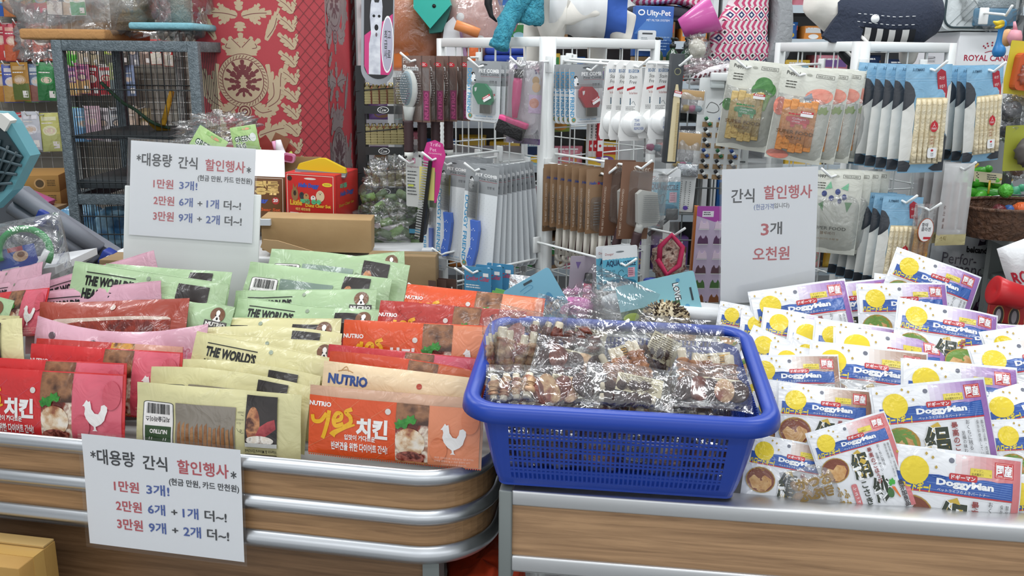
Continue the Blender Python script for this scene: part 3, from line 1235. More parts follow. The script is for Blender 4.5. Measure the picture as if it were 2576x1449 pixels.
bag('label', 1580, 985, 1.35, 210, 110, roll=6, tilt=52, label='clear bag with a fine-print label lying along the front rim of the basket', seed=27)
bag('slab', 1410, 985, 1.36, 170, 120, roll=-6, tilt=50, label='crumpled clear bag of greyish meat beside the front rim of the basket', seed=30)
bag('stick', 1285, 978, 1.36, 120, 100, roll=-4, tilt=50, label='clear bag bunched in the front corner of the basket under the white-tipped chews', seed=31)
for i in range(10):
 p = BM @ V((-.15 + (i % 5) * .075, .0 + (i // 5) * .085, .105))
 chew_bag(('orange', 'stick', 'dark', 'label', 'slab', 'stick', 'orange')[i % 7], .10, .10, .04, 70 + i).put(pose(p, BYAW, 40, (i * 53) % 50 - 25), 'chew bag under the top layer, %s from the basket end in the %s row' % (NTH[i % 5], ('front', 'rear')[i // 5]), 'bagged chews in the blue basket')
k = 0
for row in range(2):
 for i in range(6):
  k += 1
  kd = ('stick', 'slab', 'dark', 'orange', 'label', 'stick', 'slab')[k % 7]
  p = BM @ V((-.155 + i * .062, -.075 + row * .005, .045 + row * .062))
  chew_bag(kd, .085, .075, .05, 40 + k).put(pose(p, BYAW, 8, (k * 37) % 30 - 15), '%s chew bag from the basket end in the %s layer, seen through the blue slots' % (NTH[i], ('bottom', 'middle')[row]), 'bagged chews in the blue basket')
PIC_MEAT = PK('#a8745a', h2=['#f0e2cf', '#8d3b2a', '#5f2118'], vs=38)
PIC_BROWN = PK('#6b4632', h2=['#9a6a48', '#4a2d20'], vs=26)
PIC_STEAK = PK('#b8474a', h2='#8f2c33', vs=60)
PIC_CRUST = PK('#8a4a34', h2=['#c98a5c', '#4f241a'], vs=50)
PIC_GREEN = PK('#3d9a35', h2='#2c7a2a', vs=90)
PIC_BLACK = PK('#231d1c', h2='#332b29', vs=20)
PW = PK('#f3efec')
PYEL = PK('#efb31c')
def chicken(P, u, v, su, sv, m):
 pts = [(-.42, -.36), (-.33, -.50), (-.26, -.44), (-.2, -.47), (-.17, -.36), (-.14, -.2), (-.02, -.06), (.12, -.04), (.2, -.16), (.22, -.32), (.34, -.36), (.45, -.28), (.46, -.14), (.40, .02), (.36, .16), (.24, .28), (.08, .36), (.03, .38), (.05, .48), (.10, .52), (-.10, .52), (-.03, .47), (-.04, .38), (-.2, .28), (-.34, .12), (-.40, -.04), (-.37, -.2), (-.40, -.29), (-.48, -.3)]
 P.poly([(u + a * su, v + b * sv) for a, b in pts], m)
def parsley(P, u, v, s, k, m=None, seed=0):
 m = m or PIC_GREEN
 for a, l in ((-150, .9), (-110, 1.0), (-70, 1.1), (-35, .9), (-185, .7), (0, .6)):
  x, y = u + s * l * cos(rad(a)), v + s * k * l * sin(rad(a))
  d = V((x - u, y - v))
  n = V((-d.y / k, d.x * k)) * .34
  P.poly([(u, v), (u + d.x * .4 + n.x * .6, v + d.y * .4 + n.y * .6), (u + d.x * .55 + n.x, v + d.y * .5 + n.y), (u + d.x * .7 + n.x * .55, v + d.y * .7 + n.y * .55), (x, y), (u + d.x * .72 - n.x * .6, v + d.y * .72 - n.y * .6), (u + d.x * .5 - n.x, v + d.y * .55 - n.y), (u + d.x * .35 - n.x * .5, v + d.y * .35 - n.y * .5)], m)
def yes_print(P, base, side, sideh, tv=.14):
 q = lambda cx, cy: ((cx - 545) / 1215, (cy - 965) / 465)
 P.rect(.0, tv, .515, .985, base)
 P.rect(.515, tv, .70, .985, PIC_MEAT)
 P.rect(.70, tv, .985, .985, side)
 lt = PK(sideh)
 for a, b, c, d in ((.13, .15, .22, .33), (.22, .33, .30, .15), (.22, .33, .515, .52), (.36, .4, .50, .15), (.02, .6, .16, .15), (.0, .9, .2, .6), (.4, .98, .515, .7)):
  P.stroke([(a, b), (c, d)], .0007, lt, k=1)
 P.text('NUTRIO', *q(550, 1066), *q(712, 1098), PW, bold=.04)
 for st in ([(575, 1160), (588, 1200), (640, 1195), (682, 1140)], [(700, 1120), (690, 1200), (668, 1280), (655, 1312)], [(738, 1188), (782, 1172), (786, 1138), (756, 1134), (734, 1178), (750, 1218), (804, 1200)], [(862, 1098), (818, 1120), (850, 1150), (852, 1190), (800, 1225)]):
  P.stroke([q(*p) for p in st], .0072, PYEL, k=6)
 P.stroke([q(*p) for p in ((885, 1200), (810, 1228), (745, 1262), (725, 1285))], .009, PYEL, k=5, taper=lambda t: .35 + t)
 P.text('치킨', *q(893, 1150), *q(1118, 1282), PW, bold=.05)
 P.text('입맛이 까다로운', *q(812, 1268), *q(1032, 1306), PW, bold=.03)
 P.text('반려견을 위한 다이어트 간식!', *q(720, 1322), *q(1118, 1380), PW, bold=.03)
 P.circ(.468, .275, .0052, PK('#d9d2cc'))
 P.rect(.515, tv, .70, .42, PIC_BROWN)
 P.ell(.60, .68, .085, .2, PK('#f1e6d8', h2=['#e6cfb2', '#c4946a', '#97583e'], vs=42), rot=24)
 P.ell(.60, .90, .08, .09, PK('#7d3428', h2=['#b5695a', '#55201a'], vs=70))
 P.rect(.515, .955, .70, .985, PIC_CRUST)
 parsley(P, .55, .47, .055, 2.3)
 parsley(P, .60, .40, .05, 2.3)
 for c in ((.76, .75, .05, .16), (.93, .3, .05, .2)):
  P.ell(*c, PK(sideh))
 chicken(P, .842, .58, .15, .42, PW)
 for i in range(3):
  P.text(('애견 간식으로 사랑받는 닭고기는', '단백질 함량이 높고 지방 함량이 낮아', '다이어트 간식으로 좋습니다.')[i], .74 + .02 * i * (i - 1), .845 + i * .045, .96 - .02 * i, .873 + i * .045, PK('#f2cfc0'), bold=.0, mx=.05)
 return P
def parts_of(mb, parts):
 R = Rec('treat_pack', 'treat pack')
 R.part('pouch', mb)
 for n, q in parts:
  R.part(n, q)
 return R
def yes_pack(base, tv, sideh, side2, strip, w=.31, h=.122, seed=1, **k):
 m, s = PK(base), PK(sideh)
 mb, surf = pouch_mesh(w, h, .016, PK(strip) if tv > .1 else m, zig=.004, zigm=m, seed=seed, nu=36, nv=16, **k)
 P = Pr(w, h, .012)
 yes_print(P, m, s, side2, tv)
 q = MB()
 P.onto(q, surf, .0006, step=.00008)
 return parts_of(mb, [('front_print', q)])
def world_head(P, m_txt, logo=True, photo=True, base=None):
 """front of the long bag: heading, badge, black photo end"""
 P.rect(.10, .13, .42, .145, m_txt)
 P.text("THE WORLD'S", .10, .18, .42, .34, m_txt, bold=.05)
 P.text('HEALTHIEST', .10, .38, .38, .54, m_txt, bold=.05)
 P.circ(.5, .10, .004, PK('#8d9a86'))
 if photo:
  P.rect(.70, .10, .90, .96, PIC_BLACK)
  P.poly([(.76, .72), (.80, .48), (.86, .36), (.895, .44), (.89, .62), (.80, .80)], PIC_STEAK)
  P.ell(.735, .62, .033, .28, PIC_CRUST)
  P.ell(.86, .9, .04, .06, PK('#e7d8c6', h2='#a07a5c', vs=60))
 if logo:
  nutrio_badge(P, .90, .2, .15, .3)
 return P
def nutrio_badge(P, u, v, su, sv):
 br, wh = PK('#76543e'), PK('#f1efe9')
 P.ell(u, v - .02 * sv / .3, su * .33, sv * .42, br)
 P.ell(u, v + .02 * sv / .3, su * .13, sv * .40, wh)
 P.ell(u, v + .16 * sv, su * .2, sv * .2, wh)
 P.ell(u - .2 * su, v - .05 * sv, su * .12, sv * .28, PK('#7b5238'))
 P.ell(u + .2 * su, v - .05 * sv, su * .12, sv * .28, PK('#7b5238'))
 P.ell(u, v + .16 * sv, su * .05, sv * .08, BLK)
 P.ell(u - .08 * su, v - .02 * sv, su * .025, sv * .05, BLK)
 P.ell(u + .08 * su, v - .02 * sv, su * .025, sv * .05, BLK)
 P.rect(u - su * .5, v + sv * .3, u + su * .5, v + sv * .68, PK('#3f3a36'))
 P.text('NUTRIO', u - su * .44, v + sv * .38, u + su * .44, v + sv * .6, wh, bold=.04)
def world_back(P, base, grn, kname='치킨슬라이스', meat=True, win='#8d8478'):
 """the bag lying upside down: barcode label, clear window with strips, picture end"""
 winm = PK(win, rough=.22, coat=.6)
 P.poly([(a, b) for a, b in rrect(.045, .26, .24, .88, .03)], PK('#4b4b47'))
 P.poly([(a, b) for a, b in rrect(.05, .27, .235, .87, .025)], PW)
 P.rect(.06, .62, .225, .86, PK(grn))
 P.text('NUTRIO', .09, .67, .2, .735, PW, bold=.04, rot=180)
 for x in (.09, .105, .18, .195):
  P.stroke([(x, .79), (x - .004, .83)], .0012, PW, k=1)
 P.barcode(.07, .29, .215, .44, BLK)
 P.text(kname, .065, .48, .215, .56, BLK, bold=.01, rot=180)
 m0 = len(P.it)
 P.rect(.255, .25, .62, .93, winm)
 if meat:
  r = random.Random(4)
  for i in range(13):
   x = .265 + i * .027
   P.poly([(x, .93), (x + .004, .55 + .06 * r.random()), (x + .02, .50 + .08 * r.random()), (x + .024, .93)], (PK('#a87850', h2='#85552f', vs=60), PK('#94623e', h2='#b78a5e', vs=60))[i % 2])
  P.rect(.255, .86, .62, .93, PK('#9a8a78'))
 P.marks = [m0, len(P.it)]
 P.rect(.68, .06, .865, .80, PIC_BLACK)
 P.ell(.725, .48, .04, .26, PIC_CRUST)
 P.poly([(.742, .62), (.765, .50), (.81, .42), (.85, .38), (.858, .52), (.82, .60), (.765, .69)], PIC_STEAK)
 P.ell(.765, .70, .08, .07, PK('#e6dacb', h2=['#f5efe6', '#7c6150'], vs=80))
 P.rect(.68, .74, .865, .80, PK('#c8c8c4'))
 P.text('Vitamin & Mineral Enriched', .68, .835, .866, .885, BLK, rot=180, bold=.01, mx=.05)
 P.rect(.68, .905, .866, .915, BLK)
 P.text("THE WORLD'S", .69, .935, .86, 1.0, BLK, rot=180, bold=.03)
 P.text('CHICKEN', .635, .30, .672, .325, BLK, rot=180, mx=.05)
 P.stroke([(.672, .36), (.655, .345)], .0006, BLK, k=1)
 P.text('바삭바삭한', .628, .40, .672, .43, BLK, rot=180, mx=.05)
 P.text('치킨 맛', .632, .45, .66, .48, BLK, rot=180, mx=.05)
 P.stroke([(.635, .54), (.645, .58), (.66, .585), (.663, .56), (.655, .56), (.66, .6), (.676, .6)], .0006, BLK)
 return P
def world_pack(h, kind='front', grn='#33502f', w=.30, ht=.118, seed=1, logo=True, photo=True, txt=None, meat=True, win='#8d8478', kname='치킨슬라이스', **k):
 mb, surf = pouch_mesh(w, ht, .014, PK(h), seed=seed, nu=34, nv=16, **k)
 P = Pr(w, ht, .010)
 P.rect(0, .0, 1, .004, PK(h))
 if kind == 'front':
  world_head(P, txt or BLK, logo, photo)
 elif kind == 'back':
  world_back(P, PK(h), grn, kname, meat, win)
  a, b = P.marks
  out = []
  for n, it in (('barcode_label', P.it[1:a]), ('clear_window', P.it[a:b]), ('picture_print', P.it[b:])):
   q = MB()
   P.it = it
   P.onto(q, surf, .0006, step=.0001)
   out.append((n, q))
  return parts_of(mb, out)
 q = MB()
 P.onto(q, surf, .0006, step=.00008)
 return parts_of(mb, [('front_print', q)])
def Lput(name, mb, label, px, py, row, wpx, w, yaw=0, tilt=16, roll=0, cat='treat pack', group=None, sz=1.0):
 Y = LY(px, row)
 s = S(wpx, px, py, Y) / w
 return mb.put(pose(at(px, py, Y), yaw - 10, tilt, roll, (s, s, s * sz)), label, group)
CRM, GRN, PNK = '#d9d29f', '#a9c398', '#d2a2b2'
G_ = 'long treat packs heaped in the wood counter'
yR = yes_pack('#cf2f31', .02, '#dc6476', '#d05566', '#d8a7a8', seed=2, bow=.004)
yO = yes_pack('#df5424', .14, '#e99068', '#e28258', '#cfa489', seed=5, bow=.003)
wC = world_pack(CRM, 'back', seed=3, wob=.004)
wC2 = world_pack(CRM, 'back', seed=8, wob=.005, sag=-.01)
wCf = world_pack(CRM, 'front', seed=11, wob=.006, photo=False, logo=False)
wG = world_pack(GRN, 'back', seed=14, wob=.005, meat=False, win='#8fa295', kname='육포슬라이스', sag=-.006)
wGf = world_pack(GRN, 'front', seed=17, wob=.006, sag=.004)
wGn = world_pack(GRN, 'front', seed=19, wob=.006, photo=False)
wGp = world_pack(GRN, 'front', seed=23, wob=.004, photo=True, logo=False)
wPf = world_pack(PNK, 'front', seed=29, wob=.005, photo=False, logo=False)
def cream_pack(w=.30, ht=.12):
 mb, surf = pouch_mesh(w, ht, .02, PK('#edd3ad'), seed=41, nu=30, nv=14, wob=.003, outline=None)
 P = Pr(w, ht, .018)
 P.text('NUTRIO', .04, .17, .30, .33, PK('#2f4f93'), bold=.05)
 P.stroke([(.12, .12), (.15, .05), (.17, .12)], .0014, PK('#b88a52'))
 P.stroke([(.10, .13), (.155, .10), (.2, .13)], .0014, PK('#b88a52'))
 P.circ(.62, .22, .0052, PK('#b8442c'))
 P.rect(0, .55, 1, 1, PK('#de6a3c'))
 q = MB()
 P.onto(q, surf, .0006, step=.00008)
 return parts_of(mb, [('front_print', q)])
def brown_pack(w=.30, ht=.125):
 mb, surf = pouch_mesh(w, ht, .026, PK('#9a3d2c'), seed=45, nu=34, nv=18, wob=.005, bow=-.004)
 P = Pr(w, ht, .007)
 P.poly(rrect(.10, .28, .90, .80, .05, 5), PK('#c9b2a4', rough=.2, coat=.7, bump=.6))
 P.k += 6
 P.poly([(.11, .40), (.3, .34), (.9, .33), (.9, .78), (.5, .76), (.11, .79)], PK('#7c2b20', h2=['#8d3526', '#64211a'], vs=40, bump=.8, rough=.22, coat=.7))
 P.circ(.51, .13, .0055, PK('#cbb9ae'))
 P.circ(.49, .91, .005, PK('#4a1c16'))
 P.text('ARTISAN', .42, .62, .62, .68, PK('#e0c8bc'), bold=.02, rot=180)
 q = MB()
 P.onto(q, surf, .0006, step=.00008)
 return parts_of(mb, [('front_print', q)])
def duck_pack():
 mb, surf = pouch_mesh(.31, .12, .02, PK('#cf3a34'), seed=47, nu=30, nv=14)
 P = Pr(.31, .12, .018)
 P.rect(.0, .0, .52, 1, PK('#b8332f'))
 P.text('AMY MEAL', .05, .12, .2, .2, PW, bold=.03)
 P.rect(.52, 0, .68, 1, PK('#8a6a3c', h2=['#d39a3a', '#5d3b26'], vs=40))
 P.rect(.68, 0, 1, 1, PK('#cf9a86'))
 P.poly([(.84, .4), (.845, .22), (.86, .16), (.875, .2), (.87, .3), (.9, .38), (.96, .34), (.93, .5), (.87, .55)], PK('#b9745e'))
 q = MB()
 P.onto(q, surf, .0006, step=.00008)
 return parts_of(mb, [('front_print', q)])
cP, bP, dP = cream_pack(), brown_pack(), duck_pack()
yOt = yes_pack('#df5424', .02, '#e99068', '#e28258', '#cfa489', seed=57)
yOr = yes_pack('#c9333a', .02, '#d65d72', '#c94f62', '#d8a7a8', seed=51)
yOd = yes_pack('#cf4a26', .02, '#c8643c', '#b85a34', '#b0482a', seed=53, sag=-.006)
yOb = yes_pack('#b5332a', .02, '#9d3f34', '#8d3128', '#a5392b', seed=55, wob=.006)
wG2 = world_pack(GRN, 'back', seed=61, wob=.006, meat=False, win='#7f9286', kname='육포슬라이스')
wPp, sfp = pouch_mesh(.30, .118, .02, PK(PNK), seed=63, nu=34, nv=16, wob=.007, sag=.02)
Pp = Pr(.30, .118, .018)
for q in (.12, .36):
 Pp.circ(q, .2, .006, PK('#5a4650'))
Pp.text('CANINE', .83, .30, .92, .36, PK('#c2637e'), rot=180)
Pp.poly(rrect(.86, .36, .90, .62, .01), PK('#cf7f96'))
Pp.poly(rrect(.91, .36, .95, .62, .01), PK('#cf7f96'))
Pp.text('소고기', .25, .2, .32, .28, PK('#c2637e'), rot=180)
Pp.onto(wPp, sfp)
wPp = parts_of(wPp, [])
wCd = world_pack(CRM, 'front', seed=65, wob=.005, photo=True)
wCe = world_pack(CRM, 'front', seed=67, wob=.005, photo=False, logo=True)
TP = [
 (yR, 'red chicken treat pack with a pink end panel, frontmost by the silver rail', 105, 1020, .035, 452, .31, 0, 12, -1),
 (yR, 'second red chicken treat pack from the rail, just behind the frontmost red one', 112, 992, .07, 440, .31, 0, 14, -1.5),
 (yR, 'third red chicken treat pack, its pink end reaching furthest towards the cream packs', 258, 958, .115, 420, .31, 0, 16, -.5),
 (dP, 'red pack with a duck on its tan end panel behind the red chicken packs', 268, 940, .155, 405, .31, 0, 18, -.5),
 (wPp, 'upside-down pink treat pack with hang holes in front of the brown pack', 292, 916, .195, 470, .30, 0, 22, -1),
 (bP, 'shiny brown windowed treat pack lying over the pink and green packs', 280, 838, .24, 405, .30, 0, 30, -5),
 (wC, 'upside-down cream chicken-slice pack with a barcode label, frontmost by the rail', 548, 1062, .04, 440, .30, 1, 10, .5),
 (wC2, 'second cream pack from the rail, showing its top edge and black picture end', 572, 1022, .08, 430, .30, 0, 14, 3),
 (wC2, 'third cream pack from the rail, lifted a little above the second', 600, 998, .12, 420, .30, 0, 16, 2),
 (wCf, 'cream pack with black heading text slanting down towards the orange packs', 668, 952, .155, 420, .30, 0, 20, 7),
 (wCe, 'cream pack with a puppy badge lying behind the slanting cream heading', 665, 925, .195, 390, .30, 0, 24, 0),
 (wC2, 'cream pack on edge with a dark picture strip below the green packs', 662, 902, .225, 400, .30, 0, 26, -2),
 (wCd, 'cream pack with a puppy badge touching the green packs', 650, 880, .26, 420, .30, 0, 30, -3),
 (yO, 'orange chicken treat pack standing frontmost by the rounded counter corner', 992, 1074, .035, 452, .31, 1, 9, 1),
 (cP, 'cream-topped pack with blue lettering behind the frontmost orange pack', 1005, 1012, .08, 415, .30, 0, 12, 2.5),
 (yOd, 'dull orange pack slanting behind the cream-topped pack with blue lettering', 1015, 985, .125, 410, .31, 0, 14, 4),
 (yOr, 'crimson chicken pack just below the second orange chicken pack', 1010, 962, .165, 400, .31, 0, 16, 1.5),
 (yOt, 'orange chicken pack beside the blue basket, second of its kind from the rail', 1058, 893, .21, 410, .31, 0, 16, -1),
 (yOb, 'dark red folded pack behind the orange chicken packs', 1130, 842, .255, 380, .31, 0, 26, 1),
 (yOt, 'orange chicken pack at the back under the hanging brush cards', 1185, 800, .30, 360, .31, 0, 30, 3),
 (wG, 'pale green pack with a barcode, rearmost in front of the cardboard', 842, 712, .46, 372, .30, 0, 26, 4),
 (wGn, 'pale green pack whose puppy-badged corner pokes up at the back', 860, 712, .49, 330, .30, 0, 24, -9),
 (wG2, 'pale green barcoded pack in front of the rearmost green one', 790, 752, .41, 385, .30, 0, 28, 4),
 (wGn, 'pale green pack with heading and puppy badge, middle of the green heap', 762, 800, .345, 375, .30, 0, 30, -4),
 (wGf, 'pale green pack lowest in the green heap, above the cream packs', 760, 838, .30, 385, .30, 0, 34, 2),
 (wGp, 'pale green pack with a big black heading behind the shiny brown pack', 362, 768, .30, 430, .30, 0, 22, 5),
 (wG2, 'pale green pack with a picture end lying behind the big black heading', 410, 740, .35, 350, .30, 0, 28, 1),
 (wGn, 'pale green pack with a puppy badge peeking between the brown and cream packs', 400, 815, .275, 380, .30, 0, 24, 6),
 (wPf, 'pink pack with a black heading tucked behind the brown pack', 232, 800, .285, 400, .30, -6, 20, -9),
 (wPf, 'pink pack poking up behind the pale green heading pack', 250, 735, .39, 330, .30, 0, 20, -18),
 (yR, 'red pack leaning among the pink packs by the shelf bin', 20, 790, .31, 300, .31, -25, 26, -13),
 (wPf, 'pink pack leaning over the red one by the shelf bin', 30, 762, .35, 300, .30, -25, 26, -16),
 (wPf, 'pink pack tucked under the toy bin, rearmost of the pinks', 10, 735, .39, 300, .30, -25, 26, -16),
 (wGn, 'pale green pack whose puppy-badged end enters beside the pink packs', -160, 790, .21, 400, .30, 0, 24, 9),
 (wCd, 'cream pack with a puppy badge above the red packs at the counter end', -140, 868, .165, 400, .30, 0, 24, -2),
 (wC2, 'cream pack with a dark strip squeezed between the red packs at the counter end', -120, 905, .13, 400, .30, 0, 20, -14),
]
for (me, lab, px, py, row, wpx, w, yaw, tilt, roll) in TP:
 nm = 'treat_pack'
 Lput(nm, me, lab, px, py, row, wpx, w, yaw, tilt, roll, group=None)
SILV = PK('#e6e8ec', rough=.22, coat=.7, bump=.5, bs=18)
def nz_print(P, hue='purple', food='#b06a30'):
 top = {'purple': ('#e9e4ee', '#9a6fb0'), 'pink': ('#f0e6e6', '#d2797c'), 'tan': ('#efe9e4', '#a07a66')}[hue]
 edge = PK(top[1])
 W_, B_, R_ = PK('#f2f3f4'), PK('#2a56a6'), PK('#c23036')
 P.rect(.02, .02, .98, .30, PK('#eeeff2'))
 c0, c1 = lin(top[0]), lin(top[1])
 for i in range(9):
  t = (i + 1) / 9
  a = [int(top[0][j:j + 2], 16) for j in (1, 3, 5)]
  b = [int(top[1][j:j + 2], 16) for j in (1, 3, 5)]
  P.rect(.5 + i * .046, .02, .5 + (i + 1) * .046 + (.06 if i == 8 else 0), .19, PK('#%02x%02x%02x' % tuple(int(x + (y - x) * t) for x, y in zip(a, b))))
 P.rect(.93, .02, .985, .98, edge)
 P.circ(.47, .065, .0034, PK('#6f7280'))
 P.rect(.795, .045, .935, .145, R_)
 P.frame(.803, .051, .927, .139, .0007, PK('#f4b9b0'))
 P.text('国産', .808, .057, .922, .133, W_, bold=.04)
 P.rect(.61, .098, .775, .15, PK('#e3cf4c'))
 P.text('ドッグフード', .64, .103, .75, .12, PK('#5a5022'), mx=.05)
 P.text('全犬種用スナック', .62, .127, .768, .145, PK('#5a5022'), mx=.05)
 pts = [(.06 + .87 * i / 16, .17 + .004 * sin(i * 1.9)) for i in range(17)]
 P.poly(pts + [(.93, .278), (.06, .278)], B_)
 for i in range(7):
  y = .18 + .014 * i
  P.stroke([(.3 + .1 * (i % 3), y), (.5, y + .004), (.7, y - .002), (.92, y + .003)], .0006, PK('#6f93d0'), k=3)
 P.rect(.06, .278, .93, .288, R_)
 P.circ(.20, .155, .0185, PK('#ecd22e'))
 P.text('ハロードギー!', .05, .225, .33, .292, PK('#e8cf2a'), bold=.05, shear=.15)
 P.poly(rrect(.46, .145, .665, .188, .012), R_)
 P.text('ドギーマン', .475, .151, .65, .182, W_, bold=.03)
 P.text('DoggyMan', .37, .188, .79, .245, W_, bold=.05)
 P.text('ペットライフのよきパートナー', .38, .252, .76, .272, W_, mx=.05)
 for u, v in ((.06, .05), (.33, .06), (.36, .12), (.28, .04)):
  P.poly([(u, v - .012), (u + .012, v), (u, v + .012), (u - .012, v)], PK('#b99a3a'))
 fd = PK(food, h2=['#d6a25a', '#8a4f26'], vs=40)
 P.ell(.20, .44, .165, .125, PK('#a88432'))
 P.ell(.20, .44, .155, .116, PK('#7a3b24' if hue != 'purple' else '#6a8f3a'))
 P.poly([(.07, .45), (.12, .40), (.18, .43), (.24, .39), (.32, .42), (.33, .47), (.27, .54), (.2, .555), (.12, .53)], PK('#d9b078', h2='#b9803f', vs=70))
 P.poly([(.45, .33), (.53, .30), (.60, .42), (.58, .56), (.46, .60), (.40, .45)], PK('#c8a83c'))
 dk = PK('#26301f')
 P.text('絹', .395, .32, .615, .60, W_, bold=.07)
 P.text('絹', .40, .325, .61, .595, dk, bold=.03)
 P.text('紗', .55, .60, .78, .88, W_, bold=.07)
 P.text('紗', .555, .605, .775, .875, dk, bold=.03)
 P.text('こ\nさ\nき', .44, .62, .51, .86, dk, bold=.02)
 gd = PK('#a8842c')
 P.text('ふ\nわ', .13, .60, .20, .84, gd, bold=.03)
 P.text('ふ\nわ', .205, .64, .27, .86, gd, bold=.03)
 P.poly(rrect(.315, .62, .385, .86, .02), PK(top[1]))
 P.text('キ\nュ\nー\nブ', .33, .64, .37, .84, W_, bold=.02)
 rd = PK('#8d2f2c')
 P.text('最\n高\nの\nご\nほ\nう\nび', .635, .31, .69, .68, rd, bold=.02)
 P.text('お\nく\nち\nに\n残\nる', .755, .30, .79, .52, PK('#3a3638'), mx=.05)
 P.text('至\n福\nの\n味\nわ\nい\n。', .71, .38, .74, .60, PK('#3a3638'), mx=.05)
 for k, t in enumerate(('酸\n化\n防\n止\n剤\n・\n合\n成\n着\n色\n料', '保\n存\n料\n使\n用\nし\nて\nい\nま\nせ\nん')):
  P.text(t, .885 - k * .042, .31, .908 - k * .042, .66, PK('#4a4648'), mx=.05)
 parsley(P, .79, .72, .06, 1.0, PK('#3fae3a'))
 P.poly([(.77, .74), (.81, .75), (.84, .86), (.83, .87)], PK('#e0762c'))
 P.ell(.74, .80, .04, .05, PK('#3c6a34'))
 P.text('野\n菜', .727, .77, .753, .83, W_, mx=.05)
 P.text('無\n添\n加\n良\n品', .86, .70, .925, .97, PK('#3b3336'), bold=.03)
 P.rect(.08, .93, .62, .98, PK('#d8b486', h2='#b98a58', vs=60))
 return P
def nz_pack(hue, seed, w=.168, h=.2, food='#b06a30', **k):
 k.setdefault('wob', .005)
 mb, surf = pouch_mesh(w, h, .018, SILV, seed=seed, nu=24, nv=26, lam=11, **k)
 P = nz_print(Pr(w, h, .016), hue, food)
 R = Rec('snack_pouch', 'snack pouch')
 R.part('pouch', mb)
 q = MB()
 P.onto(q, surf, .0004)
 R.part('front_print', q)
 return R
NP = {('purple', 0): nz_pack('purple', 101), ('purple', 1): nz_pack('purple', 103, curl=.015, bow=.004), ('pink', 0): nz_pack('pink', 107), ('tan', 0): nz_pack('tan', 109), ('tan', 1): nz_pack('tan', 113, bow=-.005)}
NPK = [
 ('pink', 0, 2385, 1325, .035, 322, 0, 16, 3.5, 'white pouch with a pink top sunk lowest behind the silver rail'),
 ('tan', 0, 1975, 1235, .05, 215, 0, 26, 7, 'white pouch with a brown oval picture standing beside the basket by the rail'),
 ('pink', 0, 2165, 1180, .055, 205, 0, 20, -20, 'tilted white pouch with a pink top in front of the tan and purple ones'),
 ('purple', 0, 2355, 1130, .10, 283, 0, 20, -9, 'purple-edged white pouch fully shown, largest in front'),
 ('purple', 1, 2415, 1080, .15, 283, 0, 20, 2, 'purple-edged white pouch directly behind the largest one'),
 ('tan', 0, 2070, 1110, .12, 235, 0, 30, 2, 'white pouch with a tan top behind the tilted pink one'),
 ('tan', 1, 1985, 1115, .155, 200, 0, 30, 4, 'tan-topped pouch whose edge shows beside the basket corner'),
 ('tan', 0, 1955, 1075, .19, 200, 4, 30, 6, 'tan-topped pouch half hidden under the basket rim'),
 ('tan', 1, 2000, 1025, .225, 230, 0, 34, -3, 'tan-topped pouch with a red stamp just past the basket corner'),
 ('tan', 0, 2035, 1010, .26, 230, 0, 34, 9, 'second tan-topped pouch past the basket corner'),
 ('tan', 1, 2070, 1000, .29, 230, 0, 34, 17, 'third tan-topped pouch past the basket corner, tilted most'),
 ('purple', 0, 1945, 975, .315, 220, 0, 34, 24, 'white pouch with a yellow disc slanting down from the basket rim'),
 ('tan', 0, 2180, 1035, .23, 290, 0, 36, 4, 'white pouch lying flat behind the tan-topped front pouch'),
 ('purple', 1, 2240, 985, .27, 280, 0, 36, 5, 'white pouch lying under the middle purple one with its disc showing'),
 ('purple', 0, 2160, 950, .34, 240, 0, 34, 6, 'purple pouch with two red stamps in the middle of the heap'),
 ('purple', 1, 2090, 940, .37, 235, 0, 34, 9, 'purple pouch showing only its red stamp, mid heap'),
 ('purple', 0, 2370, 905, .33, 245, 0, 34, 9, 'purple pouch with a green-topped oval picture near the far end of the heap'),
 ('purple', 1, 2012, 905, .41, 210, 0, 28, 8, 'purple pouch with small print beside the back corner of the basket'),
 ('purple', 0, 1955, 905, .435, 200, 0, 28, 5, 'purple pouch behind the small-print one at the basket corner'),
 ('purple', 0, 2030, 858, .455, 245, 0, 26, -11, 'big purple pouch at the back with its kanji showing, below the portrait sign'),
 ('purple', 1, 2140, 845, .475, 240, 0, 26, -10, 'second big purple pouch at the back, just past the one below the sign'),
 ('purple', 0, 2275, 840, .45, 220, 0, 26, -3, 'purple pouch at the back with a red stamp on a shiny corner'),
 ('purple', 1, 2310, 830, .485, 230, 0, 26, 7, 'shiny purple pouch behind the stamped corner'),
 ('purple', 0, 2320, 775, .51, 215, 0, 24, 19, 'purple pouch standing highest of the heap, tilted towards the red boxes'),
 ('purple', 0, 1880, 870, .46, 170, 0, 24, 8, 'purple pouch squeezed behind the basket rim below the sign'),
 ('tan', 0, 2610, 1000, .21, 260, 0, 34, -12, 'tan-topped pouch entering at the far end of the tray counter'),
 ('tan', 1, 2640, 960, .25, 260, 0, 34, -14, 'tan-topped pouch behind the one entering at the far end'),
 ('purple', 1, 2640, 1100, .13, 250, 0, 30, -20, 'white pouch slanting in at the far end beside the large purple one'),
 ('purple', 0, 2620, 1190, .09, 230, 0, 24, -6, 'white pouch with a disc at the far end by the rail'),
 ('pink', 0, 2660, 1345, .04, 260, 0, 20, -8, 'pink-topped pouch at the rail beside the lowest one'),
 ('purple', 1, 2500, 925, .30, 240, 0, 46, -2, 'pale purple pouch lying flat between the heap and the red boxes'),
]
for hue, v, px, py, row, wpx, yaw, tilt, roll, lab in NPK:
 Y = RY(px, row)
 s = S(wpx, px, py, Y) / .168
 NP[(hue, v)].put(pose(at(px, py, Y), yaw - 8, tilt, roll, s), lab)
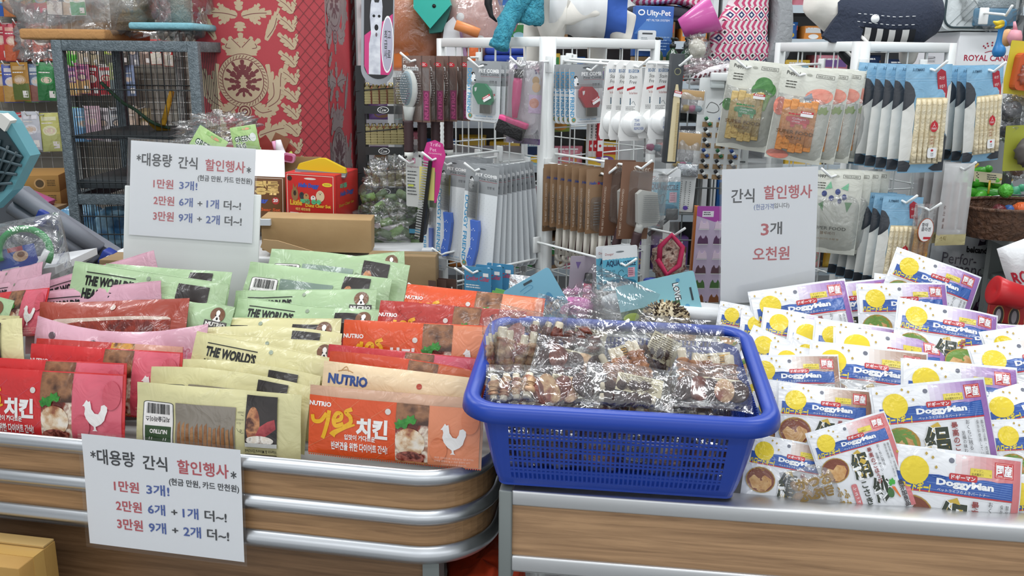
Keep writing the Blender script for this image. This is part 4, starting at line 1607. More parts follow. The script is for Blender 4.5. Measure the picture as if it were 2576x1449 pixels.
CRK = mat('#c9a06a', rough=.6, bump=.5, bs=60, h2='#a97c48', vs=40)
for k, (px, py, row, wpx, roll, lab) in enumerate(((2120, 1035, .205, 190, -12, 'clear pouch of small brown sticks with a cream paper label in the heap'), (2040, 1225, .045, 130, -18, 'clear pouch of brown crackers with gold lettering by the silver rail'))):
 Y = RY(px, row)
 w = S(wpx, px, py, Y)
 R_ = Rec('cracker_pouch', 'snack pouch')
 mb, surf = pouch_mesh(w, w * .8, .025, film(milk=.12, gl=1.6, bump=.6), seed=130 + k, nu=20, nv=16, wob=.006)
 P = Pr(w, w * .8)
 if k:
  P.text('かつお\nふぶき', .2, .25, .9, .8, PK('#8a6d33'), bold=.05)
 else:
  P.poly([(.45, .75), (.68, .25), (.98, .72)], PK('#d9c39c'))
  P.text('치킨 야채', .55, .58, .9, .7, PK('#6a5638'), rot=180)
 P.onto(mb, surf)
 R_.part('clear_film', mb, 'clear film with printing')
 for i in range(7):
  R_.part('cracker', slab(w * .24, w * .16, .012, CRK, 7 + i), M=Matrix.Translation(((i % 4 - 1.5) * w * .18, 0, (i // 4 - .6) * w * .2)) @ Matrix.Rotation(i, 4, 'Y'))
 R_.put(pose(at(px, py, Y), -8, 26, roll), lab)
WIRE = PL('#e9eceb', rough=.4)
WIREM = PL('#dfe3e2', rough=.4)
def wire_tower(corner_px, Y, d1, L1, d2, L2, label, ytop_px):
 d1, d2 = V(d1).normalized(), V(d2).normalized()
 c = at(corner_px, ytop_px, Y)
 zt = c.z
 c.z = 0
 P = [c + d1 * L1, c, c + d2 * L2, c + d1 * L1 + d2 * L2]
 R = Rec('wire_display_tower', 'display rack')
 for i in range(4):
  a, b = P[i], P[(i + 1) % 4]
  d = (b - a)
  L = d.length
  d.normalize()
  n = V((d.y, -d.x, 0))
  M = Matrix(((d.x, n.x, 0, a.x), (d.y, n.y, 0, a.y), (0, 0, 1, 0), (0, 0, 0, 1)))
  mb = MB()
  f = .024
  mb.box((0, -.008, .02), (f, .008, zt), WIRE, .001, M, 1)
  mb.box((L - f, -.008, .02), (L, .008, zt), WIRE, .001, M, 1)
  mb.box((f, -.0075, zt - f), (L - f, .0075, zt), WIRE, .001, M, 1)
  mb.box((f, -.0075, .05), (L - f, .0075, .05 + f), WIRE, .001, M, 1)
  R.part('panel_frame', mb)
  mb = MB()
  nv = max(3, round((L - 2 * f) / .066))
  for k in range(1, nv):
   x = f + (L - 2 * f) * k / nv
   mb.tube([M @ V((x, 0, .06)), M @ V((x, 0, zt - .01))], .0021, WIREM, n=6, cap=False)
  z = zt - .075
  while z > .1:
   mb.tube([M @ V((f * .5, -.004, z)), M @ V((L - f * .5, -.004, z))], .0021, WIREM, n=6, cap=False)
   z -= .075
  R.part('wire_grid', mb)
 R.put(Matrix.Identity(4), label)
 return dict(P=P, zt=zt, d1=d1, d2=d2, n1=V((-d1.y, d1.x, 0)) if (-d1.y) < 0 and d1.x < 0 else V((d1.y, -d1.x, 0)), n2=V((d2.y, -d2.x, 0)), c=c)
T1 = wire_tower(1378, 2.35, (-.6, .8, 0), .505, (.72, .69, 0), .446, 'white wire display tower hung with brushes and combs', 92)
T2 = wire_tower(2167, 2.35, (-.35, .94, 0), .34, (.94, .35, 0), .30, 'white wire display tower hung with blue and green dog chews', 104)
for T in (T1, T2):
 if T['n1'].y > 0:
  T['n1'] = -T['n1']
 if T['n2'].y > 0:
  T['n2'] = -T['n2']
def hook(p0, n, cpt, d, label, name='display_hook'):
 """rod through p0 along n, ending in the panel plane through cpt; the tip turns up"""
 t = (cpt - p0).dot(n) / n.dot(n)
 base = p0 + n * t
 base.z = p0.z + .012
 tip = p0 + n * .03
 R = Rec(name, 'hook')
 mb = MB()
 mb.tube([base, base + n * .02, p0 + V((0, 0, .003)), p0 + n * .012, tip + n * .012 + V((0, 0, .022))], .0032, WIRE, n=8)
 R.part('rod', mb)
 mb = MB()
 M = Matrix.Translation(base + V((0, 0, .0))) @ Matrix(((d.x, n.x, 0, 0), (d.y, n.y, 0, 0), (0, 0, 1, 0), (0, 0, 0, 1)))
 mb.box((-.012, .002, -.028), (.012, .009, .014), WIRE, .002, M)
 R.part('bracket', mb)
 R.put(Matrix.Identity(4), label)
def hang(rec, hn, px, py, hpx, Y, T, side, count, step, yaw, label, group=None, roll=0, tilt=0, droll=0, hooked=True, hole=.015, hlabel=None, dyaw=0):
 """a row of one product along a hook, the first next to the tip; hn is the product's own height"""
 n = T['n1'] if side == 1 else T['n2']
 d = T['d1'] if side == 1 else T['d2']
 p = at(px, py, Y)
 sc = S(hpx, px, py, Y) / hn
 hole = hole * sc
 for i in range(count):
  q = p - n * step * i
  rec.put(pose(q, yaw + dyaw * i, tilt, roll + droll * i, sc), label % NTH[i] if '%s' in label else label, group)
 if hooked:
  q = p + V((0, 0, hn * sc / 2 - hole))
  hook(q + n * .004, n, T['c'], d, hlabel or ('white hook carrying ' + (label.split(',')[0].replace('the %s ', ''))))
GREY, LGREY = CD('#9da1a4'), CD('#e6ebee')
SKY = CD('#4a9fd0')
TXT, WH = CD('#4a4d50'), CD('#f2f3f3')
RDS = CD('#c8323c')
BLIS = film(milk=.03, gl=1.0, rough=.08, bump=.15, bs=8, edge=.45)
def sticker(R, u, v, w, h, rot, y=-.006, lw=.022, lh=.013):
 mb = MB().box((-lw / 2, -.0004, -lh / 2), (lw / 2, 0, lh / 2), WH)
 P = Pr(lw, lh)
 P.rect(0, 0, 1, .42, RDS)
 P.lines(.1, .1, .9, .35, 1, WH, 3, .8)
 P.onto(mb, flat(-.0004), .0001, step=.00002)
 R.part('price_sticker', mb, 'red and white price sticker', of=0, M=Matrix.Translation(((u - .5) * w, y, (.5 - v) * h)) @ Matrix.Rotation(rad(rot), 4, 'Y'))
def comb_card_print(P, long=True):
 P.rect(0, 0, 1, .26 if long else .4, GREY)
 P.ell(.5, .035 if long else .05, .11, .008 if long else .017, CD('#55585b'))
 P.text('PET COMB', .3 if long else .36, .075 if long else .12, .95, .105 if long else .185, WH, bold=.03)
 P.text('Fine Comb', .42, .112 if long else .19, .95, .135 if long else .235, TXT, bold=.01)
 P.rect(.42, .142 if long else .245, .96, .146 if long else .25, CD('#9b4a50'))
 P.text('안면 빗', .68, .185 if long else .31, .9, .21 if long else .355, TXT, bold=.02)
 k = 1 if long else 1.55
 P.ell(.20, .16 * k, .06, .022 * k, WH)
 P.ell(.19, .132 * k, .05, .016 * k, CD('#2b2b2c'))
 P.ell(.20, .20 * k, .075, .03 * k, WH)
 P.ell(.25, .205 * k, .03, .012 * k, CD('#2b2b2c'))
 P.ell(.205, .14 * k, .02, .012 * k, WH)
 P.text('DOGGY FRIEND', .03, .30 if long else .12, .15, .93 if long else .88, SKY, bold=.02, rot=90)
 r = random.Random(2)
 for j in range(26 if long else 14):
  for i in range(6):
   P.circ(.24 + i * .125 + (.06 if j % 2 else 0), (.30 if long else .45) + j * (.024 if long else .036), .0007, CD('#b9c4cc'), n=4)
 P.circ(.13, .945 if long else .92, .0065, CD('#b8913f'), n=14)
 P.circ(.13, .945 if long else .92, .0045, CD('#5aa7a0'), n=14)
 P.text('애견 전문용품 · 위생빗', .3, .945 if long else .91, .8, .957 if long else .93, SKY, mx=.05)
 P.text('There is a excellent choice for your pet', .24, .972 if long else .955, .93, .985 if long else .975, TXT, mx=.05)
def card(w, h, m, t=.0012, r=.008):
 return MB().prism(rrect(-w / 2, -h / 2, w / 2, h / 2, r, 4), -t, 0, m)
def teeth(mb, x0, x1, z0, z1, n, m, y=-.009, t=.0011, horiz=False):
 for i in range(n):
  if horiz:
   z = z0 + (z1 - z0) * (i + .3) / n
   mb.box((x0, y - .001, z), (x1, y + .001, z + abs(z1 - z0) / n * .5), m)
  else:
   x = x0 + (x1 - x0) * (i + .3) / n
   mb.box((x, y - .001, z0), (x + abs(x1 - x0) / n * .5, y + .001, z1), m)
 return mb
def long_comb(handle):
 w, h = .10, .28
 R = Rec('comb_pack', 'pet comb')
 mb = card(w, h, LGREY, r=.018)
 P = Pr(w, h, 1)
 comb_card_print(P)
 P.onto(mb, flat(-.0012), .0001, step=.00001)
 R.part('card', mb, 'grey and white printed card')
 hb = PL(handle, rough=.25)
 mb = MB()
 mb.prism([(-.018, -.004), (.006, -.004), (.010, -.03), (.006, -.085), (-.002, -.125), (-.016, -.128), (-.022, -.11), (-.012, -.07), (-.014, -.03)], -.017, -.004, hb, smooth=False)
 for a, b in ((-.006, -.03), (-.008, -.055), (-.012, -.08), (-.013, -.105)):
  for q in (0, 1, 2):
   mb.ball((a - .004 + q * .004, -.0172, b + (.004 if q == 1 else 0)), (.0016, .0006, .0018), PL('#c5d2f0'), 6, 4)
 c = R.part('comb_handle', mb, 'blue handle with paw prints' if handle.startswith('#4') else None)
 mb = MB()
 mb.box((-.006, -.011, -.006), (-.001, -.007, .098), MT('#b9bcc0', rough=.25))
 teeth(mb, -.034, -.006, .0, .098, 34, MT('#a9acb0', rough=.3), horiz=True)
 R.part('comb_teeth', mb, 'steel comb teeth')
 return R
def grey_comb():
 w, h = .10, .28
 R = Rec('comb_pack', 'pet comb')
 mb = card(w, h, LGREY, r=.018)
 P = Pr(w, h, 1)
 comb_card_print(P)
 P.onto(mb, flat(-.0012), .0001, step=.00001)
 R.part('card', mb, 'grey and white printed card')
 mb = MB()
 mb.prism([(-.012, -.01), (.002, -.01), (-.004, -.12), (-.016, -.12)], -.012, -.004, PL('#6f86cc'))
 teeth(mb, -.026, -.006, .0, .05, 16, MT('#8f9296', rough=.3), horiz=True)
 R.part('comb', mb, 'blue-handled comb')
 return R
def flea_comb(col):
 w, h = .108, .158
 R = Rec('flea_comb_pack', 'pet comb')
 mb = card(w, h, LGREY, r=.012)
 P = Pr(w, h, 1)
 comb_card_print(P, long=False)
 P.onto(mb, flat(-.0012), .0001, step=.00001)
 R.part('card', mb, 'grey and white printed card')
 cp = PL(col, rough=.22)
 mb = MB().prism([(-.026, .012), (-.016, .022), (.012, .021), (.030, .004), (.037, -.024), (.032, -.034), (-.008, -.034), (-.026, -.006)], -.014, -.003, cp)
 mb.prism([(-.020, .010), (-.012, .011), (-.014, .002), (-.018, -.001)], -.0146, -.014, WH)
 c = R.part('comb_grip', mb, 'coloured plastic grip')
 mb = MB().box((-.004, -.010, -.056), (.030, -.006, -.034), MT('#b5aea2', rough=.35))
 teeth(mb, -.004, .030, -.058, -.034, 24, MT('#8f8a80', rough=.4), y=-.0105)
 R.part('comb_teeth', mb, 'fine steel teeth')
 mb = MB().prism(rrect(-.032, -.062, .042, .028, .008, 3), -.0165, -.0015, BLIS)
 R.part('blister', mb, 'clear blister')
 sticker(R, .70, .60, w, h, -28, y=-.0172, lw=.026)
 return R
def pin_brush():
 w, h = .098, .172
 R = Rec('pin_brush', 'pet brush')
 BR = CD('#6e5650', h2='#8a6e62', vs=5)
 mb = card(w, h, BR, r=.002)
 P = Pr(w, h, 1)
 P.text('Pin', .05, .035, .28, .115, CD('#cfc6c0'))
 P.text('Brush', .05, .14, .60, .225, WH, bold=.04)
 P.ell(.80, .13, .13, .035, RDS, rot=8)
 P.text('GRC', .74, .11, .86, .15, WH)
 P.rect(.70, .0, .74, 1, CD('#5a4640'))
 P.rect(.76, .52, .98, .97, CD('#8f3562'))
 P.text('NUTRIO', .80, .54, .94, .95, CD('#c64f8a'), bold=.04, rot=-90)
 P.onto(mb, flat(-.0012), .0001, step=.00002)
 R.part('card', mb, 'brown printed card')
 CR_ = PL('#cfd1cc', rough=.3)
 mb = MB()
 mb.ball((-.012, -.016, .0), (.030, .013, .052), CR_, 20, 14)
 mb.ball((-.014, -.022, .002), (.024, .010, .045), PL('#8fa0a8', rough=.5), 18, 12)
 hd = R.part('brush_head', mb, 'pale oval brush head')
 mb = MB()
 r = random.Random(3)
 for j in range(13):
  for i in range(8):
   x = -.014 + (i - 3.5) * .0055 + (j % 2) * .0027
   z = .002 + (j - 6) * .0063
   if ((x + .014) / .022) ** 2 + ((z - .002) / .042) ** 2 < 1:
    mb.box((x - .0006, -.042, z - .0006), (x + .0006, -.028, z + .0006), MT('#d8dcdf', rough=.2))
    mb.ball((x, -.042, z), .0012, MT('#f0f2f4', rough=.15), 6, 4)
 R.part('bristle', mb, 'steel pins', of=hd)
 mb = MB()
 mb.tube([(-.012, -.016, -.045), (-.014, -.016, -.07), (-.015, -.016, -.085)], [.017, .012, .011], CR_, n=12)
 pts = [(-.015, -.016, -.082 - .006 * i) for i in range(15)]
 mb.tube(pts, [.0125 + (.0012 if i % 2 else 0) for i in range(15)], PL('#3b2528', rough=.55), n=12)
 mb.tube([(-.015, -.016, -.166), (-.015, -.016, -.178), (-.015, -.016, -.186)], [.0125, .0125, .007], CR_, n=12)
 mb.ball((-.015, -.028, -.178), (.0035, .002, .0035), BLK, 8, 6)
 R.part('handle', mb, 'ribbed dark brown handle')
 mb = MB().prism(rrect(-.047, -.08, .047, .055, .004, 2), -.038, -.0014, film(milk=.0, gl=.7, bump=.25, bs=14, edge=.3))
 R.part('clear_sleeve', mb, 'clear sleeve')
 return R
def rake_card():
 w, h = .085, .165
 R = Rec('rake_comb_pack', 'pet brush')
 BR = CD('#a5876a', h2='#8f7053', vs=4, rough=.35, coat=.3)
 mb = card(w, h, BR, r=.002)
 P = Pr(w, h, 1)
 P.ell(.5, .09, .1, .02, CD('#5a4a3c'), rot=-15)
 P.ell(.75, .08, .13, .022, CD('#7c5c40'))
 P.text('Hello Doggy', .10, .19, .68, .25, CD('#4a5c9a'), bold=.05, shear=.2)
 P.circ(.42, .22, .003, RDS)
 P.rect(.7, .14, .94, .26, CD('#e9dccb'))
 P.ell(.8, .2, .06, .03, CD('#f2ece2'))
 P.text('THE BEST QUALITY GROOMED', .06, .30, .13, .94, CD('#e3d4c2'), rot=-90, mx=.05)
 P.text('- Care', .16, .66, .21, .86, CD('#6b5440'), rot=-90, mx=.05)
 P.onto(mb, flat(-.0012), .0001, step=.00002)
 R.part('card', mb, 'tan printed card')
 CR_ = PL('#d8d3c8', rough=.35)
 mb = MB()
 mb.prism([(.008, .0), (.026, .004), (.036, -.01), (.038, -.05), (.022, -.075), (.022, -.16), (-.002, -.163), (.002, -.075), (.006, -.04)], -.018, -.006, CR_)
 R.part('rake_head', mb, 'cream plastic body')
 mb = MB()
 mb.tube([(.014, -.012, -.072), (.010, -.012, -.15)], [.0055, .0095], PL('#4a2b2c', rough=.5), n=10)
 mb.tube([(.022, -.012, -.07), (.020, -.012, -.16)], .0075, CR_, n=8)
 mb.tube([(-.002, -.012, -.085), (-.004, -.012, -.16)], .006, CR_, n=8)
 ring = [(.008 + .013 * cos(2 * pi * i / 14), -.012, -.165 + .013 * sin(2 * pi * i / 14)) for i in range(14)]
 mb.tube(ring, .0048, CR_, n=8, closed=True)
 R.part('handle', mb, 'cream and brown handle with a hanging ring')
 mb = MB()
 for i in range(9):
  z = -.002 - i * .007
  mb.tube([(.010, -.012, z), (-.026, -.013, z)], .0009, MT('#7d7f80', rough=.4), n=5)
 R.part('rake_teeth', mb, 'long steel teeth')
 mb = MB().prism(rrect(-.03, -.075, .040, .012, .012, 4), -.022, -.002, BLIS)
 R.part('blister', mb, 'clear blister')
 sticker(R, .78, .53, w, h, 0, y=-.0226, lw=.02)
 return R
def slicker():
 w, h = .085, .19
 R = Rec('slicker_brush', 'pet brush')
 mb = card(w, h, CD('#8f6c58', h2='#75533f', vs=4, rough=.35), r=.002)
 P = Pr(w, h, 1)
 P.text('THE BEST QUALITY GROOMED', .06, .35, .13, .96, CD('#dccbb8'), rot=-90, mx=.05)
 P.text('Slicker', .35, .05, .9, .12, CD('#e6d9cb'), shear=.2)
 P.onto(mb, flat(-.0012), .0001)
 R.part('card', mb, 'brown printed card')
 CR_ = PL('#d0d0ca', rough=.3)
 mb = MB().prism([(-.010, .02), (.002, .03), (.044, .024), (.058, -.04), (.05, -.055), (.012, -.062), (-.002, -.05)], -.03, -.016, CR_)
 hd = R.part('brush_head', mb, 'pale rectangular brush head')
 mb = MB()
 for j in range(14):
  for i in range(11):
   x, z = .008 + i * .0042, .018 - j * .005
   mb.box((x - .0004, -.042, z - .0004), (x + .0004, -.03, z + .0004), MT('#c4c9cd', rough=.25))
 R.part('bristle', mb, 'steel wire pins', of=hd)
 mb = MB()
 mb.tube([(.010, -.022, -.055), (.004, -.022, -.075)], [.011, .010], CR_, n=10)
 mb.tube([(.004 - .0012 * i, -.022, -.075 - .0065 * i) for i in range(14)], [.0105 + (.001 if i % 2 else 0) for i in range(14)], PL('#3d2629', rough=.55), n=12)
 mb.tube([(-.013, -.022, -.164), (-.015, -.022, -.186)], [.0105, .008], CR_, n=10)
 R.part('handle', mb, 'ribbed brown handle')
 mb = MB().prism(rrect(-.02, -.06, .06, .075, .01, 3), -.046, -.0014, BLIS)
 R.part('blister', mb, 'clear blister')
 return R
def bio_tube():
 w, h = .078, .2
 R = Rec('stain_remover_pack', 'grooming product')
 mb = MB().prism([(-.014, .1), (.014, .1), (.022, .092), (.039, -.088), (.034, -.1), (-.034, -.1), (-.039, -.088), (-.022, .092)], -.002, 0, CD('#f1f1ef'))
 P = Pr(w, h, 1)
 P.text('BIO-GROOM', .30, .10, .68, .145, CD('#3d6ea0'), bold=.02)
 P.text('Stain\nFree', .34, .17, .62, .28, CD('#4a4a4a'), shear=.2)
 P.poly([(.26, .34), (.56, .31), (.56, .34), (.26, .37)], RDS)
 P.text('Tear Stain Remover', .34, .38, .66, .41, CD('#b0504a'), mx=.05)
 P.ell(.40, .47, .02, .01, CD('#2f4a66'))
 P.rect(.385, .48, .42, .545, CD('#355a72'))
 P.stroke([(.45, .53), (.52, .50), (.60, .55)], .0012, CD('#8a8f92'))
 P.lines(.24, .565, .6, .62, 3, CD('#8a8a8a'), 4, .4)
 P.onto(mb, flat(-.002), .0001, step=.00002)
 R.part('card', mb, 'white tapered card')
 WP = PL('#eceeed', rough=.25)
 M = Matrix.Translation((.002, -.002, -.056)) @ Matrix.Rotation(rad(90), 4, 'X')
 mb = MB().lathe([(.033, 0), (.033, .006), (.030, .012), (.026, .018), (.024, .030), (.021, .033), (0, .033)], WP, 24, M)
 P = Pr(.04, .04, 1)
 P.text('TEAR\nSTAIN\nREMOVER', .15, .15, .85, .85, CD('#4a64a8'))
 P.onto(mb, lambda x, z: (V((.002 + x, -.0352, -.056 + z)), V((0, -1, 0))), .0001)
 R.part('jar', mb, 'white round jar')
 return R
def nozzle_card(bag=True):
 w, h = .105, .205
 R = Rec('nozzle_pack', 'grooming product')
 mb = card(w, h * .62, CD('#e9ecee'), r=.006)
 P = Pr(w, h * .62, 1)
 P.rect(0, .26, 1, 1, CD('#5fb4d2', h2='#7cc4da', vs=9))
 for i in range(10):
  P.ell(.05 + i * .1, .26, .055, .02, CD('#e9ecee'))
 P.ell(.5, .12, .12, .02, CD('#7e868a'))
 P.text('Doogur', .08, .13, .32, .20, CD('#b05048'))
 P.text('AQUA', .10, .30, .50, .46, CD('#31506e'), bold=.05)
 P.text('NOZZLE', .52, .34, .95, .46, CD('#31506e'), bold=.03)
 P.text('- 강력한 샤워', .06, .52, .35, .58, CD('#3a5a70'), mx=.05)
 P.text('- 노즐 헤드', .06, .62, .3, .68, CD('#3a5a70'), mx=.05)
 for a in ((.5, .6), (.62, .72)):
  P.stroke([(a[0], a[1] + .1), (a[0] - .05, a[1]), (a[0] + .05, a[1] - .06), (a[0] + .1, a[1])], .0016, CD('#3c6478'))
 P.rect(.72, .50, .92, .72, CD('#e9b4c4'))
 P.lines(.74, .52, .9, .7, 4, CD('#b06a80'), 2)
 P.ell(.5, .84, .46, .1, CD('#3d86a6'))
 P.onto(mb, flat(-.0012), .0001, step=.00002)
 R.part('header_card', mb, 'white and blue printed card', M=Matrix.Translation((0, 0, h * .19)))
 if bag:
  mb, sf = pouch_mesh(w, h * .9, .03, film(milk=.04, gl=1.4, bump=.5), seed=5, nu=12, nv=14, wob=.003)
  R.part('clear_bag', mb, 'clear plastic bag', M=Matrix.Translation((0, -.012, -h * .05)))
  mb = MB()
  mb.tube([(-.035, -.01, -.075), (.02, -.01, -.03)], .006, PL('#2e3a40'), n=10)
  mb.box((.012, -.018, -.035), (.046, -.004, -.004), PL('#5c5f60'), .004)
  R.part('nozzle', mb, 'dark hose nozzle')
 return R
def pup_pack(kind):
 w, h = .135, .225
 R = Rec('collagen_chew_pack', 'chew pack')
 FR = PK('#d6d7cc', rough=.35, bump=.25)
 mb, sf = pouch_mesh(w, h, .016, FR, seed=200 + len(kind), nu=18, nv=26, wob=.002)
 P = Pr(w, h, .014)
 col = {'green': ('#3f7a3c', '#6fa356', '#2f8a4a', '#cdb277'), 'salmon': ('#e58a78', '#e9b0a0', '#c8343c', '#d9975a'), 'blue': ('#35406e', '#7fc29a', '#3a4a80', '#c9c8bb')}[kind]
 T = CD('#4a4a42')
 P.text('Puppy-i', .10, .035, .34, .085, CD('#3a3a36'), bold=.02)
 P.frame(.62, .035, .94, .075, .0008, T)
 P.text('MADE IN KOREA', .65, .045, .91, .066, T, mx=.05)
 P.lines(.12, .14, .34, .23, 3, T, 5, .35)
 P.ell(.5, .055, .05, .012, CD('#a6a79c'))
 if kind == 'green':
  for a in ((.72, .24, .17, .09), (.62, .30, .12, .07), (.84, .29, .12, .08), (.10, .50, .10, .07)):
   P.ell(*a, PK(col[0], h2='#5a9450', vs=60))
  P.poly([(.68, .34), (.88, .34), (.82, .52), (.72, .56)], PK('#7fae5a', h2='#a3c47c', vs=40))
 elif kind == 'salmon':
  P.ell(.74, .27, .24, .085, PK(col[0], h2='#f0a592', vs=50), rot=-8)
  P.poly([(.48, .30), (.60, .24), (.72, .40), (.60, .42)], PK('#8f9aa6'))
  parsley(P, .86, .44, .13, .6, PK('#93ad5a'))
  P.ell(.10, .42, .12, .10, PK(col[0]))
  P.ell(.22, .94, .2, .05, PK(col[0]))
 else:
  for a in ((.3, .27, .05, .035), (.55, .24, .05, .035), (.44, .32, .05, .035), (.68, .3, .05, .035), (.6, .35, .04, .03)):
   P.ell(*a, PK(col[0], h2='#4e5c96', vs=90))
  P.poly([(.3, .22), (.4, .12), (.44, .2)], PK(col[1]))
  P.poly([(.6, .2), (.74, .13), (.74, .22)], PK(col[1]))
  P.poly([(.2, .4), (.3, .36), (.3, .48)], PK('#4f8a50'))
  P.poly([(.7, .36), (.84, .36), (.76, .48)], PK('#4f8a50'))
 P.onto(mb, sf, .0004)
 R.part('frosted_pouch', mb, 'frosted printed pouch')
 if kind != 'blue':
  s = mat(col[3], rough=.6, bump=.5, bs=50, h2={'green': '#b39a62', 'salmon': '#c97f42'}[kind], vs=14)
  for i in range(5):
   q = MB().box((-.009, -.004, -.062), (.009, .004, .062), s, .002)
   R.part('chew_strip', q, M=Matrix.Translation((-.034 + i * .0165 - .004, -.011 - .001 * (i % 2), -.026 + .004 * sin(i * 2))) @ Matrix.Rotation(rad(2 * sin(i)), 4, 'Y'))
 P = Pr(w, h, 9)
 P.text('SUPER FOOD', .12, .66, .78, .70, CD('#6a4a2a') if kind != 'blue' else T, bold=.01)
 P.text({'green': '브로콜리', 'salmon': '연어', 'blue': '블루베리'}[kind], .3, .72, .58, .76, CD('#6a4a2a'))
 P.text('애견간식 수제 껌', .24, .80, .66, .822, CD('#7a5a3a'), mx=.05)
 if kind != 'blue':
  cow = [(-.5, -.3), (-.3, -.42), (.3, -.38), (.48, -.25), (.5, .1), (.42, .1), (.4, .5), (.28, .5), (.24, .2), (-.08, .2), (-.12, .5), (-.26, .5), (-.3, .1), (-.5, .0)]
  P.poly([(.46 + a * .42, .56 + b * .13) for a, b in cow], PK(col[2]))
  P.text('Collagen\nchew', .36, .52, .60, .57, WH)
  P.lines(.28, .475, .64, .495, 1, PK(col[2]), 4, .8)
 q = MB()
 P.onto(q, lambda x, z: (V((x, -.0172, z)), V((0, -1, 0))), .0002)
 R.part('front_print', q, 'lettering over the strips')
 q, sf2 = pouch_mesh(w * .98, h * .72, .036, film(milk=.02, gl=1.3, bump=.6, bs=16), seed=31, nu=12, nv=16, wob=.003)
 R.part('clear_window', q, 'clear window', M=Matrix.Translation((0, -.001, -h * .1)))
 if kind == 'salmon':
  sticker(R, .60, .47, w, h, 0, y=-.0205, lw=.03)
 elif kind == 'green':
  sticker(R, .68, .37, w, h, 0, y=-.0205, lw=.03)
 return R
def cow_pack(full=True):
 w, h = .118, .262
 R = Rec('dental_chew_pack', 'chew pack')
 BL = PK('#86b4d2', bump=.3)
 NV = PK('#34383f', bump=.2)
 WT = PK('#e4e4de', bump=.2)
 mb, sf = pouch_mesh(w, h, .024, BL, mback=BL, seed=300, nu=18, nv=26, wob=.003)
 P = Pr(w, h, .014)
 P.text('ITMARO', .18, .035, .38, .06, CD('#2c4a62'), bold=.02)
 P.text('人', .12, .03, .165, .062, CD('#2c4a62'), bold=.02)
 P.poly([(0, .14), (.08, .16), (.17, .22), (.20, .28), (.17, .34), (.05, .40), (0, .42)], NV)
 P.poly([(0, .42), (.05, .40), (.17, .34), (.22, .44), (.20, .60), (.26, .78), (.23, .88), (.08, .88), (0, .885)], WT)
 P.poly([(0, .885), (.09, .88), (.22, .9), (.25, .93), (.2, .985), (0, .985)], NV)
 P.poly([(.9, .20), (1, .16), (1, .66), (.92, .63), (.86, .4)], WT)
 P.poly([(.88, .63), (1, .67), (1, .985), (.78, .985), (.66, .96), (.85, .9)], NV)
 P.rect(0, .12, 1, .123, PK('#a9cde4'))
 P.rect(0, .145, 1, .148, PK('#a9cde4'))
 P.rect(.22, .30, .86, .915, PK('#d9cba8', bump=.2))
 P.onto(mb, sf, .0014)
 R.part('pouch', mb, 'blue pouch with black and white cow patches')
 s = mat('#eadfc2', rough=.6, bump=.6, bs=70, h2='#dccdaa', vs=30)
 for i in range(6):
  q = MB().tube([(0, 0, -.077 + .154 * k / 8) for k in range(9)], [.0062 * (1 + .08 * sin(k * 2 + i)) for k in range(9)], s, n=8)
  R.part('chew_stick', q, M=Matrix.Translation((-.027 + i * .0135, -.0125, -.028 + .002 * sin(i * 3))))
 P = Pr(w, h, 9)
 P.ell(.63, .565, .085, .05, RDS)
 P.poly([(.60, .53), (.63, .50), (.66, .53)], RDS)
 P.text('人', .60, .53, .66, .565, WH)
 P.text('ITMARO', .575, .572, .685, .592, WH, mx=.05)
 P.text('DENTAL\nCARE\nCHEW', .56, .65, .69, .73, CD('#a8603a'))
 P.poly(rrect(.53, .76, .73, .855, .03), WH)
 P.ell(.63, .785, .03, .011, RDS)
 P.text('껌', .6, .805, .66, .84, TXT)
 q = MB()
 P.onto(q, lambda x, z: (V((x, -.0195, z)), V((0, -1, 0))), .0002)
 R.part('front_print', q, 'red drop badge and lettering')
 mb = MB()
 pts = [(-.011, .034), (0, .042), (.011, .034), (.013, -.036), (-.011, -.036)]
 mb.prism(pts, -.0012, 0, CD('#b23744'))
 P = Pr(.024, .08, 9)
 for i, t in enumerate(('국산', '무첨가', '특가')):
  P.text(t, .2, .2 + i * .25, .8, .3 + i * .25, WH)
 P.onto(mb, flat(-.0012), .0001)
 R.part('hang_tag', mb, 'red ribbon tag', M=Matrix.Translation((.032, -.008, h / 2 - .052)) @ Matrix.Rotation(rad(-9), 4, 'Y'))
 return R
PB = pin_brush()
hang(PB, .172, 1047, 224, 163, 2.46, T1, 1, 4, .042, -36, 'pin brush on a brown card, %s from the tip of its hook', 'pin brushes')
FG, FR_ = flea_comb('#2b8a5c'), flea_comb('#b8303a')
hang(FG, .158, 1216, 230, 146, 2.36, T1, 1, 6, .016, -30, 'flea comb pack on the inner hook with the green comb, %s from its tip', roll=1.5)
hang(FR_, .158, 1474, 238, 146, 2.33, T1, 2, 6, .016, 28, 'flea comb pack on the hook with the red comb, %s from its tip', roll=-1.5)
LCB, LCG = long_comb('#4f74cc'), grey_comb()
hang(LCB, .28, 1137, 530, 258, 2.42, T1, 1, 1, .02, -30, 'long blue-handled comb pack next to the cardboard, in front of its row', roll=3, hlabel='white hook carrying the long comb packs next to the cardboard')
n1 = T1['n1']
for i in range(4):
 q = at(1137, 530, 2.42) - n1 * .022 * (i + 1)
 LCG.put(pose(q, -36, 0, 3 - 1.2 * i, S(258, 1137, 530, 2.42) / .28), 'grey long comb pack in the row next to the cardboard, %s behind its front one' % NTH[i])
LCG.put(pose(at(1092, 565, 2.5), -40, 0, -1, .9), 'long comb pack peeking out behind the row next to the cardboard')
hang(LCB, .28, 1206, 550, 270, 2.31, T1, 1, 2, .018, -30, 'long blue-handled comb pack in the row beside the tower post, %s from the front', roll=4.5, droll=-1.5, hlabel='white hook carrying the long comb packs beside the tower post')
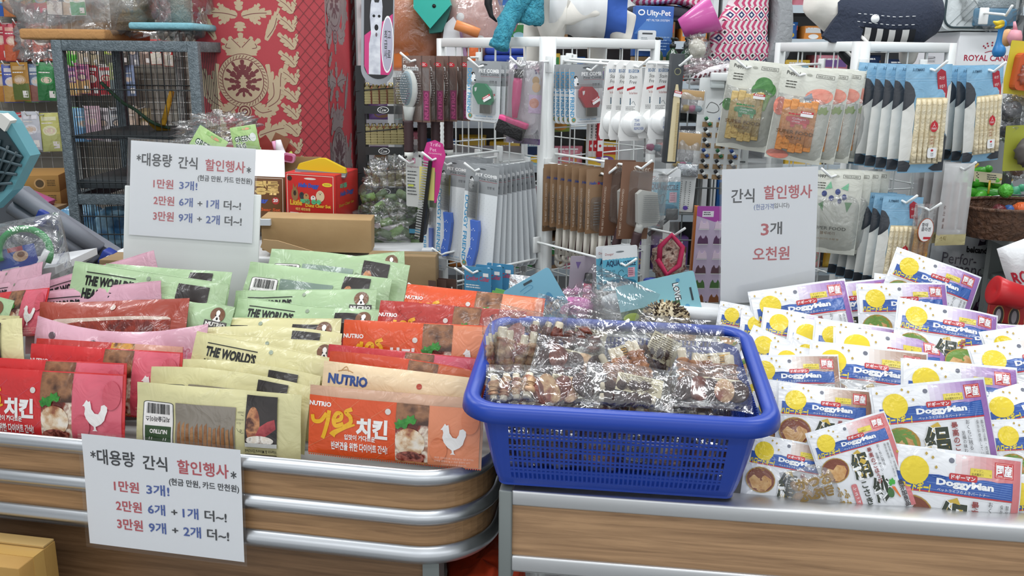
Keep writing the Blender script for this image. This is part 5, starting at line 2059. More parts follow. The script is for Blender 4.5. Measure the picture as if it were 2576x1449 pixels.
for i in range(7):
 q = at(1206, 550, 2.31) - n1 * (.018 * (i + 2))
 LCG.put(pose(q, -34 - i, 0, 1.5 - 1.6 * i, S(265, 1206, 550, 2.31) / .28), 'grey long comb pack beside the tower post, %s behind the blue-handled pair' % NTH[i])
R = Rec('slicker_brush_pack', 'pet brush')
w, h = .10, .215
mb = card(w, h, CD('#b9b6bc'), r=.003)
P = Pr(w, h, 1)
P.poly([(.1, .04), (.28, .06), (.2, .14)], CD('#8a7fa8'))
for a in ((.78, .11), (.86, .10), (.80, .14), (.89, .14)):
 P.circ(a[0], a[1], .003, CD('#4a3a6a'))
P.ell(.80, .23, .10, .05, CD('#b08a52'))
P.ell(.82, .31, .12, .06, CD('#d0a878'))
P.rect(.62, .40, .98, .62, CD('#c9b2d0'))
P.ell(.78, .50, .14, .06, CD('#d0907c'))
P.rect(0, .93, 1, 1, CD('#6a4d80'))
P.onto(mb, flat(-.0012), .0001)
R.part('card', mb, 'lilac card with a dog picture')
PKP = PL('#e2508c', rough=.3)
mb = MB().tube([(-.012, -.02, .066), (-.014, -.02, .05), (-.016, -.02, .0), (-.018, -.02, -.04)], [.0105, .0125, .0115, .007], PKP, n=10)
mb.tube([(-.0115, -.02, .064), (-.011, -.02, .085)], [.0128, .011], BLK, n=10)
R.part('handle', mb, 'pink handle with a black end')
mb = MB().box((-.05, -.03, -.062), (.036, -.012, -.046), PKP, .004, Matrix.Rotation(rad(14), 4, 'Y'))
mb.box((-.045, -.032, -.094), (.035, -.010, -.060), mat('#1c1b1d', rough=.8, bump=.8, bs=120), .004, Matrix.Rotation(rad(18), 4, 'Y'))
R.part('brush_head', mb, 'pink and black brush head')
mb, sf = pouch_mesh(w * 1.04, h, .05, film(milk=.03, gl=1.4, bump=.6, bs=15), seed=9, nu=12, nv=16, wob=.004)
R.part('clear_bag', mb, 'clear plastic bag', M=Matrix.Translation((0, -.014, 0)))
hang(R, h, 1320, 258, 205, 2.29, T1, 1, 1, .02, -26, 'pink slicker brush with black bristles in a clear bag beside the tower post', roll=2, hlabel='white hook carrying the pink slicker brush')
R = Rec('fragrance_card', 'grooming product')
mb = card(.05, .13, CD('#c3c6c4'), r=.004)
P = Pr(.05, .13, 1)
P.rect(.08, .02, .6, .12, CD('#c05a88'))
P.text('ohh!', .12, .03, .56, .11, WH, bold=.03)
P.text('Fragrance', .1, .17, .8, .22, CD('#7d4a5c'))
P.lines(.1, .28, .7, .8, 8, TXT, 3, .3)
P.rect(.15, .55, .5, .59, CD('#c3cc5a'))
P.onto(mb, flat(-.0012), .0001)
R.part('card', mb)
hang(R, .13, 1042, 458, 125, 2.46, T1, 1, 1, .02, -28, 'slim grey card with a pink logo under the pin brushes')
R2 = Rec('fragrance_card', 'grooming product')
mb = card(.05, .13, CD('#8f9a86'), r=.004)
P = Pr(.05, .13, 1)
P.rect(.1, .06, .9, .12, CD('#b8c470'))
P.text('ORIN', .1, .16, .9, .22, CD('#2c3a2c'), bold=.03)
P.lines(.12, .3, .8, .75, 8, WH, 6, .3)
P.rect(.2, .62, .6, .67, CD('#c3cc5a'))
P.onto(mb, flat(-.0012), .0001)
R2.part('card', mb)
for i in range(2):
 R2.put(pose(at(1042, 458, 2.46) - n1 * .02 * (i + 1) + V((.004, 0, -.008)), -28, 0, 0, .98), 'slim olive card with a green band, %s behind the pink-logo card' % NTH[i])
R = Rec('grooming_comb_pack', 'pet comb')
mb = MB().prism([(-.028, .06), (-.02, .085), (0, .092), (.02, .085), (.028, .06), (.02, .03), (.014, -.02), (.006, -.05), (.002, -.05), (.004, .02), (-.026, .03)], -.0012, 0, CD('#c83a86'))
P = Pr(.06, .19, 1)
P.text('Trifle\nPet', .3, .05, .75, .15, CD('#f0c4d8'))
P.text('Grooming', .25, .16, .8, .19, CD('#f0c4d8'))
P.onto(mb, flat(-.0012), .0001)
R.part('header_card', mb, 'pink header card')
mb = MB().box((-.036, -.003, -.045), (.002, -.001, .03), CD('#d9cf7e'))
R.part('yellow_card', mb, 'yellow card')
mb = MB()
M = Matrix.Rotation(rad(6), 4, 'Y')
mb.box((-.014, -.012, -.145), (-.006, -.007, .045), BLK, 0, M)
for i in range(30):
 z = .04 - i * .006
 mb.box((-.028, -.0115, z), (-.012, -.0085, z + .003), mat('#cfd2d4', rough=.3, metal=.8), 0, M)
R.part('comb', mb, 'steel comb with a black spine')
R.put(pose(at(1092, 455, 2.38), -22, 0, 2, 1.15), 'steel comb on a pink-headed card in front of the long comb packs')
hook(at(1100, 402, 2.38) + n1 * .004, n1, T1['c'], T1['d1'], 'white hook carrying the pink-headed comb')
R = Rec('deshedding_tool', 'pet brush')
mb = MB().prism([(-.03, -.04), (.012, -.04), (.022, .02), (.018, .045), (.004, .04), (-.012, -.005), (-.032, -.018)], -.02, 0, PL('#1f2022'))
R.part('handle', mb, 'black plastic body')
mb = MB().box((-.03, -.021, -.036), (.01, -.018, -.024), PL('#3f7c98'))
R.part('label_strip', mb, 'blue strip')
R.put(pose(at(1062, 552, 2.47), -15, 0, 0, 1.0), 'black grooming tool with a blue strip below the slim olive cards')
n2 = T1['n2']
RK, SLK, BIO, NOZ = rake_card(), slicker(), bio_tube(), nozzle_card()
hang(RK, .165, 1510, 506, 162, 2.22, T1, 2, 7, .024, 24, 'rake comb on a tan card, %s from the front of its row', roll=0, hlabel='white hook carrying the tan rake comb cards')
RK.put(pose(at(1400, 500, 2.36), 30, 0, 0, 1.0), 'rake comb on a tan card against the tower post, last of its row')
hang(SLK, .19, 1597, 505, 195, 2.17, T1, 2, 2, .055, 20, 'slicker brush with a pale wire head, %s from the front of its hook', roll=3)
hang(NOZ, .205, 1662, 520, 190, 2.36, T1, 2, 1, .03, 12, 'bagged hose nozzle under a blue and white card beside the slicker brushes')
hang(BIO, .2, 1591, 255, 196, 2.22, T1, 2, 3, .03, 22, 'white tapered stain remover card on the inner hook, %s from the front', hlabel='white hook carrying the inner stain remover cards')
hang(BIO, .2, 1666, 252, 194, 2.2, T1, 2, 2, .03, 18, 'white tapered stain remover card on the outer hook, %s from the front', hlabel='white hook carrying the outer stain remover cards')
R = Rec('comb_box', 'pet comb')
mb = MB().box((-.014, -.012, -.122), (.014, .012, .122), CD('#3c4044'), .001)
P = Pr(.028, .244, 1)
P.circ(.5, .16, .008, CD('#8b8a6a'))
P.circ(.5, .16, .006, CD('#3c4044'))
P.onto(mb, flat(-.012), .0001)
R.part('box', mb, 'dark slim box')
mb = MB().prism([(-.009, -.118), (.009, -.118), (.009, .02), (.002, .055), (-.002, .055), (-.006, .02)], -.016, -.0122, mat('#d9cba4', rough=.4))
teeth(mb, .003, .009, -.115, .015, 36, mat('#b8a678', rough=.5), y=-.0166, horiz=True)
R.part('comb', mb, 'bone-coloured comb')
sticker(R, .6, .36, .028, .244, 10, y=-.0168, lw=.018)
R.put(pose(at(1693, 274, 2.16), 10, 0, 1.5, 1.02), 'dark slim box with a bone-coloured comb hanging in front of the stain remover cards')
hook(at(1697, 165, 2.16) + n2 * .004, n2, T1['c'], T1['d2'], 'white hook carrying the dark slim comb box')
R = Rec('toy_card', 'dog toy')
mb = card(.075, .17, CD('#c8963a'), r=.004)
P = Pr(.075, .17, 1)
P.rect(0, 0, 1, .2, CD('#9cc4dc'))
P.ell(.4, .2, .3, .1, CD('#4a2d1f'))
P.rect(0, .88, 1, 1, CD('#7a8a3a'))
P.ell(.6, .92, .3, .06, CD('#c98a3c'))
P.lines(.3, .4, .6, .55, 4, CD('#6a4a1c'), 3)
P.onto(mb, flat(-.0012), .0001)
R.part('card', mb)
R.put(pose(at(1404, 250, 2.42), 30, 0, 0, .98), 'ochre card with a brown dog behind the flea combs with the red grip')
for i, c in enumerate(('#efeeec', '#efeeec', '#c8323c')):
 R = Rec('pencil_box', 'grooming product')
 mb = MB().box((-.0075, -.008, -.05), (.0075, .008, .05), CD(c), .001)
 P = Pr(.015, .1, 1)
 P.rect(0, .55, 1, .84, RDS if i < 2 else WH)
 P.circ(.5, .7, .004, WH if i < 2 else RDS)
 P.text('SPARK', .3, .1, .7, .5, TXT, rot=-90, bold=.02)
 P.onto(mb, flat(-.008), .0001)
 R.part('box', mb)
 R.put(pose(at(1485 + i * 11, 348, 2.40 - .005 * i), 20, 0, 0, .95), ('slim white and red box hanging under the red flea comb, next to the post', 'slim white and red box under the red flea comb, middle one', 'slim all-red box under the red flea comb')[i])
NOZ2 = nozzle_card(False)
hang(NOZ2, .127, 1560, 708, 112, 2.12, T1, 2, 2, .02, 14, 'flat blue and white nozzle card low on the tower, %s from the front', roll=-3)
R = Rec('slicker_brush_pack', 'pet brush')
mb = card(.075, .2, CD('#b8aebc'), r=.004)
P = Pr(.075, .2, 1)
P.poly([(.2, .08), (.4, .08), (.3, .18)], CD('#7d6aa0'))
P.lines(.1, .5, .4, .8, 5, CD('#a8506a'), 3)
P.onto(mb, flat(-.0012), .0001)
R.part('card', mb, 'lilac card')
mb = MB().tube([(.012, -.014, .03), (.012, -.014, -.02), (.008, -.014, -.10)], [.011, .012, .008], PL('#c43a62'), n=10)
mb.tube([(.012, -.014, .03), (.012, -.014, .055)], [.0122, .010], BLK, n=10)
R.part('handle', mb, 'red-pink handle with a black end')
R.put(pose(at(1462, 735, 2.2), 16, 0, 3, .92), 'lilac card with a red-pink brush handle low beside the nozzle card')
R = Rec('cooling_collar_card', 'pet accessory')
mb = card(.08, .125, CD('#4d92bc'), r=.005)
P = Pr(.08, .125, 1)
P.text('Cooling Collar', .06, .2, .94, .34, CD('#c0506a'), bold=.03)
P.ell(.5, .08, .15, .02, CD('#35606f'))
P.lines(.06, .4, .6, .5, 2, WH, 3)
P.rect(.12, .62, .5, 1, CD('#24407e'))
P.ell(.76, .75, .12, .1, WH)
P.ell(.72, .7, .05, .05, BLK)
P.ell(.8, .72, .04, .03, BLK)
P.rect(.7, .12, .9, .2, WH)
P.onto(mb, flat(-.0012), .0001)
R.part('card', mb)
hang(R, .125, 1202, 728, 115, 2.24, T1, 1, 3, .035, -22, 'blue cooling collar card low on the tower, %s from the tip of its hook')
R = Rec('pin_brush', 'pet brush')
mb = card(.06, .12, CD('#5c463f'), r=.002)
P = Pr(.06, .12, 1)
P.text('Brush', .1, .18, .9, .34, WH, bold=.05)
P.ell(.85, .3, .2, .05, RDS)
P.onto(mb, flat(-.0012), .0001)
R.part('card', mb)
for i in range(3):
 R.put(pose(at(1072 + i * 26, 758 - i * 2, 2.28 + .015 * i), -20, 0, 0, .95), 'brown brush card low behind the orange packs, %s from the cardboard' % NTH[i])
hook(at(1066, 728, 2.28) + n1 * .004, n1, T1['c'], T1['d1'], 'white hook carrying the low brown brush cards')
for k, (px, py, Y) in enumerate(((1178, 690, 2.3), (1120, 640, 2.4))):
 hook(at(px, py, Y), n1, T1['c'], T1['d1'], ('bare white hook under the long comb packs', 'bare white hook behind the grey box')[k])
m1, m2 = T2['n1'], T2['n2']
PG, PS_, PBL = pup_pack('green'), pup_pack('salmon'), pup_pack('blue')
hang(PG, .225, 1883, 268, 216, 2.4, T2, 1, 3, .028, -20, 'green broccoli chew pack, %s from the tip of its hook', roll=6)
hang(PS_, .225, 2015, 292, 228, 2.24, T2, 1, 5, .04, -18, 'orange salmon chew pack, %s from the tip of its hook', roll=7, droll=-1)
hang(PBL, .225, 2095, 535, 208, 2.2, T2, 1, 4, .026, -20, 'frosted blueberry chew pack behind the portrait sign, %s from the tip of its hook', roll=1)
CP = cow_pack()
hang(CP, .262, 2326, 300, 268, 2.14, T2, 2, 6, .034, 6, 'blue dental chew pack on the upper hook by the post, %s from the front', roll=-1.5, droll=1.0, hlabel='white hook carrying the upper blue dental chews by the post')
hang(CP, .262, 2472, 288, 238, 2.22, T2, 2, 4, .03, 14, 'blue dental chew pack on the outer upper hook, %s from the front', roll=-5, droll=1.5, hlabel='white hook carrying the outer blue dental chews')
hang(CP, .262, 2256, 612, 236, 2.14, T2, 2, 6, .03, 6, 'blue dental chew pack on the lower hook, %s from the front', roll=2, droll=.6, hlabel='white hook carrying the lower blue dental chews')
R = Rec('cheese_chew_pack', 'chew pack')
w, h = .062, .175
mb, sf = pouch_mesh(w, h, .02, film(milk=.06, gl=1.4, bump=.4), seed=4, nu=12, nv=16, wob=.002)
R.part('clear_pouch', mb, 'clear zip pouch')
s = mat('#cf9a3a', rough=.6, bump=.6, bs=70, h2='#b8812a', vs=30)
for i in range(3):
 q = MB().tube([(0, 0, -.06 + .0125 * k) for k in range(9)], [.0072 * (1 + .1 * sin(k * 2 + i)) for k in range(9)], s, n=8)
 R.part('chew_stick', q, 'golden yellow chew stick', M=Matrix.Translation((-.014 + i * .0145, 0, -.018)))
P = Pr(.044, .062, 1)
q = MB().prism(ring_pts(.022, .031), -.001, 0, CD('#b05a3c'))
P.ell(.5, .5, .46, .47, WH)
P.text('황태\n콜라겐', .2, .2, .8, .55, TXT, bold=.02)
P.rect(.4, .78, .85, .88, RDS)
P.onto(q, flat(-.001), .0001)
R.part('oval_label', q, 'white oval label', M=Matrix.Translation((0, -.012, .022)))
hang(R, h, 2318, 598, 172, 2.12, T2, 2, 1, .02, 10, 'clear pouch of golden yellow chews beside the lower blue dental chews', roll=2)
R = Rec('jerky_stick_pack', 'chew pack')
w, h = .085, .21
FRO = film(milk=.45, gl=1.0, rough=.3, bump=.3)
mb, sf = pouch_mesh(w, h, .02, FRO, seed=6, nu=14, nv=20, wob=.003)
P = Pr(w, h, .014)
P.rect(0, .86, 1, 1, PK('#d5cc98'))
P.text('스틱', .1, .88, .3, .94, CD('#7d6a2c'))
P.text('오 리 목 뼈', .10, .5, .16, .78, CD('#6a4a42'), rot=90)
P.onto(mb, sf, .0004)
R.part('frosted_pouch', mb, 'frosted pouch with a cream foot')
for i in range(3):
 q = MB().tube([(0, 0, -.062 + .015 * k) for k in range(9)], [.0062 * (1 + .1 * sin(k * 2 + i)) for k in range(9)], MEAT4 if False else mat('#8a5a4c', rough=.6, bump=.5, bs=60), n=8)
 R.part('jerky_stick', q, M=Matrix.Translation((-.022 + i * .022, .001, -.002)))
hang(R, h, 2402, 515, 208, 2.2, T2, 2, 4, .03, 10, 'frosted pack of brown jerky sticks, %s from the front of its hook', roll=0, hlabel='white hook carrying the frosted jerky packs')
def slabpx(mb, pts, Y, th, m, dy=0.0, M=None):
 """outline seen at distance Y, given real thickness th going back"""
 P = [at(x, y, Y) for x, y in pts]
 return mb.prism([(p.x, p.z) for p in P], Y + dy, Y + dy + th, m)
def carton(w, d, h, m, tape=None, prints=None, name='carton', bev=.002, part='carton_body'):
 R = Rec(name, 'box')
 mb = MB().box((-w / 2, 0, 0), (w / 2, d, h), m, bev)
 if prints:
  P = Pr(w, h, 9)
  prints(P)
  P.onto(mb, lambda x, z: (V((x, 0, h / 2 + z)), V((0, -1, 0))), .0003, step=.00003)
 R.part(part, mb)
 if tape:
  t = MB().box((-w / 2 - .0006, d * .42, h * .7), (w / 2 + .0006, d * .58, h + .0008), tape)
  R.part('packing_tape', t, 'packing tape')
 return R
def blob(rx, ry, rz, m, amp=.12, fr=5.0, seed=0, nu=40, nv=28, pw=1.0, lift=0):
 def f(p):
  q = abs(nz(p, fr, seed)) * 1.2 + .5 * abs(nz(p, fr * 2.3, seed + 7))
  return (1 - amp + amp * 2.0 * q)
 mb = MB()
 def g(u, v):
  a = 2 * pi * u
  b = pi * (v - .5)
  s = lambda t: math.copysign(abs(t) ** pw, t)
  p = V((s(cos(b)) * s(cos(a)), s(cos(b)) * s(sin(a)), s(sin(b))))
  k = f(p)
  return (p.x * rx * k, p.y * ry * k, p.z * rz * k)
 return mb.grid(g, nu, nv, m, True, wrapu=True)
KRAFT = mat('#a98a5f', rough=.8, bump=.08, bs=30, h2='#b5976c', vs=6)
KRAFT2 = mat('#8c7453', rough=.8, bump=.08, bs=30, h2='#98805e', vs=6)
CRINK = film(milk=.03, gl=1.5, rough=.14, bump=1.0, bs=13, edge=.55)
CRINKW = film(milk=.10, gl=1.5, rough=.16, bump=1.0, bs=10, edge=.55)
GY = 4.35
gm = PL('#b9b9b4', rough=.5)
mb = MB()
x0, x1 = at(-60, 200, GY).x, at(505, 200, GY).x
z0, z1 = at(200, 560, GY).z, at(200, -40, GY).z
n = int((x1 - x0) / .05)
for i in range(n + 1):
 x = x0 + (x1 - x0) * i / n
 mb.tube([(x, GY, z0), (x, GY, z1)], .002, gm, n=5, cap=False)
n = int((z1 - z0) / .05)
for i in range(n + 1):
 z = z0 + (z1 - z0) * i / n
 mb.tube([(x0, GY - .004, z), (x1, GY - .004, z)], .002, gm, n=5, cap=False)
R = Rec('wire_wall_panel', 'display rack')
R.part('wire_grid', mb)
for x in (x0, x0 + (x1 - x0) * .4, x1 - .12):
 mb = MB().box((x, GY + .01, 0), (x + .03, GY + .05, z1), mat('#8f9290', rough=.5))
 R.part('upright', mb)
mb = MB().box((x0, GY + .055, 0), (x1, GY + .07, z1), mat('#9a958a', rough=.8))
R.part('back_board', mb)
R.put(Matrix.Identity(4), 'wire wall panel hung with small pouches beyond the tall grey cage')
SPC = {}
def small_pouch(c):
 if c in SPC:
  return SPC[c]
 c1, c2, c3 = c
 w, h = .085, .17
 mb, sf = pouch_mesh(w, h, .014, PK('#' + c1), seed=len(SPC) + 400, nu=8, nv=12, wob=.003)
 P = Pr(w, h, .02)
 P.rect(.02, .55, .98, .98, PK('#' + c2))
 P.ell(.5, .46, .36, .13, PK('#' + c3))
 P.ell(.5, .46, .28, .085, PK('#d8c2ae'))
 P.rect(.12, .10, .88, .2, PK('#' + c3))
 P.rect(.6, .74, .9, .92, PK('#e8e4e0'))
 P.lines(.12, .25, .8, .31, 1, PK('#efe9e2'), len(SPC))
 P.onto(mb, sf, .0006)
 R = Rec('treat_pouch', 'treat pouch')
 R.own = mb.mesh('treat_pouch')
 SPC[c] = R
 return R
WALLP = [
 ('top row', 2, 75, [(8, ('2f62b8', '2a58a8', '9cc4e0'), 'blue'), (26, ('8a5a34', 'b06a34', 'd0a070'), 'orange-brown'), (48, ('2f5a34', '6a4a44', '7a9a94'), 'dark green'), (70, ('3a6a3c', '9a3a4c', '8fb0b8'), 'green and red'), (102, ('47a83c', 'c83a64', '8fc4d8'), 'bright green and pink'), (136, ('2c3c50', 'd8d4cc', 'b0b4b4'), 'navy'), (150, ('2c3c50', 'c8c0b4', '8a8a88'), 'navy and cream'), (172, ('34404c', 'c8b09a', 'dcdcd6'), 'navy and tan'), (194, ('e0e2de', '3a9a64', 'b8c4bc'), 'white and green')]),
 ('second row', 105, 92, [(4, ('a02834', 'c43a34', 'd8a49a'), 'red'), (34, ('b03044', 'b8562c', 'd09a8a'), 'crimson'), (56, ('8e2c2c', '9a4a2c', 'b07a6a'), 'dark red'), (80, ('b8463a', 'c4502c', 'e0c0b0'), 'red with a pale badge'), (104, ('c04a34', 'c84a24', 'e8d8cc'), 'orange-red')]),
 ('third row', 208, 94, [(6, ('c08a24', 'b87a2c', 'd0b890'), 'gold'), (32, ('4050a0', 'b08a44', 'c8c4c8'), 'blue and gold'), (52, ('a87a2c', '5a6a2c', 'c0a070'), 'bronze'), (75, ('7ab83c', 'd0a834', 'c8a08c'), 'lime and yellow'), (97, ('60708c', '8a5a50', 'b0b8c0'), 'grey-blue'), (118, ('1f7a3c', '1c6c34', '2a8a48'), 'deep green')]),
 ('fourth row', 332, 96, [(40, ('c03038', 'a82c34', 'd0706c'), 'red'), (60, ('c83a44', 'b04a50', 'ece8e8'), 'red with a white flap'), (80, ('c8ccd4', 'b8bcc8', 'e4e4ea'), 'silver'), (104, ('c4c8cc', 'b0b4b4', 'e0e0e0'), 'pale grey'), (127, ('c8c874', 'b8bc78', 'e0e0b8'), 'pale yellow')]),
 ('upper cage-side row', 132, 62, [(168, ('5aa63c', '4c9a34', '7ac05a'), 'green'), (186, ('62b040', '58b83c', '8ad06a'), 'light green'), (208, ('dcdad4', 'c8b8a0', '4a4a4a'), 'white and black'), (236, ('e0ded8', 'd8c8a4', '5a5650'), 'white and cream'), (278, ('9ab83c', '6a6a62', 'b8c85a'), 'lime'), (305, ('6a6660', '5a5650', '8a847c'), 'brown-grey'), (335, ('565660', '8a8a94', '6a6a78'), 'slate'), (365, ('a08a80', '8a7468', 'c0a8a0'), 'dusty pink'), (393, ('c03a38', 'dcd8c8', 'e8e4dc'), 'red and white'), (420, ('c43c3a', 'd8d4c4', 'e8e4dc'), 'white and scarlet')]),
 ('middle cage-side row', 200, 76, [(160, ('3a7a54', 'dce0dc', '4a8a64'), 'green and white'), (184, ('c890ac', 'd8b070', '7a4a8c'), 'pink and purple'), (208, ('c87a98', 'd0a46a', '8a4a7a'), 'rose'), (234, ('a8343c', '9a3038', 'dcd8d4'), 'cherry red'), (268, ('d8d4d0', 'b02c34', 'c03a40'), 'white and red'), (295, ('a8b078', '7a8a8c', '98a868'), 'olive'), (325, ('7a88a8', '6a7a98', '8898b8'), 'steel blue')]),
 ('lower cage-side row', 312, 84, [(180, ('8ac88a', '6ab04a', 'a8d8a8'), 'mint'), (208, ('7ab0d8', '6a9cc8', '9ac8e4'), 'sky blue'), (234, ('c8a8b4', 'b89aa8', 'd8c0c8'), 'pale pink'), (262, ('d8d0d4', 'c8c4c8', '8a8488'), 'white'), (298, ('c8ccd0', '3a3c44', '5a5c64'), 'black and white'), (328, ('a09080', '8a7a6a', 'b8a898'), 'tan'), (365, ('7a6a4a', '6a5c40', '9a8a62'), 'khaki')]),
]
for rn, yc, hp, items in WALLP:
 for k, (x, c, nm) in enumerate(items):
  Y = GY - .05 - .012 * (k % 3)
  sc = S(hp, x, yc, Y) / .17
  p = at(x, yc + 3 * sin(k * 2.3), Y)
  small_pouch(c).put(pose(p, 18 * sin(k * 1.7), 2, 2 * sin(k * 2.9), (sc * .95, sc, sc)), '%s treat pouch hanging in the %s of the wire wall' % (nm, rn))
 for k in range(4):
  x = items[0][0] + (items[-1][0] - items[0][0]) * k / 3
  p = at(x, yc - hp / 2 + 3, GY)
  mb = MB().tube([p + V((0, 0, .01)), p + V((0, -.02, .004)), p + V((0, -.11, 0)), p + V((0, -.13, .02))], .003, WIRE, n=6)
  one('display_hook', mb, 'pale wall hook, %s along the %s of the wire wall' % (NTH[k], rn), 'hook')
HAM = mat('#6f7a80', rough=.45, metal=.3, bump=.5, bs=160, h2='#59646a', vs=60)
BARM = mat('#2f3436', rough=.4, metal=.4)
CY, CDP = 3.05, .45
a, b = at(128, 100, CY), at(498, 100, CY)
X0, X1, ZT = a.x, b.x - .004, a.z
X0 = at(150, 240, CY).x - .012
ZM = at(200, 515, CY).z
R = Rec('pet_cage', 'cage')
pt = .034
for x in (X0, X1 - pt):
 for y in (CY, CY + CDP):
  R.part('corner_post', MB().box((x, y, 0), (x + pt, y + pt, ZT), HAM, .003))
for z in (ZT - pt, ZM, .25):
 for y in (CY, CY + CDP):
  R.part('cross_rail', MB().box((X0 + pt, y + .002, z), (X1 - pt, y + pt - .002, z + pt), HAM, .002))
 for x in (X0, X1 - pt):
  R.part('cross_rail', MB().box((x + .002, CY + pt, z), (x + pt - .002, CY + CDP, z + pt), HAM, .002))
for nm, y in (('front_bars', CY + .012), ('rear_bars', CY + CDP + .012)):
 mb = MB()
 n = int((X1 - X0 - 2 * pt) / .021)
 for i in range(n + 1):
  x = X0 + pt + (X1 - X0 - 2 * pt) * i / n
  mb.tube([(x, y, .27), (x, y, ZT - pt)], .0013, BARM, n=5, cap=False)
 for py in (225, 342, 460, 545, 590):
  z = at(200, py, CY).z
  mb.tube([(X0 + pt, y - .003, z), (X1 - pt, y - .003, z)], .0024, BARM, n=6, cap=False)
 R.part('bar_grid', mb)
mb = MB()
for x in (X0 + .012, X1 - .02):
 for i in range(24):
  y = CY + pt + (CDP - pt) * i / 23
  mb.tube([(x, y, .27), (x, y, ZT - pt)], .0013, BARM, n=5, cap=False)
R.part('bar_grid', mb)
z = at(300, 352, CY).z
R.part('shelf_plate', MB().box((X0 + pt, CY + .03, z), (X1 - pt, CY + CDP, z + .012), mat('#2d3236', rough=.5), .002), 'dark plastic shelf')
z = at(300, 478, CY).z
R.part('shelf_plate', MB().box((X0 + pt, CY + .03, z), (X1 - pt, CY + CDP, z + .03), mat('#3a4044', rough=.5), .002), 'dark plastic tray')
R.put(Matrix.Identity(4), 'tall dark grey cage with thin black bars beside the red column')
hm = mat('#b88a1e', rough=.8, bump=.3, bs=60)
hg = mat('#3c5a44', rough=.8)
R = Rec('cage_hammock', 'hammock')
A, B_, C_ = at(256, 218, CY + .1), at(340, 285, CY + .2), at(428, 332, CY + .26)
D_ = at(432, 232, CY + .3)
mb = MB()
pts = smooth_path([A, A.lerp(B_, .6) + V((0, 0, -.01)), B_, at(385, 318, CY + .22), C_], 6)
def hamf(u, v):
 p = pts[min(int(u * (len(pts) - 1)), len(pts) - 1)]
 w = .012 + .06 * max(0, u - .35)
 return (p.x, p.y + .04 * v, p.z - w * v + .012)
mb.grid(hamf, len(pts) - 1, 5, hm)
R.part('sling', mb, 'mustard cloth sling')
R.part('green_edge', MB().tube([p + V((0, -.002, .014)) for p in pts], .006, hg, n=6), 'green edging')
R.part('strap', MB().tube([at(410, 315, CY + .2), at(424, 262, CY + .25), D_], .010, hm, n=6))
R.put(Matrix.Identity(4), 'mustard and green hammock slung inside the tall grey cage')
SIS = mat('#b89e74', rough=.9, bump=.6, bs=120, h2='#a78d64', vs=30)
SISW = mat('#c9c2b4', rough=.9, bump=.6, bs=120)
PLT = mat('#b98a58', rough=.95, bump=.4, bs=60)
PLB = mat('#7fb4c0', rough=.95, bump=.5, bs=60)
R = Rec('cat_tree', 'cat tree')
c = at(222, 97, CY + .22)
wd = S(205, 222, 90, CY + .2)
R.part('base_board', MB().box((c.x - wd / 2, CY + .03, ZT + .001), (c.x + wd / 2, CY + .42, ZT + .035), PLT, .008), 'tan plush base')
q = at(335, 60, CY + .2)
R.part('sisal_post', MB().tube([(q.x, CY + .2, ZT + .035), (q.x + .004, CY + .2, ZT + .45)], S(52, 335, 40, CY + .2), SIS, n=24), 'sisal-wound post')
mb = blob(.24, .2, .12, CRINKW, amp=.14, fr=3, seed=2, pw=.7)
R.part('clear_wrap', mb, 'crinkled clear wrap', M=Matrix.Translation((c.x + .03, CY + .22, ZT + .115)) @ Matrix.Rotation(rad(-8), 4, 'Y'))
mb = blob(.10, .1, .26, CRINKW, amp=.14, fr=3, seed=12, pw=.7)
R.part('clear_wrap', mb, 'crinkled clear wrap', M=Matrix.Translation((q.x - .04, CY + .2, ZT + .28)))
R.put(Matrix.Identity(4), 'cat tree with a thick sisal post in crinkled clear wrap on top of the cage')
R = Rec('cat_tree', 'cat tree')
u0, u1 = at(336, 92, CY + .05).x, at(497, 92, CY + .05).x
R.part('base_board', MB().box((u0, CY + .01, ZT + .0365), (u1, CY + .30, ZT + .058), PLB, .008), 'pale blue plush base')
q = at(456, 40, CY + .15)
R.part('sisal_post', MB().tube([(q.x, CY + .15, ZT + .06), (q.x, CY + .15, ZT + .45)], S(24, 456, 40, CY + .15), SISW, n=20), 'pale rope-wound post')
mb = blob(.10, .12, .2, CRINK, amp=.18, fr=3, seed=5, pw=.8)
R.part('clear_wrap', mb, 'crinkled clear wrap', M=Matrix.Translation((q.x + .0, CY + .16, ZT + .22)))
R.put(Matrix.Identity(4), 'cat tree with a pale blue plush base in clear wrap beside the column')
R = Rec('plastic_bag', 'plastic bag')
R.part('film', blob(.07, .06, .09, CRINKW, amp=.3, fr=4, seed=15), 'crinkled clear film')
R.put(pose(at(92, 92, CY + .3), 0, 0, 20), 'loose tuft of clear plastic over the cage corner beside the red pouches')
for k, (px, py, wp, hp) in enumerate(((92, 540, 120, 40), (92, 500, 118, 42), (90, 462, 114, 42))):
 Y = 3.75
 w, h = S(wp, px, py, Y), S(hp, px, py, Y)
 def pr(P):
  P.rect(.08, .25, .3, .4, KRAFT2)
  P.lines(.08, .3, .3, .7, 3, BLK, 4, .3)
  P.circ(.6, .5, .022, mat('#c9a06a', rough=.8))
  P.circ(.6, .5, .016, mat('#5a4a34', rough=.8))
  P.lines(.75, .3, .95, .7, 4, BLK, 5, .3)
 carton(w, .26, h, mat('#ad8448', rough=.8, bump=.05), prints=pr).put(pose(at(px, py + hp / 2, Y), 12), 'kraft carton with black stamps beside the cage, %s of its stack' % ('bottom', 'middle', 'topmost')[k])
Y = 3.75
carton(S(120, 92, 570, Y), .26, at(92, 562, Y).z - .0, mat('#a57f48', rough=.8), tape=None).put(pose(V((at(92, 570, Y).x, Y, 0)), 12), 'large kraft carton on the floor under the stamped cartons')
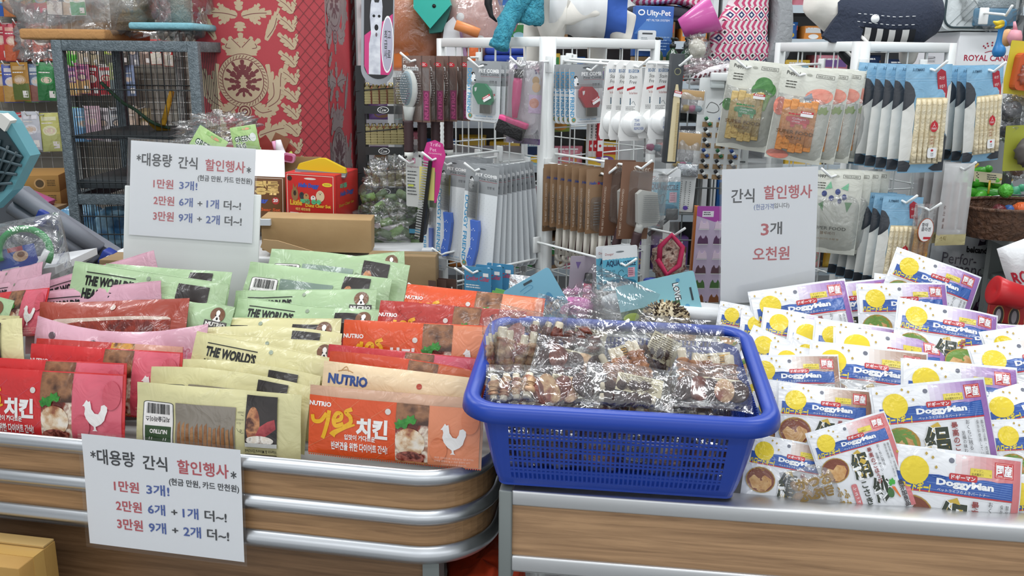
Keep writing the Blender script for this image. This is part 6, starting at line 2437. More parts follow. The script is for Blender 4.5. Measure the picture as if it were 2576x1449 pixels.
one('carton', MB().box((-.08, 0, 0), (.08, .1, at(92, 512, 3.5).z - .012), KRAFT2, .002), 'plain carton under the small pink box', 'box', None, Matrix.Translation((at(92, 512, 3.5).x, 3.48, 0)))
one('gift_box', MB().box((-.04, 0, -.012), (.04, .05, .02), PL('#c05a94'), .003), 'small pink box leaning by the stamped cartons', 'box', None, pose(at(92, 508, 3.5), 0, 0, 24, 1.1))
for k, (px, py, r) in enumerate(((205, 565, .07), (300, 570, .075))):
 R = Rec('litter_bag', 'bag')
 R.part('printed_bag', blob(r * 1.2, .06, r, PK('#3f86b8', h2=['#9cc8e0', '#2f6a9c'], vs=9, rough=.3), amp=.1, fr=2.4, seed=k, nu=28, nv=18, pw=.7))
 R.put(pose(at(px, py, CY + .22), 0, 0, 10 * k - 10), 'blue printed plastic bag inside the lower cage, %s from the stamped cartons' % NTH[k])
GRP = PL('#6f737c', rough=.55, bump=.05)
BLP = PL('#243a8c', rough=.4)
Yc = 2.42
R = Rec('carrier_shell', 'pet carrier')
mb = MB()
slabpx(mb, [(-40, 470), (40, 478), (90, 520), (280, 640), (250, 690), (120, 700), (-40, 700)], Yc, .05, GRP, dy=.02)
R.part('shell_wall', mb, 'grey plastic wall')
for k, (a, b, r) in enumerate((((45, 490), (250, 628), .022), ((28, 520), (240, 658), .020))):
 p, q = at(*a, Yc), at(*b, Yc)
 R.part('rim_rib', MB().tube([p, p.lerp(q, .48), p.lerp(q, .52), q], [r, r, r * 1.12, r], GRP, n=12), 'rounded rim')
for k, (px, py) in enumerate(((115, 545), (275, 645))):
 s = S(1, px, py, Yc)
 mb = MB().box((-14 * s, -.03, -20 * s), (14 * s, .012, 20 * s), BLP, .006)
 R.part('latch', mb, 'dark blue latch', M=pose(at(px, py, Yc), 0, 0, 30))
R.put(Matrix.Identity(4), 'grey plastic pet carrier shell with dark blue latches behind the wrapped toy')
TEAL = PL('#5f9ba6', rough=.4)
DKG = PL('#22343a', rough=.4)
Yc = 2.2
R = Rec('pet_carrier', 'pet carrier')
mb = MB()
slabpx(mb, [(-60, 280), (8, 283), (30, 312), (76, 392), (30, 480), (-20, 530), (-60, 530)], Yc, .05, TEAL)
R.part('door_frame', mb, 'teal plastic frame')
mb = MB()
slabpx(mb, [(-380, 290), (-240, 285), (-240, 525), (-380, 520)], Yc, .24, TEAL, dy=.01)
slabpx(mb, [(-380, 290), (-58, 283), (-58, 525), (-380, 520)], Yc, .045, TEAL, dy=.004)
R.part('shell', mb, 'teal plastic shell')
mb = MB()
p, q = at(-380, 520, Yc), at(-245, 520, Yc)
one('carton_tower', mb.box((p.x, Yc + .02, 0), (q.x, Yc + .24, p.z - .002), KRAFT2, .003), 'tall plain carton under the teal pet carrier', 'box')
mb = MB()
slabpx(mb, [(-60, 305), (8, 318), (60, 395), (10, 480), (-60, 500)], Yc, .012, DKG, dy=-.006)
R.part('door_back', mb, 'dark opening')
mb = MB()
for i in range(5):
 p, q = at(-45 + i * 22, 322 + i * 15, Yc - .012), at(-55 + i * 10, 500 - i * 4, Yc - .012)
 mb.tube([p, q], .004, DKG, n=6)
for i in range(4):
 p, q = at(-50, 350 + i * 38, Yc - .012), at(54 - 12 * max(0, i - 1), 395 + i * 22, Yc - .012)
 mb.tube([p, q], .004, PL('#3c5058', rough=.4), n=6)
R.part('door_bars', mb, 'dark grille')
mb = MB()
slabpx(mb, [(-60, 278), (10, 285), (33, 303), (18, 330), (-2, 312), (-60, 306)], Yc, .03, PL('#d9d8d2'), dy=-.012)
R.part('corner_cap', mb, 'cream corner cap')
R.put(Matrix.Identity(4), 'teal pet carrier with a dark grille door entering beside the kraft cartons')
Yb = 2.06
mb = MB()
R = Rec('display_bin', 'bin')
slabpx(mb, [(-90, 705), (138, 672), (140, 690), (20, 770), (-90, 800)], Yb, .22, PL('#d5d7da', rough=.5))
for i in range(6):
 p = at(2 + i * 17, 762 - i * 9.5, Yb)
 mb.ball((p.x, Yb - .001, p.z), .004, BLK, 8, 6)
R.part('bin_wall', mb, 'white perforated wall')
R.put(Matrix.Identity(4), 'white perforated bin holding wrapped toys above the pink packs')
R = Rec('wrapped_toy', 'dog toy')
c = at(66, 634, Yb)
s = S(1, 66, 630, Yb)
mb = MB()
ringp = [(62 * s * cos(a), -.01, 58 * s * sin(a)) for a in [rad(-40 + 230 * i / 18) for i in range(19)]]
R.part('toy_ring', MB().tube(ringp, 9 * s, PL('#2f9a52', rough=.35), n=10), 'green ring')
mb = MB().box((-72 * s, .0, -52 * s), (22 * s, .004, 18 * s), CD('#2c4ca4'))
P = Pr(94 * s, 70 * s, 9)
P.ell(.6, .35, .2, .2, CD('#c8a488'))
P.ell(.62, .3, .1, .1, CD('#7a4a34'))
P.rect(.3, 0, .7, .16, CD('#a83a44'))
P.rect(.05, .7, .5, .9, CD('#e0e0e4'))
P.onto(mb, lambda x, z: (V((x - 25 * s, 0, z - 17 * s)), V((0, -1, 0))), .0003)
R.part('printed_card', mb, 'blue printed card')
R.part('white_tube', MB().tube([(-12 * s, -.012, -56 * s), (30 * s, -.014, -42 * s), (58 * s, -.012, -8 * s)], 10 * s, PL('#e4e4e6'), n=10), 'white tube')
mb, sf = pouch_mesh(200 * s, 165 * s, .09, CRINK, seed=21, nu=26, nv=24, wob=.010, lam=16)
R.part('clear_film', mb, 'crinkled clear film')
R.put(pose(c, 6, 12, -12), 'toy with a green ring and blue card in crinkled clear film')
R = Rec('wrapped_chew', 'dog toy')
R.part('chew', blob(34 * s, 20 * s, 15 * s, mat('#7d6247', rough=.7, bump=.5), amp=.2, seed=3, nu=20, nv=14), 'brown chew')
R.part('clear_film', blob(48 * s, 28 * s, 24 * s, CRINK, amp=.2, seed=6, nu=26, nv=18), 'clear film')
R.put(pose(at(14, 708, Yb - .06), 0, 0, 8), 'brown chew in clear film on the white bin below the wrapped toy')
zc_ = .64
P1, P2 = atz(139, 1360, zc_), atz(46, 1431, zc_)
e1 = (P2 - P1)
L1 = e1.length
e1.normalize()
e2 = V((e1.y, -e1.x, 0))
if e2.x > 0:
 e2 = -e2
Mx = Matrix(((e2.x, -e1.x, 0, P2.x), (e2.y, -e1.y, 0, P2.y), (0, 0, 1, 0), (0, 0, 0, 1)))
CT_K = mat('#b58d4c', rough=.7, bump=.1, h2='#a67c3e', vs=5)
R = Rec('carton', 'box')
R.part('carton_body', MB().box((0, 0, zc_ - .22), (.30, L1, zc_), CT_K, .002, Mx))
R.part('packing_tape', MB().box((-.0008, L1 * .38, zc_ - .06), (.301, L1 * .66, zc_ + .0008), mat('#c79f5a', rough=.2, coat=.6), 0, Mx), 'shiny tape')
R.part('torn_flap', MB().box((.002, L1 * .70, zc_ + .001), (.28, L1 * .99, zc_ + .004), mat('#c6a468', rough=.8), 0, Mx), 'lifted flap')
R.put(Matrix.Identity(4), 'taped kraft carton below the wood counter front')
one('carton', MB().box((.01, .01, 0), (.29, L1 - .01, zc_ - .2205), KRAFT2, .002, Mx), 'plain kraft carton under the taped one by the counter', 'box')
for k, (px, py, Y) in enumerate(((1232, 1425, 1.62), (1225, 1462, 1.56))):
 R = Rec('fabric_bag', 'bag')
 R.part('cloth', blob(.075, .1, .05, mat('#c8401c', rough=.6, bump=.4, bs=12), amp=.16, fr=2.2, seed=k + 3, nu=30, nv=18, pw=.7))
 R.put(pose(at(px, py, Y), 0, 0, -12), 'folded orange bag in the gap between the two counters, %s one' % ('upper', 'lower')[k])
LY0 = 2.38
zl = at(950, 652, LY0).z
LEDX0, LEDX1 = at(360, 650, LY0).x - .1, at(1098, 660, LY0).x - .02
R = Rec('display_table', 'table')
mb = MB().box((LEDX0, LY0, zl - .02), (LEDX1, LY0 + .65, zl), PL('#d4d7d8', rough=.5), .003)
R.part('table_top', mb, 'white table top')
for x in (LEDX0 + .02, LEDX1 - .05):
 for y in (LY0 + .02, LY0 + .6):
  R.part('leg', MB().box((x, y, 0), (x + .03, y + .03, zl - .02), PL('#c8cbcc')))
R.put(Matrix.Identity(4), 'white table edge behind the green packs carrying boxes and the bag of rolls')
TAPE = mat('#a08a62', rough=.3, coat=.5)
w = S(172, 1012, 700, LY0 - .1)
carton(w, .06, S(125, 1012, 700, LY0 - .1), KRAFT2, tape=TAPE).put(pose(at(1012, 765, LY0 - .1), -3, 0, 0), 'brown carton standing in front of the white table below the comb packs')
carton(S(270, 800, 600, LY0 + .05), .09, S(84, 800, 600, LY0 + .05), KRAFT, tape=None).put(pose(at(797, 634, LY0 + .02) , 3, 0, 1.5), 'long flat kraft carton under the red dog box')
mb = MB()
slabpx(mb, [(655, 622), (662, 602), (700, 606), (885, 662), (870, 680), (700, 650)], LY0 - .04, .004, mat('#b89a72', rough=.8))
one('cardboard_flap', mb, 'pale cardboard flap slanting down behind the green packs', 'cardboard')
carton(S(300, 420, 690, LY0 - .06), .1, S(60, 420, 690, LY0 - .06), KRAFT2).put(pose(at(400, 715, LY0 - .06), -3), 'brown carton lying behind the left price board and the pink packs' if False else 'brown carton lying behind the landscape price board')
mb = MB()
slabpx(mb, [(1062, 632), (1082, 632), (1082, 660), (1062, 660)], LY0 - .02, .03, PL('#b9bdbf', rough=.4))
slabpx(mb, [(1060, 630), (1086, 630), (1088, 640), (1060, 640)], LY0 - .03, .04, PL('#d8dadb', rough=.4))
one('clamp_block', mb, 'small grey plastic block on the table corner by the combs', 'clip')
BY = LY0 + .16
w, h = S(134, 784, 500, BY), S(128, 784, 500, BY)
dep = .17
RB, GOLD = CD('#c22a26'), CD('#d9a634')
def redp(P):
 P.frame(.035, .03, .965, .965, .0016, CD('#ead9c8'))
 P.circ(.09, .11, .007, CD('#3a2a20'))
 P.text('Hello Doggy', .26, .19, .68, .30, CD('#3b56b4'), bold=.07, shear=.2)
 P.ell(.5, .10, .12, .02, CD('#e8dcd4'))
 P.ell(.84, .20, .10, .04, CD('#e6cf3a'))
 P.text('애견용품', .78, .185, .9, .215, TXT, mx=.05)
 for u, v, ru, rv, c, e in ((.19, .42, .07, .13, '#8f6f4a', 1), (.33, .44, .05, .07, '#3a3a3e', 0), (.42, .46, .055, .07, '#b98a5a', 0), (.56, .48, .05, .055, '#e6e0da', 0), (.70, .43, .085, .11, '#d8c4a4', 0)):
  P.ell(u, v, ru, rv, CD(c))
  P.ell(u, v - rv * .5, ru * .62, rv * .52, CD(c))
  if e:
   P.poly([(u - .04, v - .12), (u - .03, v - .22), (u, v - .13)], CD(c))
   P.poly([(u + .04, v - .12), (u + .05, v - .2), (u + .01, v - .13)], CD(c))
   P.ell(u, v - .02, .03, .05, CD('#3a2c22'))
  for d in (-.3, .3):
   P.circ(u + ru * d * .8, v - rv * .55, .0011, BLK, n=6)
  P.circ(u, v - rv * .32, .0016, BLK, n=8)
 P.text('리틀 응츄', .30, .50, .72, .60, CD('#55b884'), bold=.08)
 P.text('Little', .09, .53, .34, .64, GOLD, bold=.07)
 P.text('Dung Clear Set', .40, .59, .91, .68, GOLD, bold=.06)
 P.text('애견 배변용품', .2, .68, .5, .74, CD('#e0b060'), bold=.03)
 for i, c in enumerate(('#c8d4e0', '#b8d0dc', '#c4ccc4', '#4a3424')):
  P.rect(.09 + i * .215, .78, .26 + i * .215, .91, WH)
  P.rect(.10 + i * .215, .79, .25 + i * .215, .90, CD(c))
  P.ell(.175 + i * .215, .85, .05, .025, CD(('#d0a070', '#4a8ac0', '#3a6a4a', '#c87040')[i]))
R = Rec('gift_carton', 'box')
mb = MB().box((-w / 2, 0, 0), (w / 2, dep, h), RB, .002)
P = Pr(w, h, 9)
redp(P)
P.onto(mb, lambda x, z: (V((x, 0, h / 2 + z)), V((0, -1, 0))), .0003, step=.00002)
P = Pr(dep, h, 9)
P.frame(.06, .03, .94, .965, .0012, CD('#a8423c'))
P.text('Hello Doggy', .2, .36, .8, .48, CD('#3b4f98'), bold=.06, shear=.2)
P.text('리틀', .2, .2, .5, .3, CD('#5ab08a'), bold=.05)
P.text('Dung Clear Set', .15, .6, .8, .68, CD('#b8862e'), bold=.04)
P.onto(mb, lambda x, z: (V((w / 2, dep / 2 + x, h / 2 + z)), V((1, 0, 0))), .0003, step=.00002)
P = Pr(w, dep, 9)
P.ell(.3, .5, .2, .16, GOLD)
P.onto(mb, lambda x, z: (V((x, dep / 2 + z, h)), V((0, 0, 1))), .0003)
R.part('carton_body', mb)
pb = at(782, 564, BY)
R.put(pose(pb, -12, 0, 1.5), 'red carton with five dogs and gold lettering on the kraft carton')
Y = BY + .06
w, h = S(150, 640, 500, Y), S(110, 640, 500, Y)
def brp(P):
 P.frame(.03, .03, .965, .97, .0016, CD('#e6dccc'))
 P.text('리틀\n응츄', .5, .10, .9, .42, CD('#e3c27a'), bold=.08)
 P.text('Doggy', .42, .5, .72, .62, CD('#4a5cb4'), bold=.07, shear=.15)
 P.circ(.84, .55, .0105, CD('#b8403c'))
 P.text('20', .80, .50, .88, .58, WH, bold=.04)
 P.text('Dung Clear Set', .3, .72, .92, .82, CD('#c0562c'), bold=.05)
R = Rec('gift_carton', 'box')
mb = MB().box((-w / 2, 0, 0), (w / 2, .12, h), CD('#6e4a2c'), .001)
P = Pr(w, h, 9)
brp(P)
P.onto(mb, lambda x, z: (V((x, 0, h / 2 + z)), V((0, -1, 0))), .0003, step=.00002)
R.part('carton_body', mb, 'brown printed body')
lid = MB()
lh = S(62, 640, 420, Y)
lid.add([(-w / 2, 0, h), (w / 2, 0, h), (w / 2 - .012, .05, h + lh), (-w / 2, .05, h + lh)], [(0, 1, 2, 3)], WHITE)
lid.add([(-w / 2, .002, h), (w / 2, .002, h), (w / 2 - .012, .052, h + lh), (-w / 2, .052, h + lh)], [(3, 2, 1, 0)], WHITE)
R.part('open_flap', lid, 'white open flap')
R.put(pose(at(643, 552, Y), 2, 0, 2), 'brown carton with a white open flap beside the price board')
carton(.05, .1, h, CD('#7a5434')).put(pose(at(722, 552, Y + .06), 0), 'brown carton edge between the open-flap carton and the red dog carton')
one('price_shelf_strip', MB().box((-.018, 0, -.008), (.018, .02, .008), PL('#cfd6dc')), 'small pale plastic strip beside the price board', 'clip', None, pose(at(662, 560, LY0), 0))
R = Rec('hand_squeegee', 'squeegee')
Y = BY + .03
mb = MB()
slabpx(mb, [(747, 423), (752, 412), (800, 399), (816, 399), (868, 425), (870, 436), (750, 428)], Y, .022, PL('#e3c01c', rough=.45))
R.part('handle', mb, 'yellow plastic body')
mb = MB()
slabpx(mb, [(743, 425), (871, 437), (868, 448), (742, 434)], Y, .026, PL('#8a8f92', rough=.4), dy=-.002)
R.part('rubber_blade', mb, 'grey rubber blade')
mb = MB()
slabpx(mb, [(742, 431), (869, 443), (868, 445), (742, 433)], Y, .027, PL('#d8dad8', rough=.4), dy=-.003)
R.part('rail', mb, 'pale rail')
R.put(Matrix.Identity(4), 'yellow hand squeegee with a grey blade on top of the red dog carton')
Y = BY + .2
R = Rec('open_carton', 'box')
R.part('front_wall', MB().box((0, 0, 0), (.16, .004, .13), CD('#a83034')))
R.part('rear_flap', MB().box((.02, .10, .0), (.19, .104, .19), KRAFT))
R.part('side_wall', MB().box((.158, 0, 0), (.162, .1, .14), CD('#a83034')))
R.part('bottom', MB().box((0, 0, 0), (.16, .1, .004), KRAFT))
R.put(pose(at(640, 560, Y), 0), 'open red carton of odds and ends behind the brown open-flap carton')
R = Rec('pet_clipper', 'grooming tool')
mb = MB().tube([at(700, 352, Y), at(703, 372, Y), at(712, 392, Y), at(722, 402, Y)], [.008, .012, .012, .018], PL('#ded9de'), n=12)
R.part('body', mb, 'white plastic body')
p = at(727, 397, Y - .015)
mb = MB().prism(rrect(-.018, -.013, .018, .013, .008, 4), -.006, .01, PL('#d68fb0'))
mb.prism(rrect(-.012, -.008, .012, .008, .005, 4), -.007, -.004, PL('#a83c62'))
R.part('head_ring', mb, 'pink head', M=pose(p, 0, 0, 10))
R.part('trigger', MB().tube([at(688, 355, Y), at(692, 372, Y), at(700, 384, Y)], .006, PL('#dd9abc'), n=8), 'pink trigger')
R.put(Matrix.Identity(4), 'white and pink pet clipper sticking out of the open red carton')
for k, (px, py, c, r) in enumerate(((668, 375, '#8c2f2c', -35), (700, 368, '#7a4a30', 25), (712, 385, '#9a3a34', 38))):
 one('flat_leaflet', MB().box((-.025, 0, -.035), (.025, .003, .035), CD('#' + c[1:])), 'thin printed leaflet in the open red carton, %s' % ('tilted towards the board', 'standing by the clipper', 'next to the squeegee')[k], 'leaflet', None, pose(at(px, py, Y + .03 + .02 * k), 0, 10, r))
one('toy_capsule', MB().tube([at(725, 385, Y + .05), at(732, 395, Y + .05)], .012, PL('#9aa83c'), n=12), 'olive green capsule in the open red carton', 'dog toy')
R = Rec('bag_refill_pouch', 'waste bag pack')
w, h = .072, .072
mb, sf = pouch_mesh(w, h, .01, PK('#aacb86', bump=.5), seed=71, nu=12, nv=12, wob=.003)
P = Pr(w, h, .012)
P.text('GREEN\nBAG', .12, .36, .72, .84, PK('#f2f4ee'), bold=.10)
P.text('GREEN\nBAG', .12, .36, .72, .84, PK('#2f4a34'), bold=.02)
P.ell(.82, .46, .12, .16, PK('#dfe6e2'))
P.rect(.3, .04, .8, .14, PK('#8fb86a'))
P.ell(.62, .12, .15, .04, PK('#d89a7a'))
P.onto(mb, sf, .0005)
R.part('pouch', mb)
R.part('white_foot', MB().box((-w / 2, .003, -h / 2 - .02), (w / 2, .006, -h / 2 + .008), PK('#e4e6e2')), 'white lower half')
Y = BY + .14
R.put(pose(at(617, 350, Y), 0, 0, -9, S(66, 617, 350, Y) / w), 'pale green pouch of waste bags showing its lettering above the price board')
R.put(pose(at(520, 370, Y), 0, 0, 32, S(80, 520, 370, Y) / w), 'pale green pouch of waste bags tilted behind the price board')
R = Rec('plastic_bag', 'plastic bag')
R.part('film', blob(.125, .05, .045, CRINK, amp=.35, fr=3.2, seed=25, nu=50, nv=30), 'crinkled clear film')
R.put(pose(at(545, 322, Y + .08), 0, 0, -8), 'crumpled clear plastic bag in front of the red column')
one('prop_carton', MB().box((-.16, 0, 0), (.14, .1, at(560, 395, Y + .06).z - zl), KRAFT2, .002), 'kraft carton propping the green pouches behind the price board', 'box', None, pose(V((at(560, 400, Y).x, Y + .06, zl)), 0))
R = Rec('waste_roll_bag', 'waste bag pack')
Y = BY + .14
ROLL = mat('#6a8258', rough=.5, bump=.3, h2='#4f6646', vs=12)
ROLL2 = mat('#8fb86a', rough=.5, bump=.3)
r0 = random.Random(8)
for row in range(5):
 for i in range(6):
  px, py = 912 + i * 30 + row * 6 - 10, 618 - row * 30 - (i % 2) * 6
  if row == 4 and i > 3:
   continue
  p = at(px, py, Y - .06 + row * .018 + r0.uniform(-.01, .01))
  a = r0.uniform(-.6, .6)
  d = V((cos(a), .4 * sin(a * 3), sin(a))) * .02
  R.part('green_roll', MB().tube([p - d, p + d], .0125, ROLL if (i + row) % 4 else ROLL2, n=12))
for k, (px, py, rx, rz, sd) in enumerate(((985, 570, .125, .075, 3), (985, 470, .085, .085, 8))):
 R.part('clear_bag', blob(rx, .09, rz, CRINK, amp=.22, fr=3.0, seed=sd, nu=60, nv=40, pw=.8), 'crinkled clear bag', M=Matrix.Translation(at(px, py, Y)))
R.put(Matrix.Identity(4), 'big crinkled clear bag of green waste-bag rolls below the gold combs')
KY = 2.76
BLKM = PL('#202224', rough=.45)
R = Rec('comb_stand', 'display rack')
kx0, kx1 = at(897, 300, KY).x, at(1035, 300, KY).x
zt_, zb_ = at(900, 165, KY).z, zl
R.part('post', MB().box((kx0, KY, zb_), (kx0 + .024, KY + .03, zt_), BLKM))
R.part('post', MB().box((kx1 - .05, KY + .2, zb_), (kx1 - .026, KY + .23, zt_), BLKM))
for k, y in enumerate((286, 389, 490)):
 z = at(960, y, KY).z
 R.part('tray', MB().box((kx0 + .024, KY - .01, z), (kx1, KY + .1, z + .006), BLKM))
 lip = MB().box((kx0 + .026, KY - .014, z), (kx1, KY - .01, z + S(20, 960, y, KY)), BLKM)
 P = Pr(.05, .024, 9)
 P.ell(.5, .5, .34, .4, WH)
 P.ell(.5, .5, .30, .34, BLKM)
 P.text('Cuw', .3, .3, .7, .7, WH, shear=.3)
 P.onto(lip, lambda x, zz: (V(((kx0 + kx1) / 2 + x, KY - .014, z + .012 + zz)), V((0, -1, 0))), .0003)
 R.part('tray_lip', lip, 'black front lip with an oval emblem')
 R.part('guard_wire', MB().tube([(kx0, KY + .0, z + .065), ((kx0 + kx1) / 2, KY + .01, z + .072), (kx1, KY + .02, z + .08)], .002, BLKM, n=6))
R.put(Matrix.Identity(4), 'black display stand of gold clipper combs beside the column')
GM = mat('#c9bd8c', rough=.3, metal=.75)
GC = Rec('clipper_comb', 'clipper comb')
mb = MB().prism([(-.008, -.02), (.008, -.02), (.008, .022), (.004, .028), (-.004, .028), (-.008, .022)], 0, .035, GM)
mb.tube([(-.006, .0, .026), (-.003, .0, .036), (.003, .0, .036), (.006, .0, .026)], .0025, GM, n=8)
GC.part('comb_cover', mb, 'gold cover')
mb = MB()
for i in range(5):
 mb.box((-.0085, -.004, -.019 + i * .007), (.0085, .0, -.0155 + i * .007), GM)
GC.part('comb_ridge', mb)
k_ = 0
for row, (y, n_) in enumerate(((243, 6), (345, 7), (450, 6))):
 for i in range(n_):
  px = 922 + i * (100 / max(n_ - 1, 1)) + 2
  p = at(px, y, KY + .015)
  GC.put(pose(p, 16, 0, 0, S(25, px, y, KY) / .0165 * .62), 'gold clipper comb on the %s tray of the black stand, %s from the column' % (('top', 'middle', 'lowest')[row], NTH[i]), 'gold clipper combs')
R = Rec('oval_sign', 'sign')
w, h = S(82, 950, 90, KY - .03), S(250, 950, 90, KY - .03)
pts = rrect(-w / 2, -h / 2, w / 2, h / 2 + .06, w * .48, 8)
R.part('sign_rim', MB().prism([(x * 1.0, z) for x, z in pts], .0, .012, MT('#a8abb0', rough=.35)), 'silver rim')
face = rrect(-w / 2 + .008, -h / 2 + .016, w / 2 - .004, h / 2 + .06, w * .44, 8)
mb = MB().prism(face, -.003, 0, CD('#2e2e30'))
P = Pr(w, h, 9)
P.clip = True
P.poly([(.10, .52), (.95, .30), (.95, .84), (.85, .90), (.2, .90), (.10, .82)], CD('#c8407c'))
fw = CD('#dcdfe6', h2='#b8bcc8', vs=40)
P.poly([(.28, .22), (.34, .12), (.40, .2), (.52, .2), (.60, .12), (.64, .24), (.62, .42), (.58, .55), (.60, .9), (.24, .9), (.24, .6), (.30, .5), (.26, .34)], fw)
P.circ(.38, .33, .004, BLK)
P.circ(.54, .33, .004, BLK)
P.ell(.46, .44, .06, .03, BLK)
P.ell(.46, .51, .03, .02, CD('#6a5a60'))
P.ell(.80, .60, .19, .28, WH)
P.ell(.80, .60, .165, .262, CD('#b0aec0'))
P.text('최고\n급\n사료', .70, .46, .9, .74, TXT, bold=.02)
P.text('Cuw', .42, -.02 + .02, .8, .08, WH, shear=.3, bold=.02)
P.text('애견', .80, .10, .93, .15, WH)
P.onto(mb, flat(-.003), .0002, step=.00002)
R.part('sign_face', mb, 'printed face with a white dog')
R.put(pose(at(950, 85, KY - .03), 10, 0, 2), 'oval sign of a white dog on top of the black comb stand')
z1t = T1['zt']
CLOTH = mat('#e6e2da', rough=.85, bump=.15, bs=30)
SHIRT = mat('#eeefef', rough=.85, bump=.25, bs=14)
BLUEC = mat('#3a62b8', rough=.85, bump=.3, bs=16)
DENIM = mat('#2c3344', rough=.9, bump=.4, bs=90)
def skin_part(R, name, pts, edges, radii, m, label=None, sub=2):
 R.part(name, skinmesh(pts, edges, radii, m, sub), label)
Ym = 2.62
R = Rec('dog_clothes_form', 'dog mannequin')
A_ = lambda x, y, dy=0: at(x, y, Ym + dy)
pts = [A_(1470, 10), A_(1400, -10, -.03), A_(1550, 0, .03), A_(1365, -70, -.06), A_(1395, 60, -.06), A_(1388, 125, -.06), A_(1565, 40, -.02), A_(1560, 120, -.02), A_(1345, 60, .08), A_(1338, 180, .08), A_(1505, 60, .10), A_(1500, 190, .10)]
ed = [(0, 1), (0, 2), (1, 3), (1, 4), (4, 5), (2, 6), (6, 7), (1, 8), (8, 9), (2, 10), (10, 11)]
rd = [.085, .08, .08, .05, .042, .028, .045, .026, .036, .026, .036, .026]
skin_part(R, 'cloth_body', pts, ed, rd, CLOTH, 'cream cloth body')
mb = MB()
cs_ = [A_(1380, -5, -.03), A_(1430, 2, -.01), A_(1480, 8), A_(1520, 4, .01)]
def shirt(u, v):
 p = cs_[0].lerp(cs_[1], u * 3) if u < 1 / 3 else cs_[1].lerp(cs_[2], u * 3 - 1) if u < 2 / 3 else cs_[2].lerp(cs_[3], u * 3 - 2)
 a = 2 * pi * v
 r = .094 + .006 * sin(u * 14) + .004 * nz((u * 4, v * 4, 0), 1, 2)
 return (p.x, p.y + r * cos(a), p.z + r * sin(a))
mb.grid(shirt, 24, 28, SHIRT)
R.part('shirt', mb, 'white shirt')
cs2 = [A_(1515, 2, .01), A_(1540, -2, .02), A_(1568, -8, .03)]
mb = MB()
def skirt(u, v):
 p = cs2[0].lerp(cs2[1], u * 2) if u < .5 else cs2[1].lerp(cs2[2], u * 2 - 1)
 a = 2 * pi * v
 r = .096 + .022 * u + .010 * u * sin(a * 7)
 return (p.x, p.y + r * cos(a), p.z + r * sin(a) * (1 + .1 * u))
mb.grid(skirt, 10, 56, BLUEC)
R.part('trim', mb, 'blue frilled hem')
R.put(Matrix.Identity(4), 'cream dog form in a white shirt with a blue hem above the comb tower')
R = Rec('fleece_collar', 'dog clothing')
Yt = 2.44
FL = mat('#2c7c92', rough=.95, bump=1.0, bs=130, h2='#3f93a6', vs=60)
def lump(pts, r, seed):
 P_ = smooth_path([at(*p) for p in pts], 7)
 n = len(P_)
 mb = MB()
 rr = [r[min(int(i / max(n - 1, 1) * (len(r) - 1) + .5), len(r) - 1)] for i in range(n)]
 rs = []
 for i in range(n):
  t = i / (n - 1) * (len(r) - 1)
  k = min(int(t), len(r) - 2)
  rs.append(r[k] + (r[k + 1] - r[k]) * (t - k))
 rs[0] *= .6
 rs[-1] *= .55
 mb.tube(P_, rs, FL, n=16)
 out = []
 for v in mb.v:
  q = V(v)
  out.append(tuple(q + V((nz(q, 70, seed), nz(q, 70, seed + 3), nz(q, 70, seed + 6))) * .005))
 mb.v = out
 return mb
R.part('fleece_arm', lump([(1330, -20, Yt + .02), (1285, 40, Yt), (1268, 80, Yt - .03), (1253, 125, Yt - .04)], [.032, .026, .022, .026], 1), 'teal fleece arm')
R.part('fleece_arm', lump([(1335, -60, Yt + .05), (1336, 0, Yt + .03), (1335, 45, Yt + .02), (1333, 62, Yt + .02)], [.034, .034, .034, .03], 5), 'teal fleece arm')
mb = MB().box((-.014, -.004, -.022), (.014, .004, .022), mat('#b07a80', rough=.9), .003)
R.part('lining', mb, 'pink lining', M=pose(at(1290, 55, Yt - .0), 0, 0, 20))
mb = MB().tube([at(1232, -40, Yt), at(1228, 10, Yt), at(1236, 40, Yt), at(1250, 55, Yt)], [.012, .010, .006, .002], BLK, n=8)
R.part('strap', mb, 'black strap')
R.put(Matrix.Identity(4), 'teal fleece dog collar draped over the tower top rail')
SHY = 3.75
shm = PL('#d4d7d8', rough=.5)
SH = []
for (xa, xb, nm) in ((905, 1790, 'white store shelves behind the comb tower'), (1800, 2560, 'white store shelves behind the blue dental chews')):
 R = Rec('store_shelf', 'shelf unit')
 X0_, X1_ = at(xa, 300, SHY).x, at(xb, 300, SHY).x
 for x in (X0_, X1_ - .02):
  R.part('side_panel', MB().box((x, SHY, 0), (x + .02, SHY + .38, 2.2), shm))
 zs = []
 for y in (20, 105, 205, 310, 420, 540, 680):
  z = at((xa + xb) / 2, y, SHY).z
  zs.append(z)
  R.part('shelf_board', MB().box((X0_ + .02, SHY, z - .018), (X1_ - .02, SHY + .38, z), shm))
  R.part('price_rail', MB().box((X0_ + .02, SHY - .008, z - .022), (X1_ - .02, SHY, z + .008), PL('#b8c4cc', rough=.4)))
 R.part('back_panel', MB().box((X0_, SHY + .38, 0), (X1_, SHY + .39, 2.2), shm))
 R.put(Matrix.Identity(4), nm)
 SH.append((X0_, X1_, zs))
rs = random.Random(77)
GC_ = [('#2f6ab0', 'blue'), ('#e2e4e4', 'white'), ('#3f8a4a', 'green'), ('#c04a3a', 'red'), ('#d8b23c', 'yellow'), ('#8a6a4a', 'brown'), ('#5a5e66', 'charcoal'), ('#c87a8a', 'pink'), ('#7a5a98', 'purple'), ('#d88a3c', 'orange'), ('#9cc0d0', 'pale blue'), ('#24365a', 'navy')]
